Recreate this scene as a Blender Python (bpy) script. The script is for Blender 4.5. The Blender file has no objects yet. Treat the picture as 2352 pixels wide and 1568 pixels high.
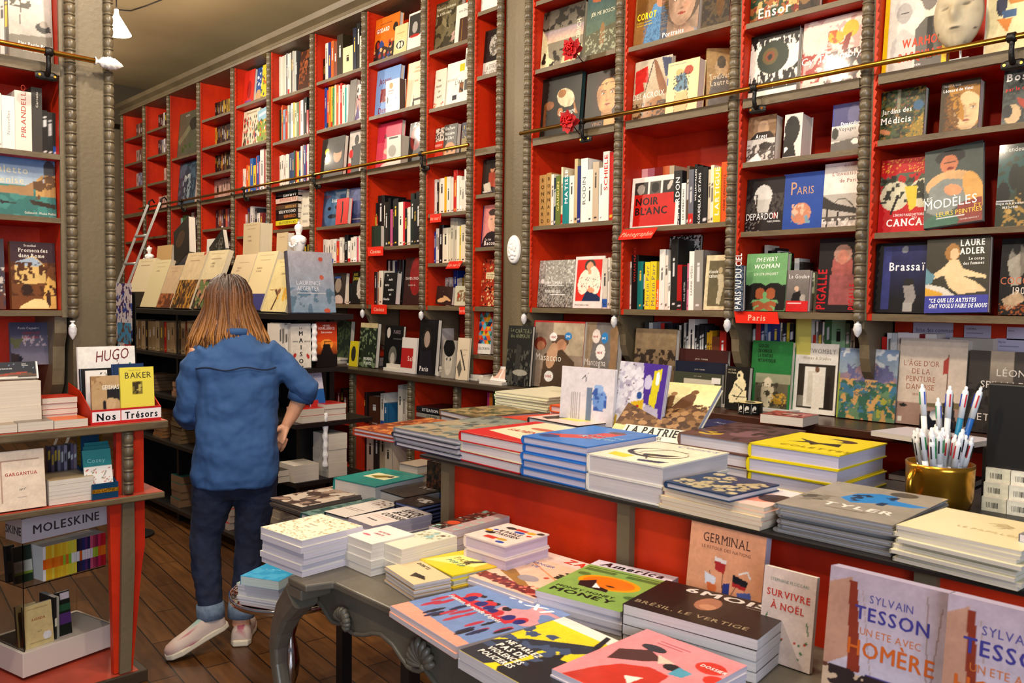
import bpy, math, random
import numpy as np
from mathutils import Matrix, Vector
sc = bpy.context.scene
C = sc.collection
R_ = math.radians
# ---------------------------------------------------------------- camera
CAMH = 1.40
FPX = 1911.85
RM = Matrix(((0.69399261, 0.04210573, -0.71874986), (0.71987778, -0.02358471, 0.69370004), (0.01225724, -0.99883476, -0.04667859)))
cam = bpy.data.objects.new('camera', bpy.data.cameras.new('camera'))
C.objects.link(cam)
cam.data.sensor_width = 36
cam.data.lens = FPX / 2352 * 36
cam.data.clip_start = .05
cam.data.dof.use_dof = True
cam.data.dof.focus_distance = 3.6
cam.data.dof.aperture_fstop = 11
m3 = Matrix((RM.col[0], -RM.col[1], -RM.col[2])).transposed()
cam.matrix_world = Matrix.Translation((0, 0, CAMH)) @ m3.to_4x4()
sc.camera = cam
# ---------------------------------------------------------------- world, large lights, exposure
sc.view_settings.view_transform = 'Standard'
sc.view_settings.look = 'None'
sc.view_settings.exposure = 0.86
sc.view_settings.gamma = 1.0
sc.view_settings.use_curve_mapping = False
sc.cycles.max_bounces = 6
sc.cycles.diffuse_bounces = 3
sc.cycles.glossy_bounces = 3
sc.cycles.transmission_bounces = 6
sc.cycles.transparent_max_bounces = 6
sc.cycles.sample_clamp_indirect = 4
sc.cycles.caustics_reflective = False
sc.cycles.caustics_refractive = False
wd = bpy.data.worlds.new('world'); sc.world = wd; wd.use_nodes = True
bg = wd.node_tree.nodes['Background']
bg.inputs[0].default_value = (.80, .84, 1.0, 1)   # daylight of the street behind the camera
bg.inputs[1].default_value = .09
def area(name, loc, rot, sx, sy, power, col):
    l = bpy.data.lights.new(name, 'AREA'); l.shape = 'RECTANGLE'; l.size = sx; l.size_y = sy
    l.energy = power; l.color = col
    o = bpy.data.objects.new(name, l); C.objects.link(o); o.location = loc; o.rotation_euler = rot
    return o
# daylight through the shop window behind the camera
area('window_daylight', (2.6, -1.6, 1.9), (R_(72), 0, R_(52)), 2.4, 1.8, 92, (.80, .87, 1.0))
# ---------------------------------------------------------------- pixel -> world helpers
def ray(px, py): return RM @ Vector((px - 1176, py - 784, FPX))
def P(px, py, x=None, y=None, z=None):
    r = ray(px, py)
    s = x / r.x if x is not None else (y / r.y if y is not None else (z - CAMH) / r.z)
    return Vector((0, 0, CAMH)) + r * s
# ---------------------------------------------------------------- colour
def lin(h):
    if not isinstance(h, str): return h
    h = h.lstrip('#')
    if len(h) == 3: h = ''.join(c * 2 for c in h)
    v = [int(h[i:i + 2], 16) / 255 for i in (0, 2, 4)]
    return tuple(c / 12.92 if c < .04045 else ((c + .055) / 1.055) ** 2.4 for c in v)
# ---------------------------------------------------------------- materials
MATS = {}
def mat(name, col, rough=.5, metal=0, noise=None, bump=None, attr=False, coat=0, spec=.5, emis=None):
    """noise=(scale, colour2, contrast[, stretch]) ; bump=(scale, strength)"""
    m = bpy.data.materials.new(name); m.use_nodes = True; MATS[name] = m
    nt = m.node_tree; N = nt.nodes; L = nt.links; b = N['Principled BSDF']
    b.inputs['Base Color'].default_value = (*lin(col), 1)
    b.inputs['Roughness'].default_value = rough; b.inputs['Metallic'].default_value = metal
    b.inputs['Coat Weight'].default_value = coat; b.inputs['Coat Roughness'].default_value = .08
    b.inputs['Specular IOR Level'].default_value = spec
    tc = N.new('ShaderNodeTexCoord')
    if noise:
        mp = N.new('ShaderNodeMapping'); L.new(tc.outputs['Object'], mp.inputs[0])
        if len(noise) > 3: mp.inputs['Scale'].default_value = noise[3]
        nz = N.new('ShaderNodeTexNoise'); nz.inputs['Scale'].default_value = noise[0]; nz.inputs['Detail'].default_value = 5
        L.new(mp.outputs[0], nz.inputs['Vector'])
        rp = N.new('ShaderNodeValToRGB'); c = noise[2]
        rp.color_ramp.elements[0].position = .5 - c; rp.color_ramp.elements[1].position = .5 + c
        rp.color_ramp.elements[0].color = (*lin(noise[1]), 1); rp.color_ramp.elements[1].color = (*lin(col), 1)
        L.new(nz.outputs[0], rp.inputs[0])
        if attr:
            at = N.new('ShaderNodeAttribute'); at.attribute_name = 'Col'
            mx = N.new('ShaderNodeMix'); mx.data_type = 'RGBA'; mx.blend_type = 'MULTIPLY'; mx.inputs[0].default_value = 1
            L.new(at.outputs[0], mx.inputs[6]); L.new(rp.outputs[0], mx.inputs[7]); L.new(mx.outputs[2], b.inputs['Base Color'])
        else: L.new(rp.outputs[0], b.inputs['Base Color'])
    elif attr:
        at = N.new('ShaderNodeAttribute'); at.attribute_name = 'Col'; L.new(at.outputs[0], b.inputs['Base Color'])
    if bump:
        nb = N.new('ShaderNodeTexNoise'); nb.inputs['Scale'].default_value = bump[0]; nb.inputs['Detail'].default_value = 4
        L.new(tc.outputs['Object'], nb.inputs['Vector'])
        bp = N.new('ShaderNodeBump'); bp.inputs['Strength'].default_value = bump[1]; bp.inputs['Distance'].default_value = .01
        L.new(nb.outputs[0], bp.inputs['Height']); L.new(bp.outputs[0], b.inputs['Normal'])
    if emis:
        b.inputs['Emission Color'].default_value = (*lin(emis[0]), 1); b.inputs['Emission Strength'].default_value = emis[1]
    return m
mat('red_paint', 'cf340c', .48, spec=.3, noise=(5, '9c1a08', .22, (1, 1, .6)), bump=(40, .15))
mat('red_paint_top', 'b8452e', .5, noise=(9, '8f3524', .25))
mat('grey_paint', '6e6149', .5, noise=(5, '564a36', .3, (1, 1, .4)), bump=(60, .15))
mat('bead_paint', '6f634b', .36, noise=(14, '463b2b', .28), bump=(50, .2))
mat('edge_paint', '6c5d42', .5, noise=(8, '4a3b27', .3, (1, 6, 6)), bump=(60, .15))
mat('dark_edge', '3a2c1e', .45, noise=(8, '33281b', .3, (1, 6, 6)))
mat('counter_wood', '4a2a1a', .3, noise=(5, '2c150c', .3, (1, 8, 1)))
mat('black_wood', '141110', .4)
mat('ceiling_paint', 'b8a57e', .7, noise=(1.3, '9c8a66', .35))
mat('wall_paint', '6a604a', .7, noise=(3, '554b38', .3))
mat('dark_wall', '3a3224', .8)
mat('brass', 'b98a35', .25, 1, bump=(8, .02))
mat('iron', '1c1a18', .45, .5, bump=(80, .3))
mat('plaster', 'e9e6e4', .45, bump=(70, .25))
mat('aluminium', 'c9c9c6', .4, .6)
mat('chrome', 'cfcfcf', .08, 1, bump=(14, .25))
mat('console_paint', '615b4e', .42, noise=(9, '47423a', .3), bump=(30, .2))
mat('print', 'ffffff', .5, attr=True, spec=.22)
mat('print_gloss', 'ffffff', .4, attr=True, spec=.28, coat=.15, bump=(9, .10))
mat('matte', 'ffffff', .75, attr=True)
mat('pages', 'ffffff', .85, attr=True, noise=(1, 'd2ccc6', .3, (5, 900, 5)))
mat('gold_glaze', 'c08a2a', .22, .9)
mat('black_plastic', '0c0b0a', .5)
mat('white_plastic', 'efefef', .3, attr=False)
mat('glitter', 'd0a020', .3, .8, noise=(400, '6a4c08', .1), bump=(500, .8))
mat('lamp_glass', 'ffffff', .4, emis=('fff2da', 9))
mat('denim', '2a4d7e', .85, noise=(60, '284c7c', .3, (1, 1, .3)), bump=(9, .6))
mat('jeans', '0f1c3c', .9, noise=(20, '0a1226', .3), bump=(25, .5))
mat('cuff', '6f7f92', .9, noise=(60, '44566c', .3))
mat('hairstrand', 'ffffff', .4, attr=True, bump=(300, .3))
mat('skin', 'd79f7c', .5, noise=(12, 'c98a68', .3))
mat('hair', '8a5a26', .45, noise=(30, '2f1a0b', .22, (6, 6, .35)), bump=(120, .6))
# clear acrylic
m = bpy.data.materials.new('acrylic'); m.use_nodes = True; MATS['acrylic'] = m
b = m.node_tree.nodes['Principled BSDF']; b.inputs['Transmission Weight'].default_value = 1
b.inputs['Roughness'].default_value = .02; b.inputs['IOR'].default_value = 1.1
# floor boards
m = bpy.data.materials.new('floor_boards'); m.use_nodes = True; MATS['floor_boards'] = m
N = m.node_tree.nodes; L = m.node_tree.links; b = N['Principled BSDF']
tc = N.new('ShaderNodeTexCoord'); mp = N.new('ShaderNodeMapping'); mp.inputs['Rotation'].default_value = (0, 0, R_(6))
br = N.new('ShaderNodeTexBrick'); br.offset = .5
br.inputs['Color1'].default_value = (*lin('7a5028'), 1); br.inputs['Color2'].default_value = (*lin('4c2f18'), 1); br.inputs['Mortar'].default_value = (*lin('1c1009'), 1)
br.inputs['Scale'].default_value = 1; br.inputs['Mortar Size'].default_value = .003; br.inputs['Brick Width'].default_value = .7; br.inputs['Row Height'].default_value = .10
nz = N.new('ShaderNodeTexNoise'); nz.inputs['Scale'].default_value = 5; nz.inputs['Detail'].default_value = 8
mp2 = N.new('ShaderNodeMapping'); mp2.inputs['Scale'].default_value = (1, 9, 1)
mx = N.new('ShaderNodeMix'); mx.data_type = 'RGBA'; mx.blend_type = 'MULTIPLY'; mx.inputs[0].default_value = .75
L.new(tc.outputs['Object'], mp.inputs[0]); L.new(mp.outputs[0], br.inputs[0]); L.new(mp.outputs[0], mp2.inputs[0]); L.new(mp2.outputs[0], nz.inputs[0])
rp = N.new('ShaderNodeValToRGB'); rp.color_ramp.elements[0].position = .3; rp.color_ramp.elements[1].position = .7; rp.color_ramp.elements[0].color = (.35, .32, .3, 1)
L.new(nz.outputs[0], rp.inputs[0]); L.new(br.outputs[0], mx.inputs[6]); L.new(rp.outputs[0], mx.inputs[7]); L.new(mx.outputs[2], b.inputs['Base Color'])
b.inputs['Roughness'].default_value = .32
# ---------------------------------------------------------------- mesh builder
class MB:
    def __init__(s): s.v = []; s.f = []; s.mi = []; s.c = []; s.cur = 0; s.col = (1, 1, 1); s.sm = []; s.smooth = False
    def add(s, vs, fs, cols=None):
        o = len(s.v); s.v.extend(vs); s.c.extend(cols if cols is not None else [s.col] * len(vs))
        s.f.extend([tuple(i + o for i in f) for f in fs]); s.mi.extend([s.cur] * len(fs)); s.sm.extend([s.smooth] * len(fs)); return s
    def box(s, x0, y0, z0, x1, y1, z1):
        return s.add([(x0, y0, z0), (x1, y0, z0), (x1, y1, z0), (x0, y1, z0), (x0, y0, z1), (x1, y0, z1), (x1, y1, z1), (x0, y1, z1)],
                     [(0, 3, 2, 1), (4, 5, 6, 7), (0, 1, 5, 4), (1, 2, 6, 5), (2, 3, 7, 6), (3, 0, 4, 7)])
    def tube(s, pts, r, n=10, cap=True, sq=1.0, up=(0, 0, 1)):
        pts = [Vector(p) for p in pts]; rs = r if isinstance(r, (list, tuple)) else [r] * len(pts); vs = []; fs = []
        prev = None
        for i, p in enumerate(pts):
            t = (pts[min(i + 1, len(pts) - 1)] - pts[max(i - 1, 0)]).normalized()
            if prev is None:
                a = Vector(up) if abs(t.dot(Vector(up))) < .95 else Vector((1, 0, 0)); u = t.cross(a).normalized()
            else: u = (prev - t * prev.dot(t)).normalized()
            prev = u; w = t.cross(u)
            ru, rw = rs[i] if isinstance(rs[i], (list, tuple)) else (rs[i], rs[i])
            for k in range(n):
                an = 2 * math.pi * k / n; ca, sa = math.cos(an), math.sin(an)
                if sq != 1: ca = math.copysign(abs(ca) ** sq, ca); sa = math.copysign(abs(sa) ** sq, sa)
                vs.append(tuple(p + u * ru * ca + w * rw * sa))
        for i in range(len(pts) - 1):
            for k in range(n):
                a, b2 = i * n + k, i * n + (k + 1) % n; fs.append((a, b2, b2 + n, a + n))
        if cap: fs.append(tuple(range(n))[::-1]); fs.append(tuple(range((len(pts) - 1) * n, len(pts) * n)))
        return s.add(vs, fs)
    def lathe(s, prof, c=(0, 0, 0), n=16, axis='z', wob=None):
        vs = []; fs = []
        for j, (r, h) in enumerate(prof):
            for k in range(n):
                a = 2 * math.pi * k / n; q = r * (wob(a, h) if wob else 1); x, y = q * math.cos(a), q * math.sin(a)
                p = (x, y, h) if axis == 'z' else ((h, x, y) if axis == 'x' else (x, h, y))
                vs.append((c[0] + p[0], c[1] + p[1], c[2] + p[2]))
        for j in range(len(prof) - 1):
            for k in range(n):
                a, b2 = j * n + k, j * n + (k + 1) % n
                fs.append((a, b2, b2 + n, a + n) if axis != 'y' else (a, a + n, b2 + n, b2))
        fs.append(tuple(range(n))[::-1]); fs.append(tuple(range((len(prof) - 1) * n, len(prof) * n)))
        return s.add(vs, fs)
    def prism(s, poly, d0, d1, plane='xz'):
        """extrude a 2-D polygon"""
        n = len(poly)
        def T(a, b2, d): return (a, d, b2) if plane == 'xz' else ((d, a, b2) if plane == 'yz' else (a, b2, d))
        vs = [T(a, b2, d0) for a, b2 in poly] + [T(a, b2, d1) for a, b2 in poly]
        fs = [tuple(range(n)), tuple(range(2 * n - 1, n - 1, -1))] + [(i, i + n, (i + 1) % n + n, (i + 1) % n) for i in range(n)]
        return s.add(vs, fs)
    def ball(s, c, r, n=10, m=7):
        rx, ry, rz = r if isinstance(r, (list, tuple)) else (r, r, r); vs = []; fs = []
        for j in range(m + 1):
            t = math.pi * j / m
            for k in range(n):
                a = 2 * math.pi * k / n; vs.append((c[0] + rx * math.sin(t) * math.cos(a), c[1] + ry * math.sin(t) * math.sin(a), c[2] - rz * math.cos(t)))
        for j in range(m):
            for k in range(n): a, b2 = j * n + k, j * n + (k + 1) % n; fs.append((a, b2, b2 + n, a + n))
        return s.add(vs, fs)
    def build(s, name, mats, parent=None, matrix=None, bevel=0, recalc=False):
        me = bpy.data.meshes.new(name); me.from_pydata([tuple(v) for v in s.v], [], s.f)
        if isinstance(mats, str): mats = [mats]
        for q in mats: me.materials.append(MATS[q])
        me.polygons.foreach_set('material_index', s.mi); me.polygons.foreach_set('use_smooth', s.sm)
        at = me.color_attributes.new('Col', 'FLOAT_COLOR', 'POINT')
        a = np.ones((len(s.v), 4), dtype=np.float32); a[:, :3] = .88 * np.array(s.c, dtype=np.float32).reshape(-1, 3) ** 1.14; at.data.foreach_set('color', a.ravel())
        me.update()
        if recalc:
            import bmesh
            bm = bmesh.new(); bm.from_mesh(me); bmesh.ops.recalc_face_normals(bm, faces=bm.faces); bm.to_mesh(me); bm.free()
        o = bpy.data.objects.new(name, me); C.objects.link(o)
        if parent: o.parent = parent
        if matrix is not None: o.matrix_local = matrix
        if bevel:
            md = o.modifiers.new('bevel', 'BEVEL'); md.width = bevel; md.segments = 2; md.limit_method = 'ANGLE'
        return o
def tag(o, label=None, cat=None, group=None, kind=None):
    if label: o['label'] = label
    if cat: o['category'] = cat
    if group: o['group'] = group
    if kind: o['kind'] = kind
    return o
def thing(name, label, cat, loc=(0, 0, 0), rz=0, group=None, matrix=None):
    o = bpy.data.objects.new(name, None); C.objects.link(o); o.empty_display_size = .05
    if matrix is not None: o.matrix_world = matrix
    else: o.location = loc; o.rotation_euler = (0, 0, rz)
    return tag(o, label, cat, group)
def struct(name, mb, mats, **k): return tag(mb.build(name, mats, **k), kind='structure')
ORD = ['', 'first', 'second', 'third', 'fourth', 'fifth', 'sixth', 'seventh', 'eighth', 'ninth', 'tenth', 'eleventh', 'twelfth', 'thirteenth', 'fourteenth', 'fifteenth'] + ['%dth' % i for i in range(16, 60)]
ORD[21] = '21st'; ORD[22] = '22nd'; ORD[23] = '23rd'; ORD[31] = '31st'; ORD[32] = '32nd'; ORD[33] = '33rd'
# ---------------------------------------------------------------- glyphs (built-in font turned into mesh)
GL = {}
def _glyphs():
    chars = "ABCDEFGHIJKLMNOPQRSTUVWXYZabcdefghijklmnopqrstuvwxyz0123456789&.,'!?-éèêàâçôùïëÉÈÀÂÇÊÏËÜòÙ€\"+*:"
    obs = []
    for st, off in (('s', 0.0),):
        for ch in chars:
            cu = bpy.data.curves.new('g', 'FONT'); cu.body = ch; cu.size = 1; cu.resolution_u = 2; cu.fill_mode = 'FRONT'
            o = bpy.data.objects.new('g', cu); C.objects.link(o); obs.append((st, ch, o))
    dg = bpy.context.evaluated_depsgraph_get(); dg.update()
    for st, ch, o in obs:
        me = bpy.data.meshes.new_from_object(o.evaluated_get(dg))
        vs = [(v.co.x, v.co.y) for v in me.vertices]; fs = [tuple(p.vertices) for p in me.polygons]
        if vs:
            x0 = min(v[0] for v in vs); x1 = max(v[0] for v in vs); y0 = min(v[1] for v in vs); y1 = max(v[1] for v in vs)
            GL[st, ch] = ([(a - x0, b2, 0) for a, b2 in vs], fs, x1 - x0)
            if 1:   # slab-serif variant: widen every flat stroke end
                V = [(a - x0, b2, 0) for a, b2 in vs]; F = list(fs); ec = {}
                for f in fs:
                    for i in range(len(f)):
                        e = tuple(sorted((f[i], f[(i + 1) % len(f)]))); ec[e] = ec.get(e, 0) + 1
                for (i, j), k in ec.items():
                    if k == 1:
                        (ax, ay), (bx, by) = V[i][:2], V[j][:2]
                        L_ = abs(ax - bx)
                        if abs(ay - by) < .004 and .04 < L_ < .26:
                            lo = abs(ay) < .02; hi = (abs(ay - y1) < .02 and ch.isupper()) or (ch in 'bdhklpqmnruvwxyij' and abs(ay - .55) < .03)
                            if lo or hi:
                                e = .055; h = .035; xa, xb = min(ax, bx) - e, max(ax, bx) + e; ya, yb = (ay, ay + h) if lo else (ay - h, ay); n = len(V)
                                V = V + [(xa, ya, .5), (xb, ya, .5), (xb, yb, .5), (xa, yb, .5)]; F.append((n, n + 1, n + 2, n + 3))
                GL[st + 'f', ch] = (V, F, x1 - x0 + .03)
        bpy.data.meshes.remove(me)
    for (st, ch), (V, F, w) in list(GL.items()):     # bolder cuts: the same outline laid over itself with small shifts
        for nm, e in (('b', .020), ('k', .036)):
            V2, F2 = [], []
            for q, (dx, dy) in enumerate(((0, 0), (e, 0), (-e, 0), (0, e * .6), (0, -e * .6))): o_ = len(V2); V2 += [(a + dx + e, b2 + dy, k + q) for a, b2, k in V]; F2 += [tuple(i + o_ for i in f) for f in F]
            GL[nm + st[1:], ch] = (V2, F2, w + 2 * e)
    for st, ch, o in obs:
        cu = o.data; bpy.data.objects.remove(o); bpy.data.curves.remove(cu)
_glyphs()
def text2d(s, h, style='s', xs=1.0, shear=0.0, track=.0):
    """flat text: returns verts, faces, width; h is the capital height"""
    k = h / .73; x = 0; V = []; F = []
    for ch in s:
        if ch == ' ': x += .30 * k * xs; continue
        g = GL.get((style, ch))
        if g is None: x += .3 * k * xs; continue
        o = len(V); V += [(x + (a + shear * b2) * k * xs, b2 * k, q) for a, b2, q in g[0]]; F += [tuple(i + o for i in f) for f in g[1]]
        x += (g[2] + .12 + track) * k * xs
    return V, F, max(0, x - .12 * k * xs)
# ---------------------------------------------------------------- painter (pattern of the printed cover as vertex colours)
def vnoise(U, V, scale, seed, asp=1.0, octs=3):
    rs = np.random.RandomState(seed); out = np.zeros_like(U); a = 1; tot = 0
    for o in range(octs):
        n = 64; g = rs.rand(n, n); x = (U * scale) % n; y = (V * scale / asp) % n
        xi = np.floor(x).astype(int) % n; yi = np.floor(y).astype(int) % n; fx = x - np.floor(x); fy = y - np.floor(y); fx = fx * fx * (3 - 2 * fx); fy = fy * fy * (3 - 2 * fy)
        a00 = g[yi, xi]; a10 = g[yi, (xi + 1) % n]; a01 = g[(yi + 1) % n, xi]; a11 = g[(yi + 1) % n, (xi + 1) % n]
        out += a * ((a00 * (1 - fx) + a10 * fx) * (1 - fy) + (a01 * (1 - fx) + a11 * fx) * fy); tot += a; a *= .5; scale *= 2
    return out / tot
def paint(nx, ny, base, ops, W, H):
    U, V = np.meshgrid(np.linspace(0, 1, nx + 1), np.linspace(0, 1, ny + 1))
    img = np.empty((ny + 1, nx + 1, 3)); img[:] = lin(base); asp = W / H   # V is down
    for op in ops:
        k = op[0]
        if k == 't': continue
        if k == 'r': M = (U >= op[1]) & (U <= op[3]) & (V >= op[2]) & (V <= op[4]); img[M] = lin(op[5])
        elif k == 'e':
            x, y = U - op[1], (V - op[2]); a = R_(op[6]) if len(op) > 6 else 0; ya = y / asp
            xr = x * math.cos(a) + ya * math.sin(a); yr = (-x * math.sin(a) + ya * math.cos(a)) * asp
            img[(xr / op[3]) ** 2 + (yr / op[4]) ** 2 <= 1] = lin(op[5])
        elif k == 'p':
            pts = op[1]; M = np.zeros(U.shape, bool); n = len(pts)
            for i in range(n):
                (x1, y1), (x2, y2) = pts[i], pts[(i + 1) % n]
                if y1 == y2: continue
                c = ((y1 > V) != (y2 > V)) & (U < (x2 - x1) * (V - y1) / (y2 - y1) + x1); M ^= c
            img[M] = lin(op[2])
        elif k == 'l':
            pts = op[1]; w = op[2]; M = np.zeros(U.shape, bool)
            for i in range(len(pts) - 1):
                ax, ay = pts[i]; bx, by = pts[i + 1]; dx, dy = bx - ax, (by - ay) / asp; q = dx * dx + dy * dy + 1e-12
                t = np.clip(((U - ax) * dx + ((V - ay) / asp) * dy) / q, 0, 1)
                M |= ((U - ax - t * dx) ** 2 + ((V - ay) / asp - t * dy) ** 2) < w * w
            img[M] = lin(op[3])
        elif k == 'g':
            v0, v1 = (op[3], op[4]) if len(op) > 3 else (0, 1); M = (V >= v0) & (V <= v1); t = ((V - v0) / (v1 - v0))[..., None]
            G = np.array(lin(op[1])) * (1 - t) + np.array(lin(op[2])) * t; img[M] = G[M]
        elif k == 'b':   # soft blot: x, y, rx, ry, colour, strength
            M = (np.exp(-(((U - op[1]) / op[3]) ** 2 + ((V - op[2]) / op[4]) ** 2)) * op[6])[..., None]; img = img * (1 - M) + np.array(lin(op[5])) * M
        elif k == 'n': img *= (1 + op[1] * (vnoise(U, V, op[2], op[3], asp)[..., None] - .5) * 2)
        elif k == 'm':   # blotches: colour, scale, threshold, seed, rect, (stretch)
            r = op[5] if len(op) > 5 else (0, 0, 1, 1); sx = op[6] if len(op) > 6 else 1
            M = (vnoise(U * sx, V, op[2], op[4], asp) > op[3]) & (U >= r[0]) & (U <= r[2]) & (V >= r[1]) & (V <= r[3]); img[M] = lin(op[1])
        elif k == 's':   # scatter: n, rect, colours, rmin, rmax, seed, (ratio)
            rr = random.Random(op[6]); q = op[7] if len(op) > 7 else 1
            for i in range(op[1]):
                x = rr.uniform(op[2][0], op[2][2]); y = rr.uniform(op[2][1], op[2][3]); s = rr.uniform(op[4], op[5])
                img[((U - x) / s) ** 2 + ((V - y) / (s * asp * q)) ** 2 <= 1] = lin(rr.choice(op[3]))
    if sum(1 for o in ops if o[0] != 't') > 3: img *= 1 + .22 * (vnoise(U, V, 7, int(W * 9999) % 97, asp)[..., None] - .5) + .16 * (vnoise(U, V, 36, 5, asp, 2)[..., None] - .5)
    return np.clip(img, 0, 1)
def face(x, y, r, skin='d8b088', hair='3a2416', body='2a2420', a=.72, turn=0, bg=None):
    """a generic portrait: shoulders, hair, face, features (y positions in page heights; a = width/height)"""
    ry = r * a * 1.35; dk = '4a2a18'; t = turn * r * .25
    return ([('e', x, y + ry * 2.9, r * 2.3, ry * 1.7, body), ('r', x - r * .42, y + ry * .6, x + r * .42, y + ry * 1.5, skin), ('e', x, y + ry * 1.5, r * .9, ry * .35, skin), ('b', x, y + ry * 1.12, r * .6, ry * .2, dk, .55)] if body else []) + [
        ('e', x, y - ry * .14, r * 1.2, ry * 1.2, hair), ('e', x + t, y + ry * .08, r * .84, ry, skin), ('e', x + t, y - ry * .12, r * .9, ry * .72, skin),
        ('p', [(x - r, y - ry * 1.2), (x + r, y - ry * 1.2), (x + r * .95, y - ry * .2), (x + r * .7, y - ry * .7), (x + t, y - ry * .95), (x - r * .7, y - ry * .7), (x - r * .95, y - ry * .2)], hair),
        ('b', x - r * .75, y + ry * .1, r * .3, ry * .8, dk, .55), ('b', x + t, y + ry * .95, r * .6, ry * .16, dk, .4), ('b', x + r * .3, y + ry * .3, r * .25, ry * .2, 'c87858', .3),
        ('b', x - r * .36 + t, y - ry * .1, r * .22, ry * .12, dk, .6), ('b', x + r * .36 + t, y - ry * .1, r * .22, ry * .12, dk, .6),
        ('e', x - r * .36 + t, y - ry * .06, r * .15, ry * .045, 'e8dccb'), ('e', x + r * .36 + t, y - ry * .06, r * .15, ry * .045, 'e8dccb'), ('e', x - r * .34 + t, y - ry * .06, r * .065, ry * .05, '1c120c'), ('e', x + r * .38 + t, y - ry * .06, r * .065, ry * .05, '1c120c'),
        ('l', [(x - r * .56 + t, y - ry * .2), (x - r * .36 + t, y - ry * .25), (x - r * .16 + t, y - ry * .2)], r * .025, hair), ('l', [(x + r * .18 + t, y - ry * .2), (x + r * .38 + t, y - ry * .25), (x + r * .56 + t, y - ry * .2)], r * .025, hair),
        ('b', x - r * .1 + t, y + ry * .15, r * .09, ry * .28, dk, .35), ('b', x + t, y + ry * .36, r * .16, ry * .05, dk, .6), ('e', x + t, y + ry * .57, r * .24, ry * .055, 'a04a3e'), ('b', x + t, y + ry * .57, r * .25, ry * .015, '3a140c', .8), ('b', x + t, y + ry * .7, r * .14, ry * .04, dk, .35)]
# ---------------------------------------------------------------- printed sheet on a rectangle: o + u*x + v*y, n = outward
def sheet(mb, o, ux, vy, nrm, W, H, base, ops, cell=.003, eps=.0003, emb=True):
    nx = max(2, min(150, int(W / cell))); ny = max(2, min(200, int(H / cell)))
    if not any(p[0] != 't' for p in ops): nx = ny = 1
    img = paint(nx, ny, base, ops, W, H)
    o = np.array(o); ux = np.array(ux); vy = np.array(vy); nr = np.array(nrm)
    us = np.linspace(0, W, nx + 1); vs = np.linspace(H, 0, ny + 1)
    pts = o + us[None, :, None] * ux + vs[:, None, None] * vy + nr * eps
    idx = np.arange((nx + 1) * (ny + 1)).reshape(ny + 1, nx + 1)
    fs = np.stack([idx[1:, :-1], idx[1:, 1:], idx[:-1, 1:], idx[:-1, :-1]], -1).reshape(-1, 4)
    mb.add([tuple(p) for p in pts.reshape(-1, 3)], [tuple(f) for f in fs.tolist()], [tuple(c) for c in img.reshape(-1, 3)])
    for op in ops:
        if op[0] != 't': continue
        # ('t', string, x, y, height, colour, style, align, xscale, rot, shear)
        s, x, y, h, col = op[1:6]; st = op[6] if len(op) > 6 else 's'; al = op[7] if len(op) > 7 else 'l'; xs = op[8] if len(op) > 8 else 1; rot = op[9] if len(op) > 9 else 0; shr = op[10] if len(op) > 10 else 0
        V, F, w = text2d(s, h * H, st, xs, shr)
        if not V: continue
        dx = 0 if al == 'l' else (-w / 2 if al == 'c' else -w); ca, sa = math.cos(R_(rot)), math.sin(R_(rot))
        bx, by = x * W, (1 - y) * H; pts = []
        for a, b2, q in V:
            a += dx; X = bx + a * ca - b2 * sa; Y = by + a * sa + b2 * ca
            X = min(max(X, 0), W); pts.append(tuple(o + ux * X + vy * Y + nr * (eps + .0004 + q * .00004)))
        mb.add(pts, F, [lin(col)] * len(pts))
# ---------------------------------------------------------------- books
def book(W, H, T, col, ops=(), label=None, cat='book', group=None, M=None, art=None, hard=True, pages='ece6dc', spine=(), spcol=None, gloss=True, cell=.003, parts=True, name='book', back=None, band=None, top=None):
    """local frame: spine at x=0, front cover in the plane y=0 facing -y, bottom at z=0"""
    if cat == 'book' and not hard: cat = name = 'paperback'
    c = MB(); c.col = lin(col); t = .0028 if hard else .0005; e = .003 if hard else 0
    sp = lin(spcol) if spcol else lin(col)
    c.box(t, 0, 0, W, t, H); c.box(t, T - t, 0, W, T, H); c.col = sp
    if hard: # rounded spine
        r = []; n = 5
        for i in range(n + 1):
            a = math.pi * i / n; r.append((.004 - .0065 * math.sin(a), T / 2 - T / 2 * math.cos(a)))
        r += [(.006, T), (.006, 0)]
        c.prism([(p[0], p[1]) for p in r], 0, H, 'xy')
    else: c.box(0, 0, 0, t, T, H)
    front = art if art is not None else col
    if ops or front != col: sheet(c, (0, 0, 0), (1, 0, 0), (0, 0, 1), (0, -1, 0), W, H, front, ops, cell)
    if spine: sheet(c, (-.0026 if hard else 0, T, 0), (0, -1, 0), (0, 0, 1), (-1, 0, 0), T, H, spcol or col, spine, cell)
    if back: sheet(c, (W, T, 0), (-1, 0, 0), (0, 0, 1), (0, 1, 0), W, H, back[0], back[1], cell)
    if band:
        c.col = lin(band[0]); 
        sheet(c, (0, -.0008, 0), (1, 0, 0), (0, 0, 1), (0, -1, 0), W, H * band[1], band[0], band[2], cell)
    pg = MB() if parts else c
    if not parts: c.cur = 1
    pg.col = lin(pages); pg.box(.002, t, e, W - e, T - t, H - e)
    mt = 'print_gloss' if gloss else 'print'
    if parts:
        root = thing(name, label, cat, group=group, matrix=M)
        c.build('cover', mt, root); pg.build('page_block', 'pages', root); return root
    return tag(c.build(name, [mt, 'pages'], matrix=M), label, cat, group)
def MX(o, xd, zd):
    """matrix with origin o, local x -> xd, local z -> zd"""
    xd = Vector(xd).normalized(); zd = Vector(zd).normalized(); yd = zd.cross(xd).normalized(); zd = xd.cross(yd)
    m = Matrix((xd, yd, zd)).transposed().to_4x4(); m.translation = Vector(o); return m
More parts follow.
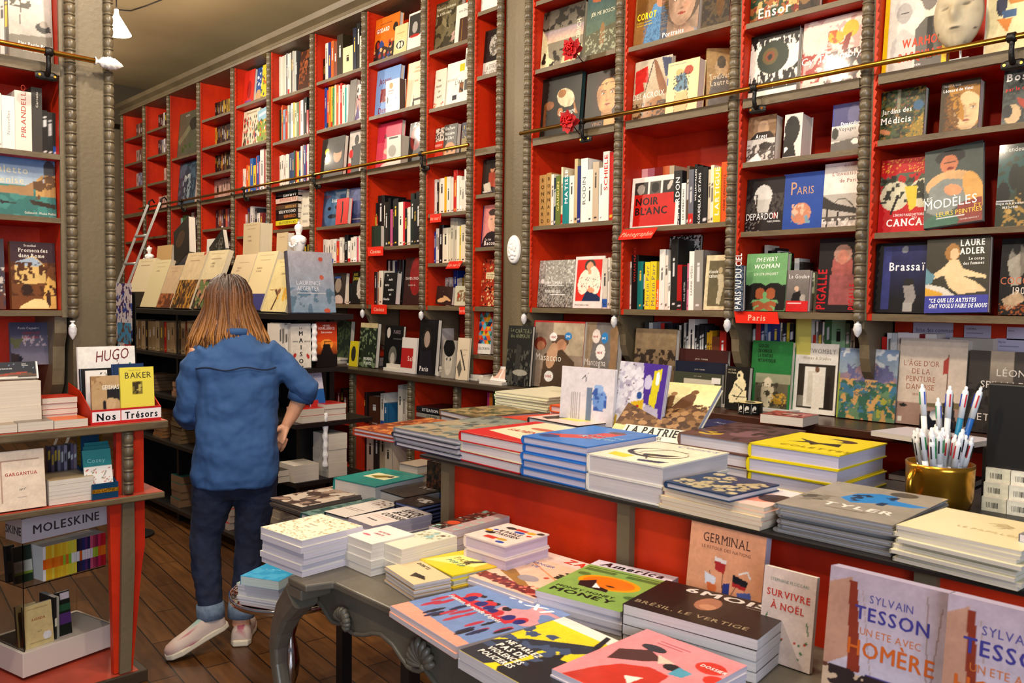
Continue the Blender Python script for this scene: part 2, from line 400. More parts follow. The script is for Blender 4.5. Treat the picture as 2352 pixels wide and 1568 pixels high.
# ================================================================ SETTING
YF = 3.0      # front plane of the long bookcase
YB = 3.26     # its back
ZC = 3.51
mb = MB(); mb.box(-9.2, -3.2, -.1, 1.2, 3.3, 0); struct('floor', mb, 'floor_boards')
mb = MB(); mb.box(-9.2, -3.2, ZC, 1.2, 3.4, ZC + .1); struct('ceiling', mb, 'ceiling_paint')
mb = MB(); mb.box(-9.2, 3.3, 0, 1.2, 3.42, ZC); struct('wall_back', mb, 'wall_paint')
mb = MB(); mb.box(-9.2, -3.2, 0, -9.0, 3.3, ZC); struct('wall_end', mb, 'wall_paint')
mb = MB(); mb.box(-9.0, 2.0, 3.12, -8.74, 3.3, ZC); mb.cur = 0; struct('trim_1', mb, 'dark_wall')
# cornice above the bookcase
mb = MB(); prof = [(3.30, 3.20), (2.97, 3.20), (2.965, 3.215), (2.985, 3.23), (2.985, 3.25), (2.945, 3.27), (2.93, 3.30), (2.96, 3.315), (2.98, 3.33), (3.30, 3.33)]
mb.prism(prof, -8.8, -3.0, 'yz'); mb.prism([(a, b + .0) for a, b in prof], -3.0, -.3, 'yz'); struct('trim_2', mb, 'grey_paint')

def bead_col(mb, x, y, z0, z1, r=.021, pitch=.042, n=12):
    """turned moulding: barrels between thin collars"""
    mb.smooth = True; k = int(round((z1 - z0) / pitch)); pr = []
    for i in range(k):
        z = z0 + i * (z1 - z0) / k; p = (z1 - z0) / k
        pr += [(r * .80, z + .02 * p), (r * .97, z + .18 * p), (r * 1.0, z + .42 * p), (r * .93, z + .64 * p), (r * .74, z + .76 * p), (r * .74, z + .79 * p), (r * .95, z + .82 * p), (r * 1.0, z + .88 * p), (r * .95, z + .94 * p), (r * .74, z + .98 * p)]
    mb.lathe(pr, (x, y, 0), n); mb.smooth = False
def pinecone(mb, c, L=.07, r=.02, axis='z', d=-1, n=12):
    """white plaster pine-cone finial pointing along d*axis from its neck"""
    mb.smooth = True; pr = [(r * .55, 0), (r * .62, L * .03), (r * .3, L * .1), (r * .3, L * .16), (r * .7, L * .24)]
    for i in range(10):
        t = i / 9; q = math.sin(math.pi * (.28 + .72 * t)) ** .75
        pr += [(r * max(.04, q) * 1.0, L * (.3 + .7 * t)), (r * max(.03, q) * .9, L * (.3 + .7 * t) + L * .02)]
    if d < 0: pr = [(a, -b) for a, b in pr][::-1]
    mb.lathe(pr, c, n, axis, wob=lambda a, h: 1 + .09 * math.sin(5 * a + h * 300)); mb.smooth = False
def rail_bracket(x, y, z, lab, axis='x', grp='brackets of the brass rails'):
    """iron hook carrying the rail: foot plate on the ledge edge, stem, ring; axis = direction of the rail"""
    mbk = MB(); mbk.smooth = True
    mbk.tube([(0, .0, -.075), (0, -.022, -.07), (0, -.03, -.045), (0, -.026, -.02), (0, -.03, -.006)], [.011, .009, .008, .008, .010], 10)
    mbk.lathe([(.0125, -.013), (.0155, -.011), (.0155, .011), (.0125, .013)], (0, -.03, 0), 14, 'x')
    f = MB(); f.tube([(-.034, .002, -.078), (-.02, -.004, -.078), (.02, -.004, -.078), (.034, .002, -.078)], [(.006, .012), (.008, .016), (.008, .016), (.006, .012)], 10)
    s_ = MB()
    for sx in (-.024, .024): s_.lathe([(.0045, 0), (.0045, .0015), (.002, .0018)], (sx, -.0125, -.078), 8, 'y')
    t = thing('rail_bracket', lab, 'bracket', (x, y, z), 0 if axis == 'x' else R_(90), grp)
    mbk.build('hook', 'iron', t); f.build('foot_plate', 'iron', t); s_.build('screws', 'brass', t)
    return t
# ---------------------------------------------------------------- long bookcase, bay by bay
BX = [-8.708, -8.124, -7.547, -6.914, -6.285, -5.699, -5.09, -4.467, -3.861, -3.448, -3.201, -3.01, -2.423, -1.833, -1.298, -.72]
HP = .0  # strand positions above
NAME = {0: 'tenth bay left of grey pillar', 1: 'ninth bay left of grey pillar', 2: 'eighth bay left of grey pillar', 3: 'seventh bay left of grey pillar', 4: 'sixth bay left of grey pillar', 5: 'fifth bay left of grey pillar',
        6: 'fourth bay left of grey pillar', 7: 'third bay left of grey pillar', 8: 'second bay left of grey pillar', 9: 'narrow bay beside grey pillar', 11: 'first bay right of grey pillar', 12: 'second bay right of grey pillar', 13: 'third bay right of grey pillar', 14: 'rightmost bay'}
LG, BT = 2.22, 1.376
SH = {0: [(290, 320.5), (290, 378), (290, 434), (290, 556)], 1: [(336, 303), (338.6, 362), (337.7, 423.5), (338, 545)], 2: [(395, 365), (395, 560)], 3: [(463, 277.5), (463, 341), (464, 403), (467, 527.7), (467, 590)],
      4: [(540, 245.6), (541, 340.6), (543, 543.7)], 5: [(626, 228), (626, 328.5), (626, 529)], 6: [(724, 191), (725.5, 301), (727, 522), (743, 605)], 7: [(842, 148), (842, 271), (842, 569)],
      8: [(979, 121), (980, 253), (978, 493), (980, 605)], 9: [(1090.5, 32), (1090.5, 178.5), (1090, 448), (1090, 568.7)], 11: [(1222, 8), (1220, 164), (1217, 520.8)], 12: [(1437, 111.5), (1424, 526)],
      13: [(1703, 59), (1695, 376), (1694, 533.5)], 14: [(2005, 325), (1995, 536)]}
SZ = {}
for k, l in SH.items():
    SZ[k] = sorted([round(P(a, b, y=YF)[2], 3) for a, b in l] + [LG, BT])
def bay_of(X):
    for i in range(15):
        if BX[i] <= X < BX[i + 1]: return i
    return 0 if X < 0 and X < BX[0] else 14
SZ[10] = SZ[11]
def shelf_z(X, z):
    return min(SZ[bay_of(X)], key=lambda q: abs(q - z))
def shelf_name(i, z):
    l = sorted(SZ[i]); k = l.index(min(l, key=lambda q: abs(q - z))); g = l.index(LG); d = k - g
    if d == 0: return 'on ledge'
    w = {1: 'one', 2: 'two', 3: 'three', 4: 'four', 5: 'five', 6: 'six'}[abs(d)]
    return '%s above ledge' % w if d > 0 else '%s below ledge' % w
for i in sorted(SZ):
    if i == 10: continue
    x0, x1 = BX[i], BX[i + 1]; zt = 3.2; zb = BT - .025
    t = thing('bookcase_bay', 'red lined grey bookcase section, %s' % NAME[i], 'bookcase', (x0, YF, 0), group='sections of the long bookcase')
    def part(n, mb, m): return mb.build(n, m, t, Matrix.Translation((-x0, -YF, 0)))
    mb = MB(); mb.box(x0 + .0251, YB, zb if i == 9 else .9755, x1 - .0215, YB + .012, zt); part('back_panel', mb, 'red_paint')
    mb = MB(); mb.box(x0 - .021, YF + .012, zb, x0 + .025, YB + .012, zt); part('side_panel', mb, 'red_paint')
    if i in (9, 14): mb = MB(); mb.box(x1 - .0215, YF + .012, zb, x1 - .0195, YB + .012, zt); part('side_panel', mb, 'red_paint')
    mb = MB(); mb.box(x0 - .019, YF, zb, x0 + .0255, YF + .0118, zt); part('stile', mb, 'grey_paint')
    if i in (9, 14): mb = MB(); mb.box(x1 - .0215, YF, zb, x1 - .0195, YF + .0118, zt); part('stile', mb, 'grey_paint')
    mb = MB(); bead_col(mb, x0, YF - .006, BT - .03, zt, pitch=.042 if i > 8 else .045); part('turned_moulding', mb, 'bead_paint')
    # notched red edging beside the moulding
    mb = MB(); n = int((zt - BT) / .03); pts = [(x0 + .0256, BT)]
    for k in range(n): z = BT + k * (zt - BT) / n; h = (zt - BT) / n; pts += [(x0 + .031, z + .1 * h), (x0 + .039, z + .85 * h)]
    pts += [(x0 + .031, zt), (x0 + .0256, zt)]
    mb.prism(pts, YF - .002, YF + .006); part('notched_edging', mb, 'red_paint')
    for z in SZ[i]:
        mb = MB(); th = .036 if z == LG else (.025 if z == BT else .02)
        mb.box(x0 + .0255, YF + .004, z - th, x1 - .0215, YB - .0005, z)
        o = part('shelf', mb, 'red_paint')
        f = MB(); y0 = YF - (.012 if z == LG else .001)
        f.box(x0 + .0455, y0, z - th, x1 - .0215, YF + .0038, z + .0005)
        f.build('shelf_edge', 'edge_paint' if i > 9 else 'edge_paint', o)
    if i not in (9,):
        # scroll bracket under the bottom shelf
        a = [(YF, 1.35), (YF, 1.32), (YF + .03, 1.30), (YF + .05, 1.26), (YF + .055, 1.21), (YF + .075, 1.16), (YF + .11, 1.125), (YF + .15, 1.11), (YF + .155, 1.085), (YB, 1.07), (YB, 1.35)]
        mb = MB(); mb.prism(a, x0 - .018, x0 + .018, 'yz'); part('scroll_bracket', mb, 'grey_paint')
    if i not in (9, 0): # plaster pine cone below each moulding
        mb = MB(); pinecone(mb, (x0, YF - .012, 1.352), .062, .016); part('pine_cone_finial', mb, 'plaster')
# grey wall pillar between the two runs
mb = MB(); mb.box(-3.18, YF + .0, 0, -3.0315, 3.3, ZC); struct('trim_3', mb, 'grey_paint')
mb = MB(); bead_col(mb, BX[10], YF - .02, 1.0, 3.2); tag(mb.build('turned_moulding', 'bead_paint'), 'turned beaded moulding along the left edge of the grey wall pillar', 'moulding')
# back wall below the bookcase painted red
for i in sorted(SZ):
    if i == 10: continue
    x0, x1 = BX[i], BX[i + 1]
    t = thing('lower_cabinet', 'low red shelving under the counter, %s' % NAME[i], 'cabinet', (x0, 2.93, 0), group='low shelving under the wall counter')
    def part(n, mb, m): return mb.build(n, m, t, Matrix.Translation((-x0, -2.93, 0)))
    mb = MB(); mb.box(x0 + .0125, YB, 0, x1 - .0125, YB + .012, .944); part('back_panel', mb, 'red_paint')
    mb = MB(); mb.box(x0 - .012, 2.93, .0, x0 + .012, YB, .944); part('side_panel', mb, 'red_paint')
    mb = MB(); mb.box(x0 - .022, 2.915, .08, x0 + .022, 2.9295, .944); bead_col(mb, x0, 2.912, .1, .944, .019, .045, 10); part('turned_moulding', mb, 'bead_paint')
    for z in (.62, .30, .08):
        mb = MB(); mb.box(x0 + .0125, 2.9305, z - .02, x1 - .0125, YB - .0005, z); part('shelf', mb, 'red_paint')
mb = MB(); mb.box(-8.74, 2.87, .945, -1.9, 3.255, .975); tag(mb.build('counter_top', 'dark_edge', bevel=.004), 'long grey-brown counter running along the wall below the bookcase', 'counter')
mb = MB(); mb.box(-1.895, 2.86, .945, -.3, 3.255, .975); tag(mb.build('counter_top', 'counter_wood', bevel=.004), 'worn dark reddish wooden counter behind the pen mug', 'counter')
# side panel of narrow bay continuing to the counter
SZ9 = P(1084, 814, y=YF)[2]
t = thing('bookcase_bay', 'lowest red compartments of the narrow bay beside the grey pillar', 'bookcase', (BX[9], YF, .976))
mb = MB(); mb.box(.002, .012, 0, .025, .25, .374); mb.build('side_panel', 'red_paint', t)
mb = MB(); mb.box(.2035, .012, 0, .2245, .25, .374); mb.build('side_panel', 'red_paint', t)
mb = MB(); mb.box(-.019, 0, 0, .0255, .0118, .374); bead_col(mb, 0, -.006, 0.0, .374); mb.build('turned_moulding', 'bead_paint', t)
mb = MB(); mb.box(.0255, 0, SZ9 - .976 - .02, .203, .25, SZ9 - .976); mb.build('shelf', 'edge_paint', t)
SZ[9] = sorted(SZ[9] + [round(SZ9, 3)])
# ---------------------------------------------------------------- brass rails
def rail(x0, x1, y, z, lab, r=.0095):
    mb = MB(); mb.smooth = True; mb.lathe([(r, x0), (r, x1)], (0, y, z), 14, 'x'); return tag(mb.build('brass_rail', 'brass'), lab, 'rail')
YR = YF - .055; ZR = LG + .052
rail(P(368, 465, y=YR)[0] - .5, P(1076, 331, y=YR)[0], YR, P(842, 378, y=YR)[2], 'thin brass ladder rail along the bookcase left of the pillar')
rail(P(1195, 302, y=YR)[0], -.3, YR, P(1700, 208, y=YR)[2], 'brass ladder rail along the bookcase right of the pillar')
ZRf = P(842, 378, y=YR)[2]; ZRn = P(1700, 208, y=YR)[2]
for px in (430, 575, 738, 985): rail_bracket(P(px, 400, y=YF)[0], YR + .03, ZRf, 'black iron hook holding the brass rail, %s' % NAME[bay_of(P(px, 400, y=YF)[0])])
for px in (1355, 1748, 2330): rail_bracket(P(px, 250, y=YF)[0], YR + .03, ZRn, 'black iron hook holding the brass rail, %s' % NAME[bay_of(P(px, 250, y=YF)[0])])
# ================================================================ LEFT CABINET (front plane x = XL, faces +x)
XL = -3.28
ML = Matrix(((0, -1, 0, XL), (1, 0, 0, 0), (0, 0, 1, 0), (0, 0, 0, 1)))   # local x -> world y, local y -> world -x (depth)
y1, y2 = .945, 1.077
t = thing('bookcase', 'near red lined grey bookcase filling the left edge of the view', 'bookcase', matrix=ML)
def lp(n, mb, m, bevel=0): return mb.build(n, m, t, bevel=bevel)
LZ = [round(P(0, 339, x=XL)[2], 3), 2.219, round(P(0, 491, x=XL)[2], 3), 1.352]
LZ = sorted(LZ)
mb = MB(); mb.box(-.4, .27, 1.32, y1 - .025, .285, ZC - .1); lp('back_panel', mb, 'red_paint')
mb = MB(); mb.box(y1 - .03, .012, 1.327, y1 - .0, .27, ZC - .1); lp('side_panel', mb, 'red_paint')
mb = MB(); mb.box(y1 - .03, 0, 1.327, y1 + .002, .0118, ZC - .1); lp('stile', mb, 'grey_paint')
mb = MB(); bead_col(mb, y1 + .004, -.008, 1.325, ZC - .1, .019); lp('turned_moulding', mb, 'bead_paint')
for z in LZ:
    th = .037 if z == 2.219 else .018 if z != 1.352 else .02
    mb = MB(); mb.box(-.4, .004, z - th, y1 - .0305, .2695, z); o = lp('shelf', mb, 'red_paint')
    mb = MB(); mb.box(-.4, -.001 if th < .03 else -.012, z - th, y1 - .0305, .0038, z + .0005); mb.build('shelf_edge', 'edge_paint', o)
mb = MB(); mb.prism([(.02, 1.33), (.02, 1.27), (.045, 1.22), (.05, 1.14), (.06, 1.08), (.10, 1.03), (.13, .99), (.2, .96), (.27, .956), (.27, 1.33)], y1 - .05, y1 - .01, 'yz'); lp('scroll_bracket', mb, 'grey_paint')
mb = MB(); pinecone(mb, (y1 - .0, -.014, 1.315), .068, .015); lp('pine_cone_finial', mb, 'plaster')
mb = MB(); mb.box(-.4, .27, .957, y1 - .02, .285, 1.3195); lp('back_panel', mb, 'red_paint')
# pillar
mb = MB(); mb.box(-3.6, y1 + .006, .958, XL - .003, y2 + .015, ZC); struct('trim_4', mb, 'grey_paint')
mb = MB(); bead_col(mb, XL + .004, y2 + .004, .97, ZC - .1, .0175); tag(mb.build('turned_moulding', 'bead_paint'), 'turned beaded moulding on the far edge of the left grey pillar', 'moulding')
# base unit: counter, lower counter, legs
t = thing('display_counter', 'grey-edged red two-tier counter below the left bookcase', 'counter', matrix=ML)
XO = -(XL + 3.045)  # front overhang, local -y
yo = -.235; ye = 1.2; zc = .955; zl = .695
mb = MB(); mb.box(-.5, yo, zc - .028, ye, .29, zc); o = lp('upper_board', mb, 'edge_paint', .004)
mb = MB(); mb.box(-.5, yo + .006, zc, ye - .004, .288, zc + .0015); mb.build('board_top', 'red_paint_top', o)
mb = MB(); mb.box(-.5, yo, zl - .022, ye - .015, .29, zl); o = lp('lower_board', mb, 'edge_paint', .004)
mb = MB(); mb.box(-.5, yo + .004, zl, ye - .02, .288, zl + .0015); mb.build('board_top', 'red_paint_top', o)
yc = P(300, 1060, x=-3.05)[1]
mb = MB(); mb.box(yc - .035, yo + .045, zl + .002, yc + .06, yo + .075, zc - .0285); lp('end_panel', mb, 'red_paint')
mb = MB(); mb.box(yc - .018, yo + .03, zl + .002, yc + .018, yo + .0445, zc - .0285); bead_col(mb, yc, yo + .026, zl + .004, zc - .03, .018, .05); lp('turned_moulding', mb, 'bead_paint')
# tapered splayed leg
zt = zl - .023
mb = MB(); mb.prism([(yc - .06, zt), (yc + .062, zt), (yc + .062, .5), (yc + .05, .42), (yc + .015, .05), (yc - .05, .05)], yo + .045, yo + .075); lp('leg', mb, 'red_paint')
mb = MB(); mb.prism([(yc - .02, zt), (yc + .02, zt), (yc + .02, .45), (yc + .003, .05), (yc - .035, .05)], yo + .028, yo + .0445); lp('leg_facing', mb, 'grey_paint')
mb = MB(); mb.box(-.5, yo + .02, 0, yc + .06, .29, .045); o = lp('plinth', mb, 'dark_edge', .004)
mb = MB(); mb.box(-.5, yo + .03, .045, yc + .03, .288, .0465); mb.build('board_top', 'red_paint_top', o)
# rail with pine-cone end
XR = XL + .055
mb = MB(); mb.smooth = True; zr = P(0, 97, x=XR)[2]; ya = P(217, 138, x=XR)[1]
mb.lathe([(.0095, -.5), (.0095, ya)], (XR, 0, zr), 14, 'y')
t = thing('brass_rail', 'short brass rail ending in a white pine cone in front of the left bookcase', 'rail')
mb.build('rod', 'brass', t); mb = MB(); pinecone(mb, (XR, ya, zr), .098, .024, 'y', 1, 16)
mb.build('pine_cone_finial', 'plaster', t)
rail_bracket(XR - .03, P(112, 150, x=XR)[1], zr, 'black iron bracket with two screws on the left bookcase ledge', 'y')
# wires and lamp
def lamp(x, y, z, lab, power=55, r=.085, grp='white cone ceiling lamps'):
    t = thing('ceiling_lamp', lab, 'lamp', (x, y, z), group=grp)
    mb = MB(); mb.smooth = True; mb.lathe([(r, 0), (r * .98, .004), (r * .2, .115), (.012, .13), (.012, .15)], (0, 0, 0), 28)
    mb.build('shade', 'lamp_glass', t); mb = MB(); mb.smooth = True; mb.tube([(0, 0, .15), (0, 0, ZC - z)], .004, 6); mb.build('cord', 'black_plastic', t)
    l = bpy.data.lights.new('bulb', 'POINT'); l.energy = power; l.color = (1.0, .86, .68); l.shadow_soft_size = .06
    o = bpy.data.objects.new('bulb', l); C.objects.link(o); o.parent = t; o.location = (0, 0, -.05)
    return t
pl = P(268, 78, z=3.05)
lamp(pl[0], pl[1], 3.05, 'white glowing cone lamp hanging beside the left pillar', 40)
for x, y, p, l in ((-7.6, 1.6, 34, 'far end of the shop'), (-3.8, 1.4, 50, 'black island shelf'), (-2.3, 1.35, 44, 'second bay right of the pillar'), (-.8, 1.3, 44, 'third bay right of the pillar'), (-1.9, -.2, 62, 'left bookcase'), (-.5, .5, 34, 'central book island'), (-5.4, -.4, 40, 'room behind the left bookcase')):
    lamp(x, y, 3.18, 'white cone ceiling lamp hanging above the ' + l, p)
mb = MB(); mb.smooth = True; a = [P(*q, z=ZC - .012) for q in ((262, 22), (300, 25), (335, 14), (370, 0), (400, -12))]; mb.tube(a, .004, 6); tag(mb.build('electric_cable', 'black_plastic'), 'thin dark cable running along the ceiling by the lamp', 'cable')
# oval plaster medallion on the pillar
c = P(1182, 573, y=YF); t = thing('wall_medallion', 'white oval plaster relief hung on the grey wall pillar', 'medallion', (c[0], YF - .001, c[2]))
mb = MB(); mb.smooth = True; mb.lathe([(.001, -.016), (.6, -.016), (.9, -.014), (.98, -.010), (1, -.005), (1, 0)], (0, 0, 0), 40, 'y')
mb.v = [(x * .046, y, z * .073) for x, y, z in mb.v]; mb.build('oval_plate', 'plaster', t)
rr = random.Random(4); mb = MB(); mb.smooth = True
for (bx, bz, r1, r2) in ((-.008, .032, .009, .009), (-.008, .012, .011, .016), (.013, .02, .007, .007), (.015, .002, .009, .015), (-.018, -.006, .010, .014), (.0, -.022, .018, .012), (.018, -.028, .009, .008), (-.02, -.03, .009, .008), (.0, -.045, .014, .007), (-.022, .018, .006, .014), (.024, .014, .005, .012)): mb.ball((bx, -.017, bz), (r1, .006, r2), 10, 6)
mb.build('relief_figures', 'plaster', t)
# ================================================================ BOOKS IN THE LONG BOOKCASE
LABELS = {}
def chk(l):
    n = len(l.replace('-', ' ').split())
    if n > 16 or n < 4: print('LABELLEN', n, l)
    LABELS[l] = LABELS.get(l, 0) + 1
    if LABELS[l] > 1: print('DUPLABEL', l)
    return l
def head(i, z):
    """free height above a shelf"""
    n = min([q for q in SZ[i] if q > z + .05] + [3.215]); return n - (.039 if n == LG else .024) - z
def fo(xl, xr, yb, yt, col, ops, lab, T=.03, y=3.05, tilt=5, yaw=0, pages='ece6dc', gloss=True, hard=True, side='W', z=None, name='book', cat='book', spcol=None, spine=(), cell=.0035, H=None, roll=0, band=None, group=None):
    """book standing cover outwards; the four pixel numbers are its left, right, lower and upper limit in the plane it stands in"""
    k = dict(y=y) if side == 'W' else dict(x=y)
    A = P(xl, yb, **k); B = P(xr, yb, **k)
    if z is None: z = shelf_z((A[0] + B[0]) / 2, A[2]) if side == 'W' else min(LZ, key=lambda q: abs(q - A[2]))
    Tp = P(xl, yt, **k); W = (B[0] - A[0]) if side == 'W' else (B[1] - A[1]); H = H or (Tp[2] - z)
    if side == 'W' and y > 3.0 and z > 1.3 and not roll and not yaw:
        i_ = bay_of((A[0] + B[0]) / 2); i_ = 11 if i_ == 10 else i_; a_ = max(A[0], BX[i_] + .0295); b_ = min(a_ + W, max(BX[i_ + 1] - .0225, a_ + .03)); A.x = a_; W = b_ - a_; H = min(H, head(i_, z) - T * .35)
    if side == 'L' and z > 1.3 and A[1] < .9: W = min(W, .912 - A[1])
    ti = R_(tilt); ya = R_(yaw)
    if side == 'W': xd = Vector((math.cos(ya), math.sin(ya), 0)); n = Vector((-math.sin(ya), math.cos(ya), 0))
    else: xd = Vector((math.sin(-ya), math.cos(ya), 0)); n = Vector((-math.cos(ya), math.sin(-ya), 0))
    if yaw: W /= math.cos(ya)
    zd = Vector((0, 0, 1)) * math.cos(ti) + n * math.sin(ti)
    if roll:
        rm = Matrix.Rotation(R_(roll), 3, n); xd = rm @ xd; zd = rm @ zd
    M = MX((A[0], A[1], z + .0008 + max(0, -W * xd.z) + T * math.sin(ti)), xd, zd)
    return book(W, H / math.cos(ti), T, col, ops, chk(lab), cat, group, M, art=col, hard=hard, pages=pages, gloss=gloss, cell=cell, name=name, spcol=spcol, spine=spine, band=band)
CN = {'white': 'f2efe8', 'cream': 'e6d9b4', 'black': '15151a', 'grey': '80807c', 'light grey': 'b8b6b0', 'dark grey': '3c3c3e', 'red': 'c62a1c', 'orange': 'e07a28', 'yellow': 'ead23a', 'green': '3f7a42', 'teal': '1f8a86', 'blue': '2f62b0', 'dark blue': '1d2650', 'pale blue': '8fb6d8', 'pink': 'd886a8', 'purple': '5e4a94', 'brown': '6a4028', 'tan': 'c4a06a', 'beige': 'd8c4a0', 'dark red': '7a1a16', 'olive': '6e6a38', 'dark green': '1c3a28', 'pale pink': 'e0c2bc', 'lilac': 'a898b8'}
def cname(h):
    h = h.lstrip('#'); h = ''.join(c * 2 for c in h) if len(h) == 3 else h
    f = lambda s: np.array([int(s[i:i + 2], 16) for i in (0, 2, 4)], float)
    v = f(h); return min(CN, key=lambda n: np.sum((f(CN[n]) - v) ** 2))
rng = random.Random(7)
def row(xl, xr, yb, yt, toks, y=3.06, texts=None, side='W', z=None, pre='', where=None, group=None, parts=True, dmax=.17, pages='ece6dc', lean=0, jit=1, dvd=False):
    """spines side by side from pixel xl to xr; a token is colour[:width[:height]]"""
    texts = texts or {}; k = dict(y=y) if side == 'W' else dict(x=y)
    A = P(xl, yb, **k); B = P(xr, yb, **k); L0 = (A[0], B[0]) if side == 'W' else (A[1], B[1])
    if z is None: z = shelf_z((A[0] + B[0]) / 2, A[2]) if side == 'W' else min(LZ, key=lambda q: abs(q - A[2]))
    if side == 'W' and z > 1.3: i_ = bay_of(sum(L0) / 2); i_ = 11 if i_ == 10 else i_; L0 = (max(L0[0], BX[i_] + .0262), min(L0[1], BX[i_ + 1] - .0225))
    Hm = P(xl, yt, **k)[2] - z; Hm = min(Hm, head(i_, z) / max(float((t.split(':') + ['', ''])[2] or 1) for t in toks.split())) if side == 'W' and z > 1.3 else Hm; tk = [(t.split(':') + ['', ''])[:3] for t in toks.split()]
    ws = [float(t[1] or 1) * (1 + jit * .12 * (rng.random() - .5)) for t in tk]; sc_ = (L0[1] - L0[0]) / sum(ws); p = L0[0]
    if where is None:
        i = bay_of((A[0] + B[0]) / 2); where = '%s, %s' % (shelf_name(i, z), NAME[i])
    obs = []
    for n, t in enumerate(tk):
        w = ws[n] * sc_; h = Hm * float(t[2] or 1) * (1 - jit * .05 * rng.random()); col = t[0]; D = min(dmax, h * .72); d0 = .006 * rng.random() * jit
        sp = []
        if n in texts:
            tx = texts[n]; s, tc = tx[0], tx[1]; stl = tx[2] if len(tx) > 2 else 'b'; sz = tx[3] if len(tx) > 3 else .5
            hh = sz * w / h; V, F, tw = text2d(s, hh * h, stl); xs = min(1.4, .86 * h / max(tw, .001)); y0 = .94 if len(tx) < 5 else tx[4]
            sp = [('t', s, .5 + sz / 2, y0, hh, tc, stl, 'l', xs, 90)]
            if len(tx) > 5: sp = tx[5]
        elif w > .006 and h > .06:
            q = rng.random(); tc = '222' if sum(lin(col)) > .9 else ('ddd' if q < .7 else 'e8c84a')
            if q < .12: sp = [('r', 0, .80, 1, .97, rng.choice(['c62a1c', 'ffffff', '222222', '2f62b0']))]
            s = ''.join(rng.choice('aeinorstlcdm') for _ in range(rng.randint(6, 11)))
            V, F, tw = text2d(s, .4 * w, 's'); a = .12 + .2 * rng.random()
            # tiny lettering too small to read in the photo: short strokes
            sp += [('r', .36, a, .62, a + .04, tc), ('r', .36, a + .06, .62, a + .18 + .2 * rng.random(), tc), ('r', .3, .9, .7, .93, tc)]
        q = rng.random(); tw_ = 'thin' if w < .013 else ('thick' if w > .028 else '')
        lab = ' '.join(('%s%s %s spine, %s from left, %s' % (pre, tw_, cname(col), ORD[n + 1], where)).split()).replace('rear thick', 'rear').replace('rear thin', 'rear').replace('thick dark', 'dark').replace('thick light', 'light').replace('thick pale', 'pale').replace('low thin', 'low')
        if side == 'W': xd = Vector((0, 1, 0)); o = (p + w - .0003, A[1] + d0, z + .0006)
        else: xd = Vector((-1, 0, 0)); o = (A[0] - d0, p + w - .0003, z + .0006)
        M = MX(o, xd, (0, 0, 1))
        obs.append(book(D, h, max(.003, w - .0006), col, (), chk(lab), 'film case' if dvd else 'book', group or ('book spines, ' + where), M, hard=w > .019 and parts, spine=sp, name='dvd_case' if dvd else 'book', gloss=rng.random() < .4, cell=.006 if w < .03 else .004, parts=parts and w > .012, pages=pages))
        p += w
    return obs
def sign(cx, cy, w, h, txt, lab, y=2.985, rot=0, sz=.42, shear=0, tc='f0c0a8'):
    c = P(cx, cy, y=y); t = MB(); t.col = lin('e2321c'); t.box(-w / 2, 0, -h / 2, w / 2, .0015, h / 2)
    sheet(t, (-w / 2, 0, -h / 2), (1, 0, 0), (0, 0, 1), (0, -1, 0), w, h, 'e2321c', [('t', txt, .5, .5 + sz / 2, sz, tc, 'bf', 'c', 1, 0, .25)])
    if shear: t.v = [(x + shear * z, y_, z) for x, y_, z in t.v]
    o = t.build('shelf_sign', 'print', matrix=Matrix.Translation(c) @ Matrix.Rotation(R_(-rot), 4, 'Y')); return tag(o, chk(lab), 'sign', 'red shelf signs')
t_ = lambda s, x, y, h, c, st='s', al='l', xs=1, rot=0, sh=0: ('t', s, x, y, h, c, st, al, xs, rot, sh)
# ---- first bay right of pillar (11)
fo(1226, 1319, 160, 24, '8a8270', [('g', '3a342a', '8f8678', 0, .5), ('g', '9a8f98', 'd8b8a0', .35, .55), ('m', '1e1a12', 9, .52, 3, (0, 0, 1, .33)), ('p', [(0, .3), (.12, .45), (.2, .8), (.36, .88), (.3, 1), (0, 1)], 'd8cfa8'), ('p', [(1, .7), (.85, .72), (.7, .9), (.55, .82), (.5, .95), (.3, 1), (1, 1)], 'cfc49a'), ('m', '2a2418', 12, .56, 5, (0, .7, 1, 1)), t_('FRIEDRICH', .93, .78, .09, 'e8e0c4', 'sf', 'l', .8, 90), ('n', .15, 30, 2)], 'tall book with white cliffs painting and vertical title above a red flower', T=.045, pages='d8cdb0')
fo(1341, 1416, 127, -14, '2f4a4a', [('g', '3d5a5c', '6a7a60'), ('p', [(0, .62), (1, .5), (1, 1), (0, 1)], '5a5a42'), ('e', .52, .66, .08, .2, '8a6a44'), ('m', 'a0a48c', 20, .62, 5, (0, .6, 1, 1)), ('p', [(.1, 0), (.45, 0), (.4, .12), (.18, .1)], 'a8623c'), t_('JÉRÔME BOSCH', .5, .33, .062, 'dcd8c0', 'sf', 'c', .82), ('n', .2, 20, 4)], 'shrink-wrapped dark teal painting book right of the white cliffs book')
fo(1232, 1321, 316, 172, '1d1a14', [('e', .62, .38, .24, .14, 'cfc4a4', 30), ('e', .52, .3, .1, .07, '9a6a3c'), ('e', .2, .46, .13, .07, '8a5a34'), ('r', .08, .45, .14, .85, '7a4a28'), ('e', .5, .6, .07, .07, 'b07a4a'), ('p', [(.82, .4), (.9, .6), (.96, .68), (.86, .66)], 'b47a48'), ('n', .35, 14, 5), t_('Caravage', .47, .66, .08, 'f4efe6', 'sf', 'l', .72, 3, .2), t_('Caravage', .47, .73, .06, '5a554a', 'sf', 'l', .8, 3, .2)], 'black old master painting book with teal edges on the rail ledge', T=.03, pages='1f4a4c')
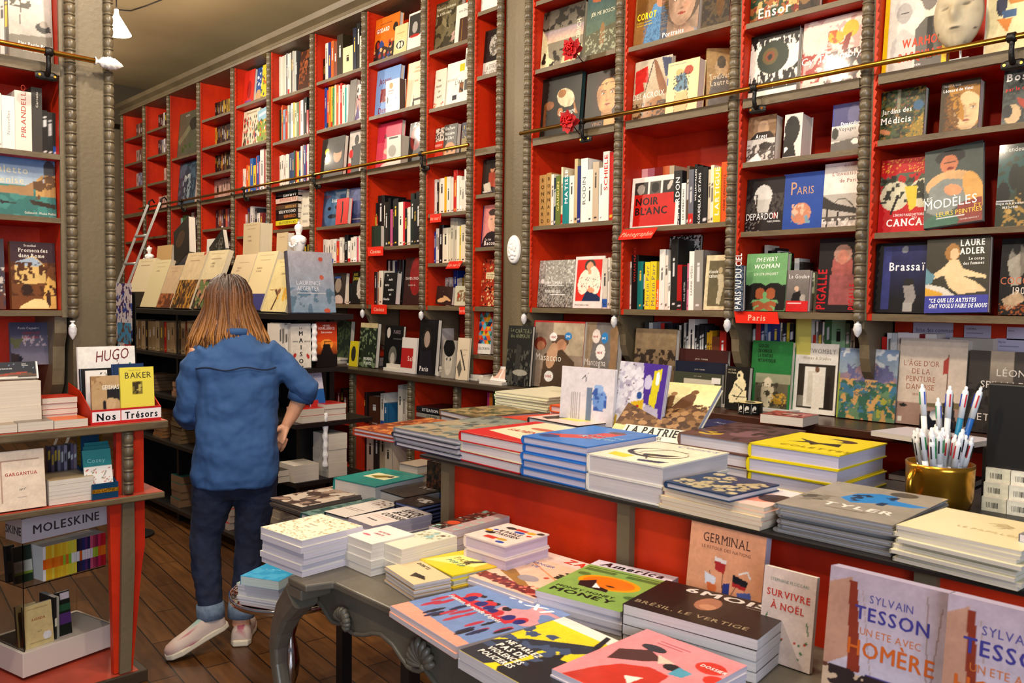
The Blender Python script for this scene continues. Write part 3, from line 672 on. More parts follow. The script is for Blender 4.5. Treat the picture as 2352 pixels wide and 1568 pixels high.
fo(1340, 1417, 300, 171, '2a241a', face(.66, .42, .36, 'dba873', '2c1a0e', '6a3a20', .62) + [('e', .66, .13, .25, .03, '3a2010'), ('l', [(.3, .26), (.66, .22), (1, .24)], .008, '4a2c14'), ('e', .6, .25, .02, .012, '1a1008'), ('r', 0, .84, .6, 1, '2a1e16'), ('n', .12, 18, 3), t_('VINCI', .24, .93, .06, 'b89070', 'sf')], 'dark book with a large painted portrait of a woman behind brass rail')
for nm, px, py, sd in (('upper', 1320, 116, 3), ('lower', 1312, 282, 9)):
    rr = random.Random(sd); c = P(px, py, y=2.93); t = thing('artificial_flower', chk('red fabric poinsettia with berries, the %s of two on the first bay' % nm), 'flower', c, group='red artificial flowers')
    mb = MB(); mb.smooth = True; mb.col = lin('b5121a')
    for i in range(15):
        a = i * 2.4; L_ = .05 + .016 * rr.random(); e = .5 + .5 * rr.random() if i % 2 else .15; w_ = .018
        d = Vector((math.cos(a), -e * .5, math.sin(a) * .85)).normalized(); s_ = d.cross(Vector((0, 1, 0))).normalized(); q = Vector((0, -.012 * (i % 3), 0)); k = .012 * rr.uniform(-1, 1)
        vs = [q, q + d * L_ * .35 + s_ * w_ + Vector((0, k, 0)), q + d * L_ * .75 + s_ * w_ * .8, q + d * L_, q + d * L_ * .75 - s_ * w_ * .8, q + d * L_ * .35 - s_ * w_ - Vector((0, k, 0)), q + d * L_ * .5 + Vector((0, .006, 0))]
        mb.add([tuple(v) for v in vs], [(0, 1, 6), (1, 2, 6), (2, 3, 6), (3, 4, 6), (4, 5, 6), (5, 0, 6)])
    mb.build('petals', 'matte', t); mb = MB(); mb.smooth = True; mb.col = lin('4a1414'); mb.tube([(0, .0, 0), (.0, .04, -.03), (0, .068, -.045 if nm == 'upper' else -.05)], .0025, 6); mb.build('stem', 'matte', t); mb = MB(); mb.smooth = True; mb.col = lin('c80f18')
    for i in range(42):
        a = rr.uniform(0, 6.28); q = .034 * math.sqrt(rr.random()); mb.ball((q * math.cos(a) - .008, -.028 - .012 * rr.random(), q * math.sin(a) * .8 + .004), .0052, 8, 5)
    mb.build('berries', 'print_gloss', t)
row(1229, 1413, 517, 392, 'c8a468:22:.95 b8945a:16:.93 e8e4da:8:.9 1c3450:8:.86 6f7d3c:14:.9 efe0c0:6:1.0 1f8a8c:22:.82 f0ece4:14:.86 cdbb8e:10:1.1 24307c:9:.98 f2efe8:20:1.12 eceae4:16:.93 c9b8a0:17:1 f4f1ea:12:.93 f2eee6:17:1.17 c8241c:11:1.15 c9c2b6:8:.9',
    texts={0: ('', '', 'b', .5, .9, [t_(ch, .5, .14 + i * .13, .075, '3a2412', 'b', 'c') for i, ch in enumerate('BONNARD')]), 1: ('', '', 'b', .5, .9, [t_(ch, .5, .14 + i * .13, .065, '3a2412', 'b', 'c') for i, ch in enumerate('BONNARD')]), 4: ('GAUGUIN', 'e8d488', 'b', .5, .7), 6: ('MATISSE', 'ffffff', 'b', .45, .55), 10: ('RODIN', '555555', 'sf', .5, .7), 14: ('SCHIELE', 'c8241c', 'b', .62, .55)})
fo(1232, 1313, 706, 600, 'a8a49c', [('n', .5, 26, 8), ('m', '5a5650', 40, .55, 6, (0, .5, 1, 1), 2.5), ('m', 'dcdad4', 30, .62, 3, (0, 0, 1, .5)), t_('SOL Y SOMBRA', .2, .52, .075, 'f6f6f2', 'b', 'l', .62), t_('MIQUEL BARCELO', .2, .69, .06, 'f6f6f2', 'b', 'l', .6), ('e', .12, .44, .05, .05, 'f4f4f0'), ('r', .25, .53, .72, .545, 'f0f0ee'), ('r', .35, .73, .78, .745, 'f0f0ee')], 'silver-grey book with white hand lettering on the bottom shelf', T=.03)
fo(1315, 1381, 709, 590, 'e9dfda', [('r', .07, .06, .93, .86, 'd8301c'), ('p', [(.3, .86), (.42, .68), (.7, .66), (.93, .8), (.93, .86)], '1c2e58'), ('e', .52, .18, .19, .12, '4a4438'), ('e', .52, .2, .12, .09, 'eda884'), ('e', .34, .5, .2, .24, 'f0ead8', 12), ('e', .7, .46, .2, .27, 'f0ead8', -12), ('e', .52, .42, .14, .15, 'f0ead8'), ('r', .47, .26, .57, .34, 'eda884'), ('s', 60, (.2, .4, .85, .7), ['2a2a30', 'c86040'], .008, .014, 4), ('e', .6, .65, .13, .05, 'eda884', 10), t_('Matisse comme un roman', .07, .95, .03, '333', 'bf', 'l', .7)], 'white framed red book showing a drawn woman in a wide blouse', T=.008, pages='d8cfc6')
row(1383, 1411, 708, 592, 'd8d0c4:11 ece8e0:4 cfc6b6:6 e6e0d6:5', jit=.3)
# ---- second bay right (12)
fo(1440, 1515, 105, -22, '8a6a3c', [('r', 0, 0, .35, 1, '9a7240'), ('r', .05, .2, .4, .6, '7a5628'), ('p', [(.55, .35), (.8, .3), (1, .6), (1, 1), (.3, 1), (.4, .7)], '5f8fb8'), ('e', .78, .3, .14, .12, 'c89070'), ('m', '3f6a94', 24, .56, 2, (.3, .5, 1, 1), 2), t_('COROT', .08, .55, .11, 'f0dc30', 'k', 'l', .62), t_('Le peintre et ses modeles', .08, .6, .022, 'f0dc30', 'b', 'l', .8), t_('The Painter and his Models', .08, .65, .022, 'f0dc30', 'b', 'l', .8), ('n', .15, 18, 3)], 'ochre book with yellow capital title and a blue painted dress')
fo(1514, 1601, 88, -42, 'a08a78', face(.55, .38, .42, 'b89a84', '6a5c50', '8a8c94', .67) + [('n', .25, 16, 6), t_('Portraits', .08, .92, .08, 'f4f4f4', 'b', 'l', .85)], 'book with a greyish painted head, right of the ochre yellow-titled book')
fo(1610, 1673, 62, -60, '3a3430', [('m', '5a4c38', 8, .5, 4), ('p', [(.1, 0), (.5, 0), (.3, .5)], '2c3c66'), ('e', .65, .5, .15, .3, '6a4c2c'), ('n', .3, 14, 2)], 'dark painted cover half seen at the right of the top shelf')
fo(1444, 1528, 280, 146, 'b8a078', [('g', 'cfc4ae', 'a08058'), ('p', [(.02, .16), (.35, .1), (.42, .38), (.25, .36), (.3, .5), (.05, .55)], 'c8302a'), ('p', [(.72, 0), (1, .05), (1, .3), (.85, .34)], '3a4668'), ('p', [(.5, 0), (.6, .05), (.85, .42), (.95, .6), (.75, .62), (.6, .3)], '8a5a34'), ('l', [(.5, .05), (.32, .52)], .014, '4a3020'), ('p', [(.35, .7), (.7, .62), (1, .8), (1, 1), (.2, 1)], 'a0703c'), ('m', '4a3420', 14, .56, 8, (0, .7, 1, 1)), ('n', .2, 14, 9), t_('DELACROIX', .0, .63, .095, 'f2ece0', 's', 'l', .83)], 'book with painted flag bearer and wide white capital title, behind rail', T=.025)
fo(1527, 1599, 265, 148, 'e4d6a8', [('e', .4, .22, .13, .07, 'c8b078', 20), ('e', .68, .2, .14, .09, 'b05038'), ('p', [(.25, .28), (.55, .24), (.66, .4), (.68, .55), (.35, .58), (.22, .5), (.36, .42)], '6a8ca0'), ('m', '3a3a44', 26, .57, 3, (.2, .22, .7, .6)), ('p', [(.32, .6), (.65, .58), (.72, .82), (.6, 1), (.28, 1), (.25, .8)], 'dcb888'), ('l', [(.3, .6), (.25, .8), (.3, 1)], .008, '8a5a3a'), ('l', [(.66, .6), (.72, .82), (.62, 1)], .008, '8a5a3a'), t_('Femmes Amour et Papillons', .06, .06, .03, '5a7a98', 'sf', 'l', .7), ('r', 0, .28, .04, .42, '2f62b0')], 'cream book with a drawn standing figure in a blue wrap', T=.05, y=3.04)
fo(1622, 1668, 247, 110, 'a88a58', [('e', .5, .3, .22, .14, 'c0a880'), ('e', .5, .22, .15, .1, '5a5040'), ('p', [(.2, .5), (.5, .4), (.9, .55), (1, 1), (0, 1), (.1, .7)], '6a6660'), ('n', .3, 14, 3), t_('Toulouse', .1, .5, .09, 'e8e0c8', 'sf', 'l', .7, 8), t_('Lautrec', .14, .6, .09, 'e8e0c8', 'sf', 'l', .75, 8)], 'olive portrait book turned sideways at the right end of the rail ledge', yaw=38, T=.03, y=3.09)
fo(1436, 1544, 527, 412, 'ece6e0', [('r', .06, .1, .35, .34, '3a3634'), ('r', .38, .1, .62, .34, '5a5450'), ('r', .66, .1, .94, .34, '2e2a28'), ('e', .2, .24, .08, .1, 'a8a098'), ('e', .5, .22, .08, .1, '1a1818'), ('e', .8, .2, .04, .1, 'c8c0b8', 30), ('r', .06, .34, .94, .96, 'c41e14'), t_('NOIR', .1, .55, .15, '2a0a08', 'k', 'l', 1), t_('BLANC', .1, .74, .15, '2a0a08', 'k', 'l', 1.02), t_('&', .3, .66, .05, '2a0a08', 'k', 'l', 1)], 'white book with photo strip over a red panel with black title', T=.015)
row(1449, 1546, 527, 392, 'd8a0a8:20 b06a7a:22 8a2a2a:25 c06030:20 b8a890:14', y=3.14, pre='rear ', dmax=.1, jit=.2)
row(1546, 1668, 522, 390, '2a2a2c:22:1 f0eee8:11:.78 6a5844:8:1.05 70727c:14:1 1a1a1c:9:1.05 18181a:18:1.02 26262a:13:1 d8ccb0:8:.96 e8e0cc:9:1 e8cc2c:18:.95 e0641e:17:1.04',
    texts={0: ('DEPARDON', 'f0f0f0', 'b', .55, .98), 1: ('LES AMERICAINS', '333333', 'b', .4, .85), 4: ('WILLIAM+KLEIN', 'f0f0f0', 'b', .55, .6), 5: ('KOUDELKA GITANS', 'f0f0f0', 'b', .4, .98), 9: ('LARTIGUE', 'f8f4e0', 'k', .62, .85), 10: ('ANNE LIENOVITZ', '7a1e10', 'b', .3, .8)})
sign(1463, 537, .19, .045, 'Photographie', 'slanted red sign with italic lettering below the photo strip book', shear=.8)
row(1431, 1612, 711, 578, 'e8e4dc:6:.86 1a1618:20:.97 1c7c78:18:.84 222:7:.8 ecd630:17:.84 ead42c:18:.84 e86c1c:9:.52 f0ece4:17:1.02 e4ddd0:9:.94 f2eee6:8:.68 2a2a28:19:1.22 e8e6e2:1:.4 b01c18:13:.78 16161a:14:.74 c87894:6:.78 f3f0ea:14:1 98948c:25:.98',
    texts={1: ('VIVIAN MAIER', 'b0362a', 'b', .35, .5), 4: ('Martin Parr', '7a6a78', 'sf', .6, .92), 5: ('Martin Parr', '7a6a78', 'sf', .6, .92), 15: ('SABINE WEISS', '6a5a50', 's', .4, .75), 13: ('SAUL LEITER', 'd8d8d8', 's', .3, .8), 6: ('De Gaulle', 'fff4e0', 'b', .55, .9)})
fo(1529, 1600, 620, 536, '2a2a2a', [('m', 'c8c8c4', 12, .55, 9), ('m', 'e8e8e4', 30, .6, 3)], 'tall black and white photo book standing behind the shorter ones', y=3.16, z=1.376, T=.02)
fo(1615, 1672, 712, 588, 'd9cba8', [('r', .14, .1, .94, .93, '6b6248'), ('n', .2, 10, 3), ('e', .62, .28, .09, .06, 'b8a888'), ('p', [(.5, .34), (.74, .34), (.8, .55), (.66, .9), (.5, .88), (.58, .6)], 'c8bca0'), t_('claude', .14, .33, .07, 'f0ece0', 'b', 'l', .7), t_('cahun', .16, .41, .07, 'f0ece0', 'b', 'l', .7)], 'cream book with sepia seated figure at the end of bottom shelf', y=3.02)
# ---- third bay right (13)
fo(1702, 1812, 50, -70, '5a5a34', [('m', 'a86a3c', 6, .5, 3), ('m', '2c4a34', 8, .56, 5), ('m', 'd8b878', 10, .62, 9), ('m', '8a2c24', 9, .64, 2), t_('James', .36, .76, .05, 'f4f0e4', 'sf'), t_('Ensor', .18, .9, .17, 'f4f0e4', 'bf', 'l', .9), t_('Gallimard', .5, .98, .03, 'e0c080', 'sf')], 'colourful crowd painting book with large cream title, top left corner')
fo(1815, 1880, 25, -70, '3a2c22', [('e', .5, .5, .3, .3, '8a6a44'), ('m', '1c1612', 8, .52, 3)], 'dark brown art book on top shelf beside the cream titled one')
fo(1703, 1812, 234, 88, 'e6e2d8', [('r', 0, .0, 1, .87, '1c1a18'), ('e', .45, .4, .62, .3, 'eeeae0', -6), ('s', 90, (0, .12, 1, .2), ['eeeae0', '1c1a18'], .01, .03, 3, 2.5), ('s', 90, (0, .62, 1, .72), ['eeeae0', '1c1a18'], .01, .03, 5, 2.5), ('e', .48, .38, .33, .25, '2a3a2c'), ('e', .42, .36, .16, .13, '6a5a2c'), ('e', .42, .36, .1, .08, '8a4a24'), ('e', .42, .37, .05, .045, '0c0c0c'), ('r', 0, .87, 1, 1, 'f0ece4'), t_('Ceija Stojka', .35, .83, .07, 'f4f2ea', 'bf', 'l', .78)], 'black and white book with one huge green eye', T=.03)
fo(1837, 1984, 206, 51, 'e2d2c8', [('n', .08, 6, 3), ('m', 'cfa8a0', 7, .58, 6), ('e', .53, .3, .13, .09, 'e8b030', 20), ('m', 'd8601c', 18, .55, 6, (.4, .2, .68, .42)), ('e', .75, .22, .12, .12, 'e8b430', 10), ('p', [(.68, .3), (.78, .26), (.7, .55), (.6, .56)], '8a3a30'), ('m', 'a8382c', 9, .5, 8, (0, .45, .5, .9)), ('e', .68, .76, .3, .2, '3a2420'), ('m', '5a3028', 13, .5, 2, (.4, .5, 1, .98)), ('m', '1c1818', 20, .6, 12, (.3, .6, 1, 1)), ('m', 'e2d2c8', 14, .6, 4, (0, .5, 1, 1)), t_('Cy Twombly', .0, .62, .11, 'f8f4f0', 's', 'l', 1.02)], 'pale canvas book with red and yellow paint bursts and white title', T=.025)
fo(1703, 1766, 373, 275, '7a5c40', [('r', 0, 0, 1, .5, 'a08060'), ('e', .55, .28, .2, .18, 'c8a888'), ('p', [(.1, .5), (.3, .36), (.8, .34), (1, .5)], '1e1814'), ('r', 0, .5, 1, 1, 'd0ccc6'), ('m', '5a5450', 12, .5, 5, (0, .62, 1, 1)), ('e', .66, .66, .22, .08, '3a3430'), ('p', [(0, 1), (.4, .8), (.6, 1)], 'f0f0ee'), t_('Atget', .3, .49, .1, 'ffffff', 'b', 'l', .7), t_('Paris', .7, .49, .1, '4a2a14', 'b', 'l', .7)], 'sepia photographer book with an old bridge photo on the lower half', T=.055)
fo(1797, 1838, 362, 268, 'e2ded6', [('e', .45, .35, .42, .3, '141210'), ('p', [(.1, .4), (.85, .4), (.75, .6), (.6, .7), (.75, 1), (0, 1), (0, .6)], '141210'), ('p', [(.05, .75), (.3, .78), (.1, .9)], 'f0f0f0')], 'thick book with black head silhouette in profile on white', T=.085, y=3.04)
fo(1907, 1976, 348, 243, 'd8d4cc', [('r', 0, 0, 1, .45, '4a4a80'), ('e', .7, .25, .2, .2, '6a6a94'), ('r', 0, .0, .04, .45, '2f3a94'), ('g', 'e0dcd8', 'a8a49c', .45, .75), ('p', [(0, .8), (1, .7), (1, 1), (0, 1)], '6a6660'), ('e', .12, .6, .12, .12, '3a3a34'), ('e', .8, .8, .12, .06, 'e8e6e0'), t_('Depardon', .3, .46, .08, 'ffffff', 'k', 'l', .75), t_('Voyages', .24, .56, .08, '333', 's', 'l', .85)], 'small book with violet top and white car on a road')
fo(1701, 1787, 530, 415, '16161a', [('e', .45, .35, .24, .22, 'd8d6d0'), ('p', [(.24, .4), (.66, .4), (.6, .68), (.34, .68)], 'c8c6c0'), ('m', '4a4844', 20, .5, 3, (0, .3, .3, .7), 2), ('m', '4a4844', 20, .5, 5, (.66, .3, 1, .7), 2), ('r', .2, .64, .8, .7, '5a5854'), t_('DEPARDON', .03, .78, .13, 'f4f4f4', 's', 'l', .66), t_('PARIS JOURNAL', .6, .84, .035, 'e8e8e8', 'b', 'l', .7), ('e', .78, .715, .06, .05, 'a03028'), ('m', '8a8680', 24, .6, 7, (0, .8, .4, 1))], 'black book with an arched street photo above a white title')
fo(1793, 1888, 527, 402, '2450a0', [t_('P', .2, .38, .24, 'c8a088', 's', 'l', .75), t_('ARIS', .34, .38, .14, 'c8a088', 's', 'l', .8), ('r', .3, .43, .75, .44, '9ab0d0'), ('r', .36, .48, .68, .488, '9ab0d0'), ('e', .47, .72, .24, .19, 'c88a6c'), ('m', '7aa0b0', 10, .5, 3, (.25, .7, .7, .9)), ('m', 'e8b8a0', 12, .55, 4, (.25, .55, .7, .75))], 'blue book with a round painting of the city', T=.025)
fo(1886, 1972, 523, 370, 'e8e2da', [('r', 0, .48, 1, 1, 'b8b2aa'), ('p', [(0, .5), (.3, .62), (1, .74), (1, .82), (.5, .76), (0, .7)], '3a3632'), ('l', [(.25, .66), (.42, .56), (.6, .56), (.78, .66), (.95, .8)], .014, '2a2622'), ('r', .1, .72, .15, 1, '2c2824'), ('r', .4, .76, .46, 1, '2c2824'), ('r', 0, .84, 1, .9, '5a544e'), ('m', 'dcd8d0', 16, .56, 4, (0, .86, 1, 1)), t_('Eric Hazan', .92, .07, .035, '8a4a3a', 'sf', 'r'), t_("L'invention", .92, .2, .06, '9a4a3a', 'sf', 'r'), t_('de Paris', .92, .31, .06, '9a4a3a', 'sf', 'r')], 'white topped book with a steel viaduct photo')
row(1722, 1795, 714, 562, '222:1:.86 555048:1.3:.9 e8e0d0:1.2:1 222:1:.92 443:1:.9 30302e:1:.95 e0dcd0:.8:.9 222:1:.9', y=3.16, pre='rear ', dmax=.09)
row(1806, 1869, 716, 600, '7a4a38:1 332:1 e8e4dc:1.2:1.06 45403c:1 e4e0cc:1.4:.8 dcdcd4:1:.8 c8d0b8:1:.8', y=3.15, pre='backmost ', dmax=.09)
fo(1708, 1801, 716, 585, '7cae78', [('e', .3, .66, .26, .15, '1a1614'), ('e', .72, .66, .26, .15, '1a1614'), ('e', .02, .74, .2, .2, '1a1614'), ('e', 1, .74, .2, .2, '1a1614'), ('e', .38, .7, .12, .1, 'a8603c'), ('e', .64, .7, .12, .1, 'a8603c'), ('e', .5, .72, .05, .05, '7cae78'), ('l', [(.05, .95), (.35, .86), (.68, .98)], .05, 'a8603c'), ('l', [(.95, .95), (.66, .86), (.32, .98)], .05, 'a8603c'), ('p', [(0, .88), (.2, .86), (.25, 1), (0, 1)], '1a1614'), ('p', [(1, .88), (.8, .86), (.75, 1), (1, 1)], '1a1614'), t_("I'M EVERY", .5, .14, .075, 'f4f8ee', 'b', 'c', .8, 2, .15), t_('WOMAN', .5, .26, .08, 'f4f8ee', 'b', 'c', 1, 2, .15), t_('LIV STROMQUIST', .5, .38, .045, 'e8f0e0', 'b', 'c', .85, 1, .1)], 'green illustrated book with two drawn women facing each other', y=2.995+.03, gloss=False)
fo(1687, 1706, 712, 610, '1d2c44', [('m', '6a7a8c', 14, .5, 3), t_('PARIS VU DU CIEL', .75, .95, .16, 'f0f0f0', 'b', 'l', .62, 90)], 'narrow blue aerial photo book beside the green illustrated book', T=.02, y=2.97, z=BT, tilt=0)
fo(1804, 1854, 717, 622, '7c7672', [('g', '8a8480', '6a6460', 0, .8), ('e', .45, .45, .1, .07, 'd8b8a0'), ('p', [(.3, .55), (.6, .5), (.75, .78), (.2, .78)], '16141a'), ('e', .75, .68, .12, .1, 'b0a8a0'), ('r', 0, .74, 1, 1, 'cc2424'), ('r', .06, .8, .7, .81, 'f0e0e0'), ('r', .06, .85, .8, .86, 'f0e0e0'), ('r', .06, .9, .5, .91, 'f0e0e0'), t_('La Goulue', .06, .2, .1, 'f8f4f0', 'sf', 'l', .85)], 'small grey book with dancer and a red bottom strip', T=.025, y=3.02)
fo(1873, 1965, 717, 550, '221a1c', [('e', .6, .42, .26, .28, 'a8605a'), ('e', .6, .22, .22, .13, 'b89080'), ('e', .6, .26, .13, .1, 'c88874'), ('p', [(.3, .5), (.9, .5), (.95, .9), (.3, .9)], '9a5a58'), ('n', .3, 10, 4), t_('PIGALLE', .23, .97, .13, 'c01c28', 'k', 'l', .72, 90), t_('PIGALLE', .98, .97, .1, 'c01c28', 'k', 'l', .6, 90)], 'black book with red vertical capitals and a blonde woman in lace', T=.04, hard=True)
sign(1737, 729, .19, .047, 'Paris', 'red sign with italic word under the green illustrated book', shear=-.2, sz=.5)
# ---- rightmost bay (14)
fo(2012, 2158, 172, -55, 'f2cf16', [('r', .08, 0, .93, .97, 'e9e4d8'), ('e', .32, .37, .17, .11, 'd8d6d0'), ('e', .31, .42, .12, .1, 'b8b4b0'), ('p', [(.14, .68), (.3, .56), (.5, .66), (.5, .97), (.1, .97)], 'cfccc6'), ('e', .7, .24, .2, .13, '2a2826'), ('e', .7, .32, .12, .12, '8a8480'), ('p', [(.5, .6), (.65, .5), (.8, .5), (.93, .56), (.93, .97), (.52, .97)], '6f6c68'), ('p', [(.68, .5), (.76, .5), (.8, .9), (.7, .9)], '2a2826'), ('l', [(.26, .42), (.38, .42)], .012, '333'), t_('WARHOL', .31, .76, .085, 'e04a1c', 'k', 'l', .62), t_('BASQUIAT', .26, .89, .085, 'e04a1c', 'k', 'l', .6), t_('TASCHEN', .5, .95, .02, 'eee', 'b', 'c')], 'large yellow framed book with two men and orange capitals', T=.03)
fo(2258, 2362, 128, -90, 'e8dcae', [('r', 0, 0, .03, 1, 'f2ead0'), ('p', [(.3, .3), (.7, .1), (1, .25), (1, .5), (.55, .5)], 'c88a3c'), ('e', .35, .48, .12, .12, '2c3450'), ('p', [(.35, .55), (.7, .55), (.7, .62), (.4, .62)], '3a628c'), ('p', [(.25, .62), (.6, .64), (.5, .78)], 'd88a34'), ('n', .08, 10, 3)], 'large cream book with abstract orange and blue shapes at the right edge', T=.03)
fo(2008, 2107, 323, 203, '23301e', [('m', '4a5a34', 14, .55, 3), ('m', '8a6a2c', 16, .64, 8), ('e', .86, .36, .12, .1, '3a6484', 50), ('p', [(.75, .75), (1, .5), (1, 1), (.6, 1)], '9a8438'), ('s', 40, (.6, .6, 1, 1), ['d8a838', '2c5a5a'], .015, .02, 3), ('e', .13, .82, .14, .05, 'c88a60', 20), ('e', .4, .1, .04, .4, '8a8a70'), ('s', 30, (.2, .1, .7, .4), ['a83a24'], .008, .012, 5), t_('Jardins des', .03, .46, .1, 'f6f4ec', 'bf', 'l', .78), t_('Médicis', .02, .66, .13, 'f6f4ec', 'bf', 'l', .92)], 'dark green garden painting book with peacock and white title', T=.035)
fo(2156, 2245, 302, 178, '4a3a20', face(.68, .58, .4, 'e2c698', 'a8782c', None, .7, .2) + [('m', '6a4414', 22, .5, 4, (.1, .3, .4, 1)), ('r', 0, 0, 1, .1, '3a2e1c'), ('e', .42, .42, .12, .4, 'b8862e', -20), ('m', '7a5418', 22, .5, 9, (.15, .25, .5, .95)), t_('Daniel Arasse', .06, .1, .045, 'f0ece0', 'sf', 'l', .8), t_('Léonard de Vinci', .06, .2, .065, 'ffffff', 'bf', 'l', .72)], 'thick brown book with close-up painted face of a curly haired woman', T=.05)
fo(2299, 2362, 284, 155, '48524e', [('m', '2c3434', 7, .5, 3), ('e', .4, .8, .3, .18, 'c8b088'), ('e', .2, .74, .18, .12, '23262c'), ('p', [(.5, .5), (1, .6), (1, .8), (.6, .62)], 'a8402c'), t_('Bosch', .12, .2, .14, 'f4f0e4', 'kf', 'l', .9), t_('par le detail', .1, .38, .07, 'd8301c', 'b', 'l', .9)], 'grey green painting book with big white and small red title')
fo(1999, 2142, 535, 372, 'c21f26', [('s', 150, (0, 0, 1, .2), ['e8c050', 'e09a40'], .006, .012, 3), ('m', '5a6a58', 9, .5, 3, (0, .2, 1, .42)), ('e', .25, .5, .24, .2, 'd8d4b8'), ('e', .72, .48, .26, .2, 'd8d4b8'), ('m', '3a3e34', 14, .55, 9, (0, .22, 1, .6)), ('p', [(.4, .38), (.6, .38), (.6, .66), (.5, .72)], 'e0c848'), ('l', [(.3, .5), (.2, .74)], .02, '1c1818'), ('l', [(.7, .5), (.82, .74)], .02, '1c1818'), t_("L'INCROYABLE HISTOIRE", .25, .78, .035, 'f8f0f0', 'b', 'l', .66), t_('DU', .55, .82, .03, 'f8f0f0', 'b'), t_('CANCAN', .14, .91, .1, 'f8f4f4', 'kf', 'l', .82)], 'red comic-style book with a crowd of skirted dancers', T=.02, y=3.06)
fo(2122, 2258, 505, 345, '4a5450', [('e', .45, .13, .26, .09, '1e2024'), ('e', .43, .22, .15, .12, 'c07a58'), ('r', .33, .19, .55, .21, '1c1c1e'), ('e', .45, .28, .06, .02, '7a2420'), ('e', .45, .48, .42, .17, 'cfa878'), ('p', [(.1, .5), (.35, .4), (.7, .45), (.75, .7), (.3, .9), (.05, .8)], '868c88'), ('e', .5, .56, .16, .07, 'd89a70', 20), ('e', .85, .6, .16, .25, 'cfa05c', -15), ('p', [(.6, .75), (1, .7), (1, 1), (.5, 1)], '8a3830'), ('e', .3, .95, .3, .1, '3a6a58'), ('n', .12, 12, 3), t_('LES', .0, .66, .05, 'f0f0ec', 's'), t_('MODÈLES', .01, .77, .12, 'f6f6f2', 's', 'l', .83), t_('ET', .86, .83, .05, 'e8c84a', 's'), t_('LEURS PEINTRES', .22, .88, .06, 'e8c84a', 's', 'l', .82), ('r', .22, .90, .7, .905, 'ddd'), t_('OLIVIER RENAULT', .62, .96, .018, 'ddd', 's')], 'tilted book of a painted woman in a black hat over the red book', T=.02, y=2.99, roll=-6, tilt=14)
fo(2284, 2362, 520, 335, '3c4434', [('m', '2f5a58', 6, .5, 3, (0, .1, 1, .6)), ('e', .5, .4, .16, .16, '20221c'), ('e', .2, .6, .2, .14, '16181a'), ('p', [(.6, .3), (.75, .28), (.9, .75), (.6, .75)], '2a2c22'), ('m', 'a88a4a', 10, .6, 6, (.2, .6, 1, 1)), ('e', .4, .82, .1, .03, 'c8a860'), t_('Splendeurs & misères', .06, .09, .06, 'e8e8e0', 's', 'l', .8), ('r', .0, .68, .5, .69, 'ddd'), t_('Images de la prostitution', .0, .73, .03, 'f0f0ec', 'b', 'l', .7), t_('1850-1910', .2, .78, .03, 'f0f0ec', 'b')], 'dim green painting book of top-hatted figures at the right edge')
fo(2004, 2126, 720, 546, '16161a', [('g', '30346a', '16161e', .05, .8), ('r', 0, 0, .14, 1, '101014'), ('p', [(.14, .05), (.3, .05), (.3, .95), (.14, .95)], '3a3f7a'), ('n', .25, 9, 3), ('e', .66, .58, .1, .07, '2a2624'), ('p', [(.55, .62), (.74, .6), (.8, .78), (.7, .95), (.58, .95), (.6, .8)], '9a9490'), ('r', .56, .85, .74, .98, 'aaa8a2'), ('e', .55, .1, .06, .05, '8a8c94'), t_('Brassaï', .27, .4, .125, 'f4f4f8', 'b', 'l', .82), ('r', .27, .24, .75, .25, '999')], 'shrink-wrapped dark blue photo book of a bare back', T=.04, spcol='101014', y=3.03)
fo(2122, 2268, 721, 552, '3c382c', [('e', .42, .2, .12, .12, 'a8793c'), ('e', .45, .22, .07, .08, 'e2c49a'), ('p', [(.38, .3), (.52, .3), (.6, .42), (.95, .52), (.96, .56), (.6, .52), (.8, .6), (.98, .72), (.55, .76), (.38, .66), (.3, .5), (.08, .56), (.05, .52), (.3, .38)], 'e6cda2'), ('p', [(0, .6), (.3, .66), (.5, .78), (0, .78)], 'd8d2c4'), ('p', [(0, .66), (.3, .74), (.25, .78), (0, .78)], 'd8a83c'), ('p', [(0, .4), (.15, .5), (.1, .6), (0, .62)], '6a94a0'), ('r', 0, .77, 1, 1, '4448a0'), t_('LAURE', .92, .12, .085, 'f6f4ee', 'kf', 'r', .7), t_('ADLER', .92, .23, .085, 'f6f4ee', 'kf', 'r', .7), t_('Le corps', .92, .31, .04, 'f6f4ee', 'bf', 'r', .8), t_('des femmes', .92, .37, .04, 'f6f4ee', 'bf', 'r', .8), t_('"CE QUE LES ARTISTES', .07, .86, .055, 'ffffff', 'kf', 'l', .62, 0, .2), t_('ONT VOULU FAIRE DE NOUS"', .07, .935, .055, 'ffffff', 'kf', 'l', .6, 0, .2)], 'book of a reclining nude painting with a blue lower band', T=.03, y=2.99, roll=-2, tilt=8)
fo(2291, 2362, 722, 550, '1e1a18', [('e', .55, .3, .3, .22, '8a8478'), ('e', .5, .12, .12, .1, '2a2622'), ('p', [(.2, .3), (.6, .2), (.7, .6), (.4, .62)], 'b0a898'), ('p', [(.1, .8), (.6, .68), (.9, .8), (.3, .95)], 'c0a888'), ('m', 'a8602c', 22, .6, 3, (0, .85, 1, 1)), ('n', .2, 8, 3), t_('COCOTTES', .03, .6, .1, 'd8805c', 's', 'l', .8), t_('1900', .45, .73, .1, 'e8e0d4', 'sf', 'l', .8)], 'black book of a posing nude photo at the right edge', T=.03)
c = P(2205, 45, y=3.0); t = thing('mask', chk('white spotted theatre mask on a stand, between two books above the rail'), 'mask', (c[0], c[1], LG + .0012))
mb = MB(); mb.smooth = True; mb.col = lin('d9cbb2'); hz = c[2] - LG + .01; rr = random.Random(2); nu, nv = 34, 40; vs = []; cs = []; fs = []
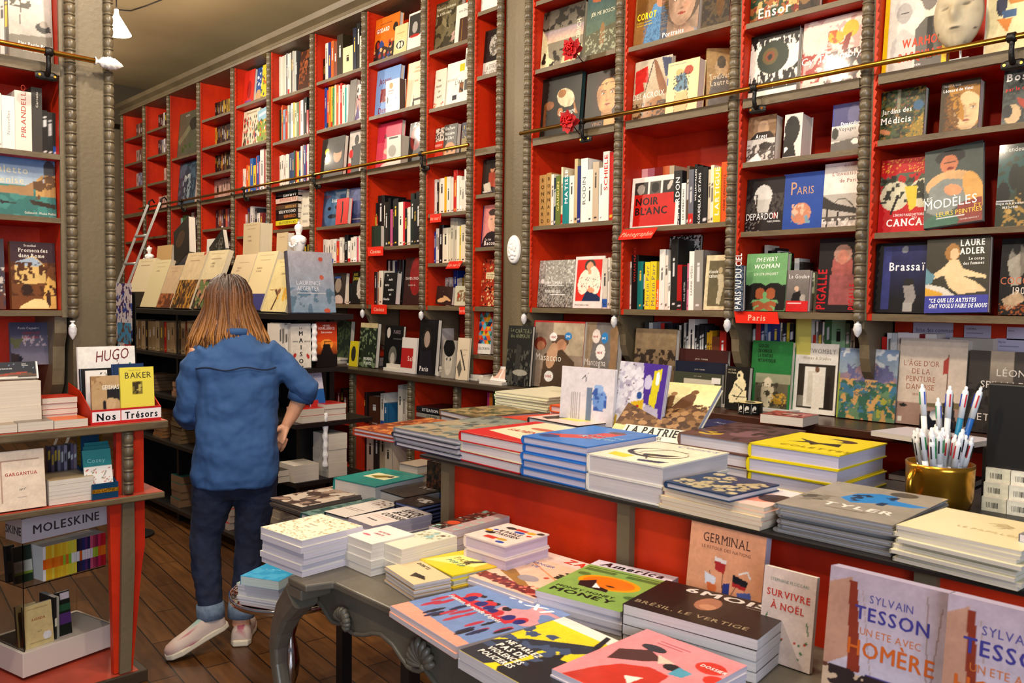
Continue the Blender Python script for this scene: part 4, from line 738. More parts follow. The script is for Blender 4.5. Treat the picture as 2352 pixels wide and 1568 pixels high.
for j in range(nv + 1):
    for i in range(nu + 1):
        a = -1 + 2 * i / nu; b2 = -1 + 2 * j / nv; w = math.sqrt(max(0, 1 - b2 * b2)) if abs(b2) < 1 else 0; w = w ** (.8 if b2 > 0 else 1.15)
        x = a * w * .075; z = b2 * .11 + hz; d = .05 * math.sqrt(max(0, 1 - (a * .97) ** 2)) * max(.05, w) ** .5
        nb = .022 * math.exp(-(a * w / .16) ** 2) * math.exp(-((b2 + .02) / .24) ** 2); eye = .012 * (math.exp(-((abs(a * w) - .42) / .2) ** 2 - ((b2 - .2) / .1) ** 2)); mo = .006 * math.exp(-((a * w) / .25) ** 2 - ((b2 + .45) / .08) ** 2)
        vs.append((x, -(d + nb - eye + mo), z)); dk = math.exp(-((abs(a * w) - .42) / .17) ** 4 - ((b2 - .2 - .05 * a) / .035) ** 2) + math.exp(-((a * w - .02) / .2) ** 4 - ((b2 + .45) / .022) ** 2)
        for q in ((.8, -.5), (.35, -.88), (-.8, -.5), (.75, .3)): dk += 1.2 * math.exp(-((a * w - q[0] * .9) / .04) ** 2 - ((b2 - q[1]) / .03) ** 2)
        base = np.array(lin('cfc2a6')) * (1 - .25 * float(vnoise(np.array([[a * 2 + 3]]), np.array([[b2 * 2 + 3]]), 3, 5)[0, 0])); cs.append(tuple(base * (1 - min(1, dk)) + np.array(lin('2a1a10')) * min(1, dk)))
for j in range(nv):
    for i in range(nu): q = j * (nu + 1) + i; fs.append((q, q + 1, q + nu + 2, q + nu + 1))
mb.add(vs, fs, cs); o = mb.build('face', 'print', t); md = o.modifiers.new('s', 'SOLIDIFY'); md.thickness = .003; md.offset = 1
mb = MB(); mb.tube([(0, .02, .001), (0, .01, hz - .08), (0, -.015, hz + .02)], .004, 8); mb.box(-.03, .002, .0005, .03, .05, .006); mb.build('stand', 'aluminium', t)
# ---- narrow bay (9)
fo(1092, 1143, 32, -25, 'e8e4dc', [], 'plain white book in the top of the narrow bay', y=3.03)
fo(1098, 1144, 172, 76, '1c1a18', [('e', .5, .35, .24, .22, 'b8b4ac'), ('m', '6a665e', 20, .5, 3, (.3, .15, .7, .55)), ('r', 0, .68, 1, 1, 'dcd8d0'), t_('Elisabeth Quin', .3, .76, .035, '333', 'sf'), t_('LE LIVRE', .16, .84, .07, '222', 'sf', 'l', .8), t_('DES VANITÉS', .06, .93, .07, '222', 'sf', 'l', .75)], 'black book with grey oval engraving and white strip')
fo(1105, 1143, 436, 350, '2c241e', [('e', .6, .3, .13, .1, 'c89070'), ('e', .6, .22, .16, .08, '181210'), ('p', [(.4, .4), (.8, .38), (1, .6), (1, .85), (.4, .75)], 'a84a34'), ('p', [(.1, .7), (.5, .66), (.6, .9), (.2, .95)], 'c8c0b0'), ('n', .25, 12, 3), t_('FRIDA KAHLO', .1, .95, .05, 'f4f0e8', 'b', 'l', .75)], 'dark photo book of a seated woman in red shawl, narrow bay', y=3.04)
fo(1096, 1142, 565, 474, 'd8928c', [('e', .52, .95, .46, .32, '2a2026'), ('e', .54, .38, .24, .25, 'e8b8a0'), ('e', .5, .18, .2, .08, '4a3a34'), ('l', [(.42, .34), (.5, .34)], .01, '222'), ('l', [(.6, .34), (.68, .34)], .01, '222'), ('l', [(.5, .5), (.6, .5)], .008, '7a3a34'), t_("Ça, c'est", .2, .84, .05, 'f4ece8', 'b', 'l', .8), t_('Bacon', .18, .95, .1, 'f4ece8', 'bf', 'l', .95), ('r', 0, 0, .05, 1, '2c3468')], 'pink book with a drawn man in a dark coat')
fo(1098, 1144, 703, 597, 'a83a24', [('s', 170, (0, 0, 1, 1), ['e8d0a0', '1c1414', 'c84c2c', 'd8b070'], .02, .045, 5), ('r', .2, .28, .8, .42, 'e8d8b0'), ('t', 'Chronique', .27, .34, .03, '222', 'b'), ('t', 'de la rue', .27, .39, .03, '222', 'b')], 'red book densely patterned with tiny square drawings')
tri = []; rr = random.Random(6)
for r_ in range(7):
    for k in range(-1, 9):
        x0_ = k * .125; y0_ = r_ * .11; u = (k + r_) % 2
        tri.append(('p', [(x0_, y0_ + .11), (x0_ + .25, y0_ + .11), (x0_ + .125, y0_)] if u else [(x0_, y0_), (x0_ + .25, y0_), (x0_ + .125, y0_ + .11)], rr.choice(['c8342c', '2c5a9a', 'e0b030', '2c7a5a', '1c2c54', 'e86a2c', '6ab0c0'])))
fo(1091, 1126, 812, 719, 'e8e6e0', tri + [('r', 0, .76, 1, 1, 'e8e6e0'), t_('COLORAMA', .12, .9, .07, '333', 's', 'l', .8)], 'white book with a mosaic of coloured triangles', T=.05, y=3.04)
# ---- second bay left (8)
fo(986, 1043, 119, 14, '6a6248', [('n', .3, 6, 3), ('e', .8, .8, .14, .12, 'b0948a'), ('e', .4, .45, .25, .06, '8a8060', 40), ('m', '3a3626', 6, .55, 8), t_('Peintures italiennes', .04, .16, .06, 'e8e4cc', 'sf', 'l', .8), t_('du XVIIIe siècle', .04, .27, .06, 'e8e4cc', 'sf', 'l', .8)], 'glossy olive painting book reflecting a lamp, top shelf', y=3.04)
fo(1043, 1073, 98, 14, 'd8d4cc', [('r', .3, .35, 1, 1, '4a3026'), ('r', .5, .4, .54, 1, 'a87a30'), t_('Art Déco', .2, .2, .07, '444', 's')], 'white book with a leather spine picture, right of glossy olive book', y=3.03)
fo(984, 1009, 250, 166, 'e6e0d0', [t_('THE', .25, .3, .05, '222', 'b'), t_('PURSUIT', .14, .45, .055, '222', 'b', 'l', .7), t_('OF', .35, .58, .05, '222', 'b'), t_('ART', .3, .72, .06, '222', 'b'), ('s', 8, (.0, .85, .9, .98), ['d88a3c', 'c84c24'], .04, .07, 4)], 'cream book hand lettered in black, two above the red strip ledge', T=.03, y=3.04)
fo(1022, 1073, 240, 148, 'ebe7dc', [('r', .55, .08, .9, .25, 'e8c030'), ('r', .6, .5, .95, .72, '8a5c34'), ('m', '2a1c14', 12, .5, 3, (.6, .5, .95, .72)), ('r', .3, .75, .5, .87, '1c1c30'), t_('HISTOIRE DE', .05, .42, .05, '777', 'sf', 'l', .8), t_("L'ART", .4, .53, .09, '333', 'sf'), ('r', 0, .93, .5, 1, '1c2430')], 'white book with a yellow label and small pictures')
fo(1062, 1074, 228, 110, 'e6e2d8', [('r', .1, .1, .9, .35, '8a8880'), ('r', .1, .6, .9, .8, '5a5a56')], 'narrow white illustrated book at the right end of shelf', y=3.01)
fo(986, 1009, 361, 299, 'c8402c', [('r', 0, 0, 1, .42, 'd8d0c4'), ('m', '3a3430', 10, .55, 3, (0, 0, 1, .42)), t_('FRIEDRICH', .05, .6, .08, 'f8e8e0', 'sf', 'l', .6)], 'small red and white art book behind the rail', T=.02)
fo(1016, 1046, 357, 289, '5a5854', [('e', .5, .85, .45, .3, 'c08a5c'), ('e', .35, .82, .08, .04, '2a1a10'), ('e', .7, .82, .08, .04, '2a1a10'), t_('Elie Faure', .1, .16, .1, 'f0f0ec', 'bf', 'l', .7), t_('Histoire', .1, .32, .1, 'f0f0ec', 'bf', 'l', .8), t_("de l'Art", .1, .46, .1, 'f0f0ec', 'bf', 'l', .8)], 'grey book with white title and a cropped painted face', T=.03)
fo(1057, 1073, 350, 283, '1c2444', [('r', .1, .5, .9, .95, '8a7a3c'), ('s', 20, (.1, .1, .9, .5), ['c8b060'], .03, .06, 3)], 'dark blue and gold book at the right end behind rail')
row(991, 1073, 490, 412, 'e8e4dc:9 1c1c20:5:.9 c8b890:4 ece8de:18:1.02 e8b428:9:1.02 e4e0d4:13 dcd6cc:9 c02c20:12:1.2 f0ece2:9 ece6d8:6 e0dcd0:11:.9 e8e4dc:10:1.15')
row(983, 1073, 603, 520, '2c44a0:5:.9 e0e0dc:8 e4e0d8:7 15151a:14:1.05 e8e0cc:24 dcd4bc:9 cfc8b4:13:1.2 c8c0ac:12:1.1 e8e4d0:10 e8d040:5 e4dcc4:16 f0ece0:8', parts=True)
row(1010, 1073, 700, 637, 'dcd8d0:1 e8e4dc:1 d4ccc4:1 ece8e0:1 c8beb4:1 2444a0:2.4:1.25 e4e0d8:1.4 e8e2cc:1.4 c8a838:1 d8ccb0:2:1.1', y=3.14, dmax=.1)
fo(1000, 1036, 703, 660, '3a201a', [('e', .4, .75, .3, .12, 'd8ac80', -10), ('e', .7, .65, .25, .08, 'd8ac80', 20), t_('nu', .4, .3, .05, 'caa')], 'brown book of a lying nude on bottom shelf', y=3.03, roll=3)
fo(1043, 1072, 704, 658, 'c8c4ac', [('m', '8a6a4c', 8, .5, 3, (.2, .2, .9, .8)), ('e', .3, .5, .1, .15, 'a8482c')], 'small cream painting book at the right end of bottom shelf', y=3.02)
sign(1000, 501, .10, .047, "Écrits sur l'art", 'red sign with handwriting, upper of three in second bay left', sz=.4)
sign(1043, 608, .115, .040, "Écrits sur l'art", 'red sign with handwriting, middle slanted one of three', shear=.9, sz=.4)
sign(1062, 713, .055, .042, "Écrits", 'red sign with handwriting, lowest of three beside the moulding', sz=.42)
# ---- third bay left (7)
fo(849, 903, 142, 50, 'd8761c', [('e', .15, .6, .12, .12, '2a1c14'), ('e', .85, .3, .1, .1, '2a1c14'), ('p', [(0, .7), (.3, .6), (.6, .72), (.8, .6), (1, .7), (1, 1), (0, 1)], '3a2c2c'), ('s', 40, (0, .55, 1, 1), ['d8a878', '1c1818', 'a83428', '2c4a8a'], .03, .06, 3), ('r', .05, .22, .25, .34, 'b02c24'), t_('GODARD', .07, .33, .1, 'f4ece0', 'k', 'l', .72), ('r', .2, .14, .7, .155, '4a1c0c')], 'orange book with a collage of film figures, top shelf', y=3.04)
fo(903, 932, 128, 62, 'd8ca98', [('e', .5, .66, .36, .16, 'f0ead0'), ('e', .5, .66, .32, .13, '1c1a18'), ('e', .4, .66, .1, .1, 'e8e0c8'), ('e', .62, .66, .08, .1, 'e8e0c8'), ('r', .2, .26, .8, .28, 'a88a4a')], 'small cream book with a round black emblem', y=3.03)
fo(934, 965, 110, 33, 'dcd8d4', [('r', .08, .05, .92, .62, '3a3836'), ('e', .5, .4, .2, .15, 'a8a4a0'), ('e', .5, .62, .36, .04, 'b02c24')], 'white book with a grey photo at the right of the top shelf', y=3.03)
fo(851, 904, 266, 166, '84a8dc', [('r', .2, .42, .82, .7, '8a3c44'), ('m', 'd8a8a0', 14, .56, 3, (.2, .42, .82, .7)), t_('Jacques', .12, .3, .12, '8a2434', 'b', 'l', .74), t_('Demy', .16, .93, .13, '8a2434', 'b', 'l', .9), ('r', .3, .06, .9, .07, '456')], 'pale blue book with a dark red title and square photo', y=3.05)
fo(886, 917, 259, 188, 'ece8e2', [('e', .4, .18, .14, .1, 'd88a3c'), ('e', .75, .68, .1, .12, '2c6ab8'), ('e', .14, .62, .05, .12, '222'), t_('demoiselles', .2, .36, .06, 'c03a34', 'bf', 'l', .65), t_('de rochefort', .2, .44, .05, 'c03a34', 'bf', 'l', .6), t_('parapluies', .1, .82, .06, '8ac', 'bf', 'l', .7)], 'small white case with coloured sketches before the pale blue book', T=.05, y=3.0, tilt=0, pages='5a4a44')
fo(930, 965, 248, 147, 'e8dcc4', [t_('JANE', .5, .16, .05, 'd8904c', 's'), t_('CAMPION', .4, .24, .045, 'd8904c', 's', 'l', .8), t_('JANE', .5, .44, .045, 'c87a4c', 's'), ('r', .5, .8, 1, .86, '3a2c28'), ('p', [(.45, .95), (.52, .72), (.6, .95)], '1c1818'), ('r', 0, 0, .06, 1, 'd8762c')], 'cream book with faint orange lettering and a small seated figure', y=3.04)
fo(861, 915, 387, 286, 'd8546c', [('r', .0, .0, 1, .42, 'c83a5c'), t_('&', .3, .34, .1, '3a1c24', 'b'), ('e', .6, .62, .3, .08, 'e8b8a0'), ('e', .6, .56, .18, .08, 'd89a90'), ('e', .62, .74, .14, .12, 'e8b49a'), ('e', .62, .72, .1, .02, '2a1c1c'), ('e', .55, .96, .35, .1, 'dcc4bc')], 'bright pink book of a woman in a pale hat', y=3.06)
fo(888, 920, 380, 316, 'd8d4cc', [('e', .4, .5, .28, .2, 'a8a49c'), ('r', .2, .04, .8, .1, '333'), ('r', .3, .8, .7, .83, '888')], 'white boxed set before the bright pink book', T=.1, y=3.0, tilt=0, pages='d0c8bc')
fo(936, 965, 373, 284, '2a2220', [('e', .5, .4, .4, .3, '8a2824'), ('e', .5, .38, .2, .2, '5a1c1a'), ('m', 'd8d8d4', 10, .6, 3, (0, 0, 1, .14)), ('r', 0, .78, 1, 1, '1c1a1a'), t_('HITCHCOCK', .2, .84, .07, 'f0f0f0', 'b', 'l', .6)], 'black and red portrait book behind the rail, right end', y=3.04)
row(850, 966, 566, 465, 'b8b040:3:.7 28282c:5:1 c02c30:4:.7 16161a:26:1.12 d8d0c4:5:.9 2a2622:14:1 141416:8:1.05 c05a88:9:.8 1c1c1e:6:1 141414:18:1.05 ece8de:17:.95 c82c34:7:.95 14141a:7:.8 e8e4da:6:.8 e4e0d4:9:.8 1c2c24:12:1.1 18181c:10:1 14141a:16:1.12')
fo(853, 874, 566, 520, '2c4034', [], 'small dark green book in front of the film spines', y=3.03, tilt=0)
fo(860, 892, 480, 444, '1c1c1e', [t_('ZOOM', .15, .3, .16, 'e8e8e4', 'k', 'l', .7), ('e', .7, .4, .14, .3, '8a8884')], 'black photo book rising behind the film spines', z=P(860, 560, y=3.15)[2] and 1.61, y=3.15, T=.02)
row(849, 878, 703, 622, '2a2420:14:1 b08464:8:1 e8e0d0:20:1', dmax=.12)
fo(878, 907, 702, 628, '141416', [t_('la', .25, .1, .06, 'f0f0f0', 'bf'), t_('nuit', .4, .25, .08, 'f0f0f0', 'bf'), t_('sera', .12, .42, .08, 'f0f0f0', 'bf'), t_('noire', .4, .57, .08, 'f0f0f0', 'bf'), t_('et', .5, .72, .08, 'f0f0f0', 'bf'), t_('blanche', .08, .87, .08, 'f0f0f0', 'bf', 'l', .8)], 'black book with white words scattered down the cover', T=.04, y=3.03, pages='e6e4e0')
row(883, 924, 702, 596, '15151a:1 dcd8d0:.8 1c1c24:1 e0dcd4:.9 1c2c54:1.1 20242c:1 18181c:1', y=3.15, pre='rear ', dmax=.1)
fo(925, 965, 703, 593, '3a1a18', [('e', .65, .4, .35, .4, '8a1c1c'), ('n', .35, 10, 4), t_('DAVID LYNCH', .08, .47, .06, 'e0dcd8', 's', 'l', .8), t_('homme de', .25, .6, .04, 'd8c8c0', 's')], 'dark red wrapped book at the right end of the bottom shelf', y=3.04)
sign(862, 577, .165, .057, 'Cinéma', 'red sign with italic lettering, upper one of third bay left', sz=.4)
sign(870, 710, .165, .057, 'Cinéma', 'red sign with italic lettering, lower one of third bay left', sz=.4)
# ---- fourth bay left (6)
row(733, 831, 190, 92, '1c1410:6:.6 d8d4cc:8:.95 2c3c80:7:.95 c86a2c:8:.95 8a4a30:9:.92 3a3020:15:1.05 e8dcb0:26:.68 1c2440:9:1.05 1c1a18:9:1.1 ddd8c8:6:.8', parts=False)
row(738, 799, 300, 198, 'd83c20:4 2c54a8:5 c84c2c:5:.95 e0902c:5 e8b838:5 2c8a4a:4:.98 e8ddc0:4 d8602c:5:1 e8e4dc:4 c83428:5 e4e0d4:6:.94 2ca0a0:4:.9 e8e4dc:4:.92', parts=False)
fo(797, 812, 298, 180, '8a8884', [], 'tall grey book beside the rainbow coloured spines', T=.03, y=3.04)
fo(812, 831, 277, 196, 'e8e6e0', [('e', .5, .5, .4, .22, 'c8a8a8'), ('p', [(.1, .95), (.4, .5), (.7, .9)], '6a5a8a'), ('s', 14, (0, .1, 1, .45), ['c04030', '222'], .05, .08, 3)], 'white cartoon cover half hidden by the moulding')
fo(724, 738, 416, 318, 'e8e4da', [], 'white book edge left of the black portrait book', T=.03, y=3.09, tilt=0)
fo(735, 786, 408, 322, '2c2a26', [('e', .72, .45, .18, .2, 'c89878'), ('e', .72, .3, .22, .12, '16120e'), ('p', [(.5, .7), (1, .65), (1, 1), (.45, 1)], '3a2c20'), ('e', .24, .33, .1, .08, 'd8d030'), t_('CALLAS', .15, .6, .06, 'e0d8c0', 's'), ('r', .15, .64, .4, .65, 'a89a50')], 'black portrait book with a yellow dot behind the rail', y=3.02)
fo(797, 831, 398, 303, 'c8c2ba', [('e', .5, .22, .14, .12, '2c2826'), ('p', [(.2, .35), (.8, .3), (.8, .98), (.25, .98)], '2c2826'), ('e', .18, .52, .14, .1, 'c82c2c'), ('e', .1, .86, .16, .14, 'c82c2c')], 'grey book with dark cloaked figure and red stickers')
fo(731, 781, 521, 442, '2c4a6a', [('e', .45, .6, .4, .45, '4a7094'), ('e', .3, .5, .08, .05, '14202c'), ('e', .62, .48, .08, .05, '14202c'), ('e', .45, .72, .2, .06, '1c2c3c'), ('n', .25, 8, 3), t_('Passion', .02, .2, .1, '8a3c2c', 's', 'l', .8), t_('Brassens', .4, .34, .12, 'e8f0f4', 'b', 'l', .6)], 'blue book with a mustached face and white name')
fo(770, 797, 516, 458, 'd03a34', [('l', [(.5, .2), (.55, .5), (.48, .9)], .05, '1c1414'), ('e', .5, .18, .06, .08, '1c1414')], 'small red book with a thin black figure', y=3.0)
fo(797, 831, 513, 434, '3c4470', [('e', .6, .4, .4, .35, '5a6490'), ('n', .4, 9, 3), ('r', .3, .85, .9, .87, '999')], 'dark violet blue portrait book beside moulding, below rail')
row(743, 831, 605, 550, 'e4e0d8:8 e0d8d0:7 e8e2d8:8 d8d0c4:10 e0dcd4:9 c83c2c:9:.9 e8e4da:9:1.05 dcd8cc:7 16161a:9:1.12 f0ece4:8:.9 e4e0d4:10 e8e4dc:9:1.05 d8506c:5 e4ddd0:10:1.05')
fo(762, 790, 700, 628, '3c3430', [('e', .4, .3, .34, .24, '1c1814'), ('e', .42, .4, .26, .24, '9a8c80'), ('e', .5, .92, .4, .2, 'c8b8b0'), ('r', .1, .12, .6, .18, '2c4c8a')], 'dark book of a long haired singer portrait', T=.03, y=3.04)
row(793, 806, 700, 650, 'e8e2d4:1 d8ccb8:1 1c1c1c:1', y=3.06, pre='low ')
fo(805, 832, 700, 624, '1c1a18', [('e', .75, .5, .3, .35, 'c0b8b0'), ('l', [(.5, .7), (.75, .55)], .05, 'd0c8c0'), t_('JANIS', .1, .14, .09, 'd8c84a', 'b', 'l', .7), t_('JOPLIN', .1, .27, .09, 'd8c84a', 'b', 'l', .7)], 'black book of a laughing singer with yellow name')
# ---- fifth bay left (5)
row(638, 682, 226, 130, 'dcd8cc:1 e4e0d4:1 d8d4c8:1 e0dcd0:1 8a8c90:1.3 e4e0d8:1 d0ccc4:1 3a4048:.8 b8b4ac:1 dcd8d0:1 5a5a5c:.8', parts=False)
fo(684, 713, 205, 120, '4a2414', [('e', .55, .35, .25, .2, '1c0c08'), ('e', .5, .34, .14, .1, 'a8603c'), ('m', '8a4a24', 7, .55, 3)], 'brown painted cover at the right end of top shelf, fifth bay')
row(634, 713, 325, 235, '1c2c1c:6:.95 c8b890:4 d8603c:4 94b0c0:9:.9 b83c24:7:.85 d8c8b0:6 8ca0a4:7:.96 e8e4dc:8 e0b83c:4 dcd4b8:7 6a7c50:8 c8502c:5 e4e0d8:9 1c2838:6 28302c:8:1.05 a82c20:6:.7 1c2c44:7', parts=False)
row(637, 713, 432, 345, 'dcdcd0:7:.85 e8e4dc:7:.85 e0dcd4:6:.85 e8e4d8:6:.85 dcd8d0:5:.85 1c3a64:8:.88 24487a:7:.88 2c5a40:5:.88 c84c2c:5:.88 e8c838:5:.86 2c4a80:6:.86 e4e0d8:5:1 b8a090:4:1 3c4c8c:7:1 c8586c:4:1 e0d8cc:5:1 2c3c6c:5:1', parts=False)
zz = shelf_z(P(634, 527, y=3.03)[0], P(634, 527, y=3.03)[2]); x0_ = P(634, 527, y=3.03)[0]; x1_ = P(683, 520, y=3.03)[0]
for k, (hx, hpx, txt, tc, stl) in enumerate((('e0d438', 12, 'ON VA DEGUSTER', '4a4420', 'b'), ('2c1c18', 14, 'CUISINIER', 'd8843c', 'b'), ('241a18', 13, 'CHOCOLATIER', 'f0ece8', 'b'), ('5a4028', 12, 'PATISSIER', 'd8a860', 'b'), ('d8bcae', 17, 'PATISSERIE', 'b0503c', 'sf'), ('241c20', 12, 'LA FRANCE', 'f0f0ec', 'b'), ('1c3440', 11, 'CUISINE', '6a9aa8', 'b'))):
    h = hpx * .00285; sp = [('t', txt, .5 if False else .5, .06, 0, tc)]
    V, F, tw = text2d(txt, h * .6, stl); L_ = x1_ - x0_; sp = [('t', txt, .78, .95, h * .6 / L_, tc, stl, 'l', min(1.2, L_ * .86 / tw), 90)]
    M = MX((x0_, 3.03, zz + .0006 + h), (0, 1, 0), (-1, 0, 0)); M = MX((x1_, 3.03, zz + .0006 + (0 if True else h)), (0, 1, 0), (-1, 0, 0))
    sp = [('t', txt, .25, .06, h * .55 / L_, tc, stl, 'l', min(1.2, L_ * .86 / tw), -90)]
    b_ = book(.2, L_, h - .0005, hx, (), chk('%s cookbook lying flat, %s from bottom of the stack in fifth bay' % (cname(hx), ORD[k + 1])), 'book', 'stack of cookbooks in fifth bay', MX((x1_ if False else x0_, 3.03, zz + .0006 + h), (0, 1, 0), (1, 0, 0)), spine=sp)
    zz += h
fo(687, 713, 521, 437, 'dcd6c4', [t_('LES', .5, .2, .06, '555', 'sf', 'c'), t_('PLATS', .5, .44, .06, '555', 'sf', 'c'), t_('SIGNATURE', .5, .66, .06, '555', 'sf', 'c', .6), t_('ESSENTIELS', .5, .86, .06, '555', 'sf', 'c', .6)], 'cream book with widely spaced capitals beside the flat cookbooks')
row(695, 713, 605, 560, '1c1a14:1 c8a838:.6 1c1a14:1 b89830:.6 1c1c18:1', parts=False, y=3.03, z=BT)
# ---- sixth bay left (4)
fo(548, 571, 240, 163, 'd03424', [('e', .55, .55, .2, .25, 'a01c18'), ('r', .2, .84, .8, .9, '8a5a9a')], 'red book at the left of the top shelf, sixth bay', T=.035, y=3.06)
fo(579, 600, 229, 158, '2c5ca0', [('s', 26, (0, 0, 1, .5), ['e8e8f0', '1c3c78'], .05, .1, 3), ('e', .6, .8, .3, .2, 'c8a880')], 'blue comic cover on top shelf, sixth bay', y=3.08)
fo(598, 616, 222, 150, 'e0c838', [('s', 30, (0, .3, 1, 1), ['c84c2c', '3c8a50', '2c3c6a'], .05, .09, 4)], 'yellow illustrated cover on top shelf beside moulding, sixth bay', y=3.03)
fo(543, 579, 337, 246, 'ddd3bc', [('s', 90, (.05, .2, .95, .95), ['c83c34', '2c3c5a', '5a4a34', 'c88a5c', '3a6a4a'], .02, .04, 4, 2), ('r', .2, .06, .8, .09, 'a89a7a')], 'cream book covered with rows of tiny drawn people', T=.03)
fo(589, 616, 322, 255, '8aa040', [('r', 0, 0, 1, .35, '9ac4d8'), ('s', 50, (0, .3, 1, 1), ['d8b838', '3c6a2c', 'c85a2c', 'e8e4d0'], .04, .08, 4), ('r', .2, .12, .8, .2, 'e8f0f0')], 'leaning green and blue landscape book, sixth bay', roll=-8)
row(556, 617, 447, 350, 'e8e0d4:6:.66 f0ece0:5:.6 e0642c:9:.75 d8a03c:6:.7 2c6ab0:10:.88 e0c840:9:.68 c83c2c:4:.9 3c5ca0:7:.92 d890a0:5:.75 e8e4e0:12:1.05 a03c34:4:1 e4ddd0:8:1 c86a8c:4:1', parts=False)
row(560, 602, 543, 492, 'e8e4e0:1 2c3468:1:1.3 e0dcd8:1:1.3 c8c0b8:1 3c3c44:1:1.2 e8e0d8:1 8a3c3c:1', y=3.08, parts=False)
fo(608, 617, 540, 446, '1c3c54', [('m', '8ac0c8', 6, .6, 3)], 'tall narrow dark blue book beside the moulding, sixth bay', y=3.02)
# ---- seventh bay left (3)
for yb_, yt_, cs in ((274, 236, '2a2018 3a2c1c 1c1814 5a4424 2c2418 a88a3c 3c3020 8a6a2c c8b050 5a4a24'), (336, 293, 'd8a838 2c2420 1c1c24 4a3c28 2a201c 1c1814 5a4430 241c18 3a2c20 2a2018'), (398, 356, '1c1814 2c2418 3a241c 1c1c18 8a4c24 2c1c18 6a5028 1c1814 3a2c24 3c2420'), (522, 482, '4a3038 6a4a50 a86a3c 7a5c64 3a2830 c8584c 8a7078 5a4048'), (586, 545, '2a1c1c 3a2c2c 1c1414 4a3c3c 2a2222')):
    row(494, 531, yb_, yt_, cs, y=3.12, parts=False, dmax=.12, dvd=True)
row(491, 531, 460, 409, 'c8a89a:3 b89a90:1 c4a498:1 b8988c:1 c0a094:1.2', y=3.11, parts=False, dmax=.12, dvd=True)
# ---- eighth bay left (2)
fo(397, 444, 361, 266, '5a5c4c', [('e', .7, .3, .2, .14, '34362e'), ('p', [(0, .6), (.5, .3), (.6, .4), (.1, .7)], '767860'), ('m', '3f5a30', 10, .5, 3, (.2, .72, .8, .88)), t_('VICTOR', .3, .1, .04, 'd8d8cc', 's'), ('n', .15, 9, 3)], 'tall dim green grey cover in eighth bay', T=.02)
fo(404, 443, 470, 377, '4a6478', [('e', .5, .55, .25, .35, '8a9aa4'), ('e', .5, .3, .14, .1, 'b8c0c0'), ('m', '2c4050', 8, .52, 3), ('n', .2, 8, 3)], 'blue grey painting cover on the rail ledge, eighth bay', T=.05)
row(398, 456, 550, 488, '8ac0b8:2:1 2c7a4c:3:1.1 e8e0dc:3:1 1c2c28:1.5 d8d0c8:2:1.1 8a3038:1:1.2 3c2c34:1.5:1.1 5c4a5c:1', y=3.08, parts=False)
# ---- ninth / tenth bay left (1, 0)
for yb_, yt_, cs in ((300, 264, '2c2420 1c1814 3a3028 e0dcd4:.7 2c2620 5a5048'), (360, 323, '2a2a30 4a4a50 8a8a94 d8d8d8 5a5a64 2c2c34'), (421, 386, 'c8a8a0 b89890 a88880'), (486, 452, 'c8a89c b8988c d0b0a4 a88c80')):
    row(362 if yb_ not in (421,) else 376, 387, yb_, yt_, cs, y=3.11, parts=False, dmax=.12, dvd=True)
for yb_, yt_, cs in ((318, 286, '5a4c44 8a7868 4c4038 a08c7c'), (376, 345, 'a89890 6a5850 8a7a70'), (432, 398, 'b8a8a8 6a6a8a 8a9ab0 3c3c54')):
    row(313, 331, yb_, yt_, cs, y=3.11, parts=False, dmax=.12, dvd=True)
# ================================================================ STACKS OF LYING BOOKS
def stack(zb, BL, BR, yt, BK, n, toks, lab, top=None, T=None, group=None, hard=True, pages='ece6e2', gloss=True, cell=.002, jit=.006, cat='book', name=None, spops=None, onz=None, tp=None, rot=0, d=None, w=None):
    """n books lying cover up; BL, BR: pixels of the lower front corners, yt: pixel height of the upper front-left corner, BK: pixel of the upper back-right corner.
    toks: cover colours from the bottom up (cycled); top: (colour, ops) for the uppermost cover"""
    A = P(*BL, z=zb); B = P(*BR, z=zb); xd = (B - A); xd.z = 0; W = w or xd.length; xd.normalize()
    zt = P(BL[0], yt, y=A.y).z if T is None else zb + n * T
    t = (zt - zb) / n; yd = Vector((-xd.y, xd.x, 0)); K = P(*BK, z=zt); D = d or max(.08, (K - B).dot(yd)); D = min(D, .42)
    cols = toks.split(); obs = []; rr = random.Random(int(BL[0] * 7 + BL[1]))
    for i in range(n):
        topm = i == n - 1; col = cols[i % len(cols)] if not (topm and tp) else tp
        j = Vector((rr.uniform(-1, 1), rr.uniform(-1, 1), 0)) * (jit if not topm else jit * .3); a = R_(rr.uniform(-1, 1) * jit * 170)
        x2 = Matrix.Rotation(a, 3, 'Z') @ xd; y2 = Vector((-x2.y, x2.x, 0))
        M = MX(A + j + Vector((0, 0, zb - A.z + (i + 1) * t)), x2, y2)
        art = top[0] if topm and top else None; ops = top[1] if topm and top else ()
        l = '%s, %s' % (lab, ('topmost' if topm else 'lowest' if i == 0 else ORD[i + 1] + ' from bottom') + ' of %s' % ['', '', 'two', 'three', 'four', 'five', 'six', 'seven', 'eight', 'nine', 'ten', 'eleven', 'twelve'][n]) if n > 1 else lab
        obs.append(book(W, D, t - .0004, col, ops, chk(l), cat, (group or lab + ' in one pile') if n > 1 else None, M, art=art, hard=hard, pages=pages, gloss=gloss, cell=cell, name=name or ('book' if hard else 'paperback'), spine=spops or ()))
    return obs
def flatb(x, y, z, w, d, t, col, lab, ops=(), rz=0, hard=False, pages='ece6dc', gloss=True, cell=.003, group=None, top=None):
    """one lying book from world coordinates (front-left corner)"""
    xd = Vector((math.cos(R_(rz)), math.sin(R_(rz)), 0)); yd = Vector((-xd.y, xd.x, 0))
    return book(w, d, t, col, ops, chk(lab), 'book', group, MX((x, y, z + t), xd, yd), art=top, hard=hard, pages=pages, gloss=gloss, cell=cell, name='book' if hard else 'paperback')
ZK = .9755
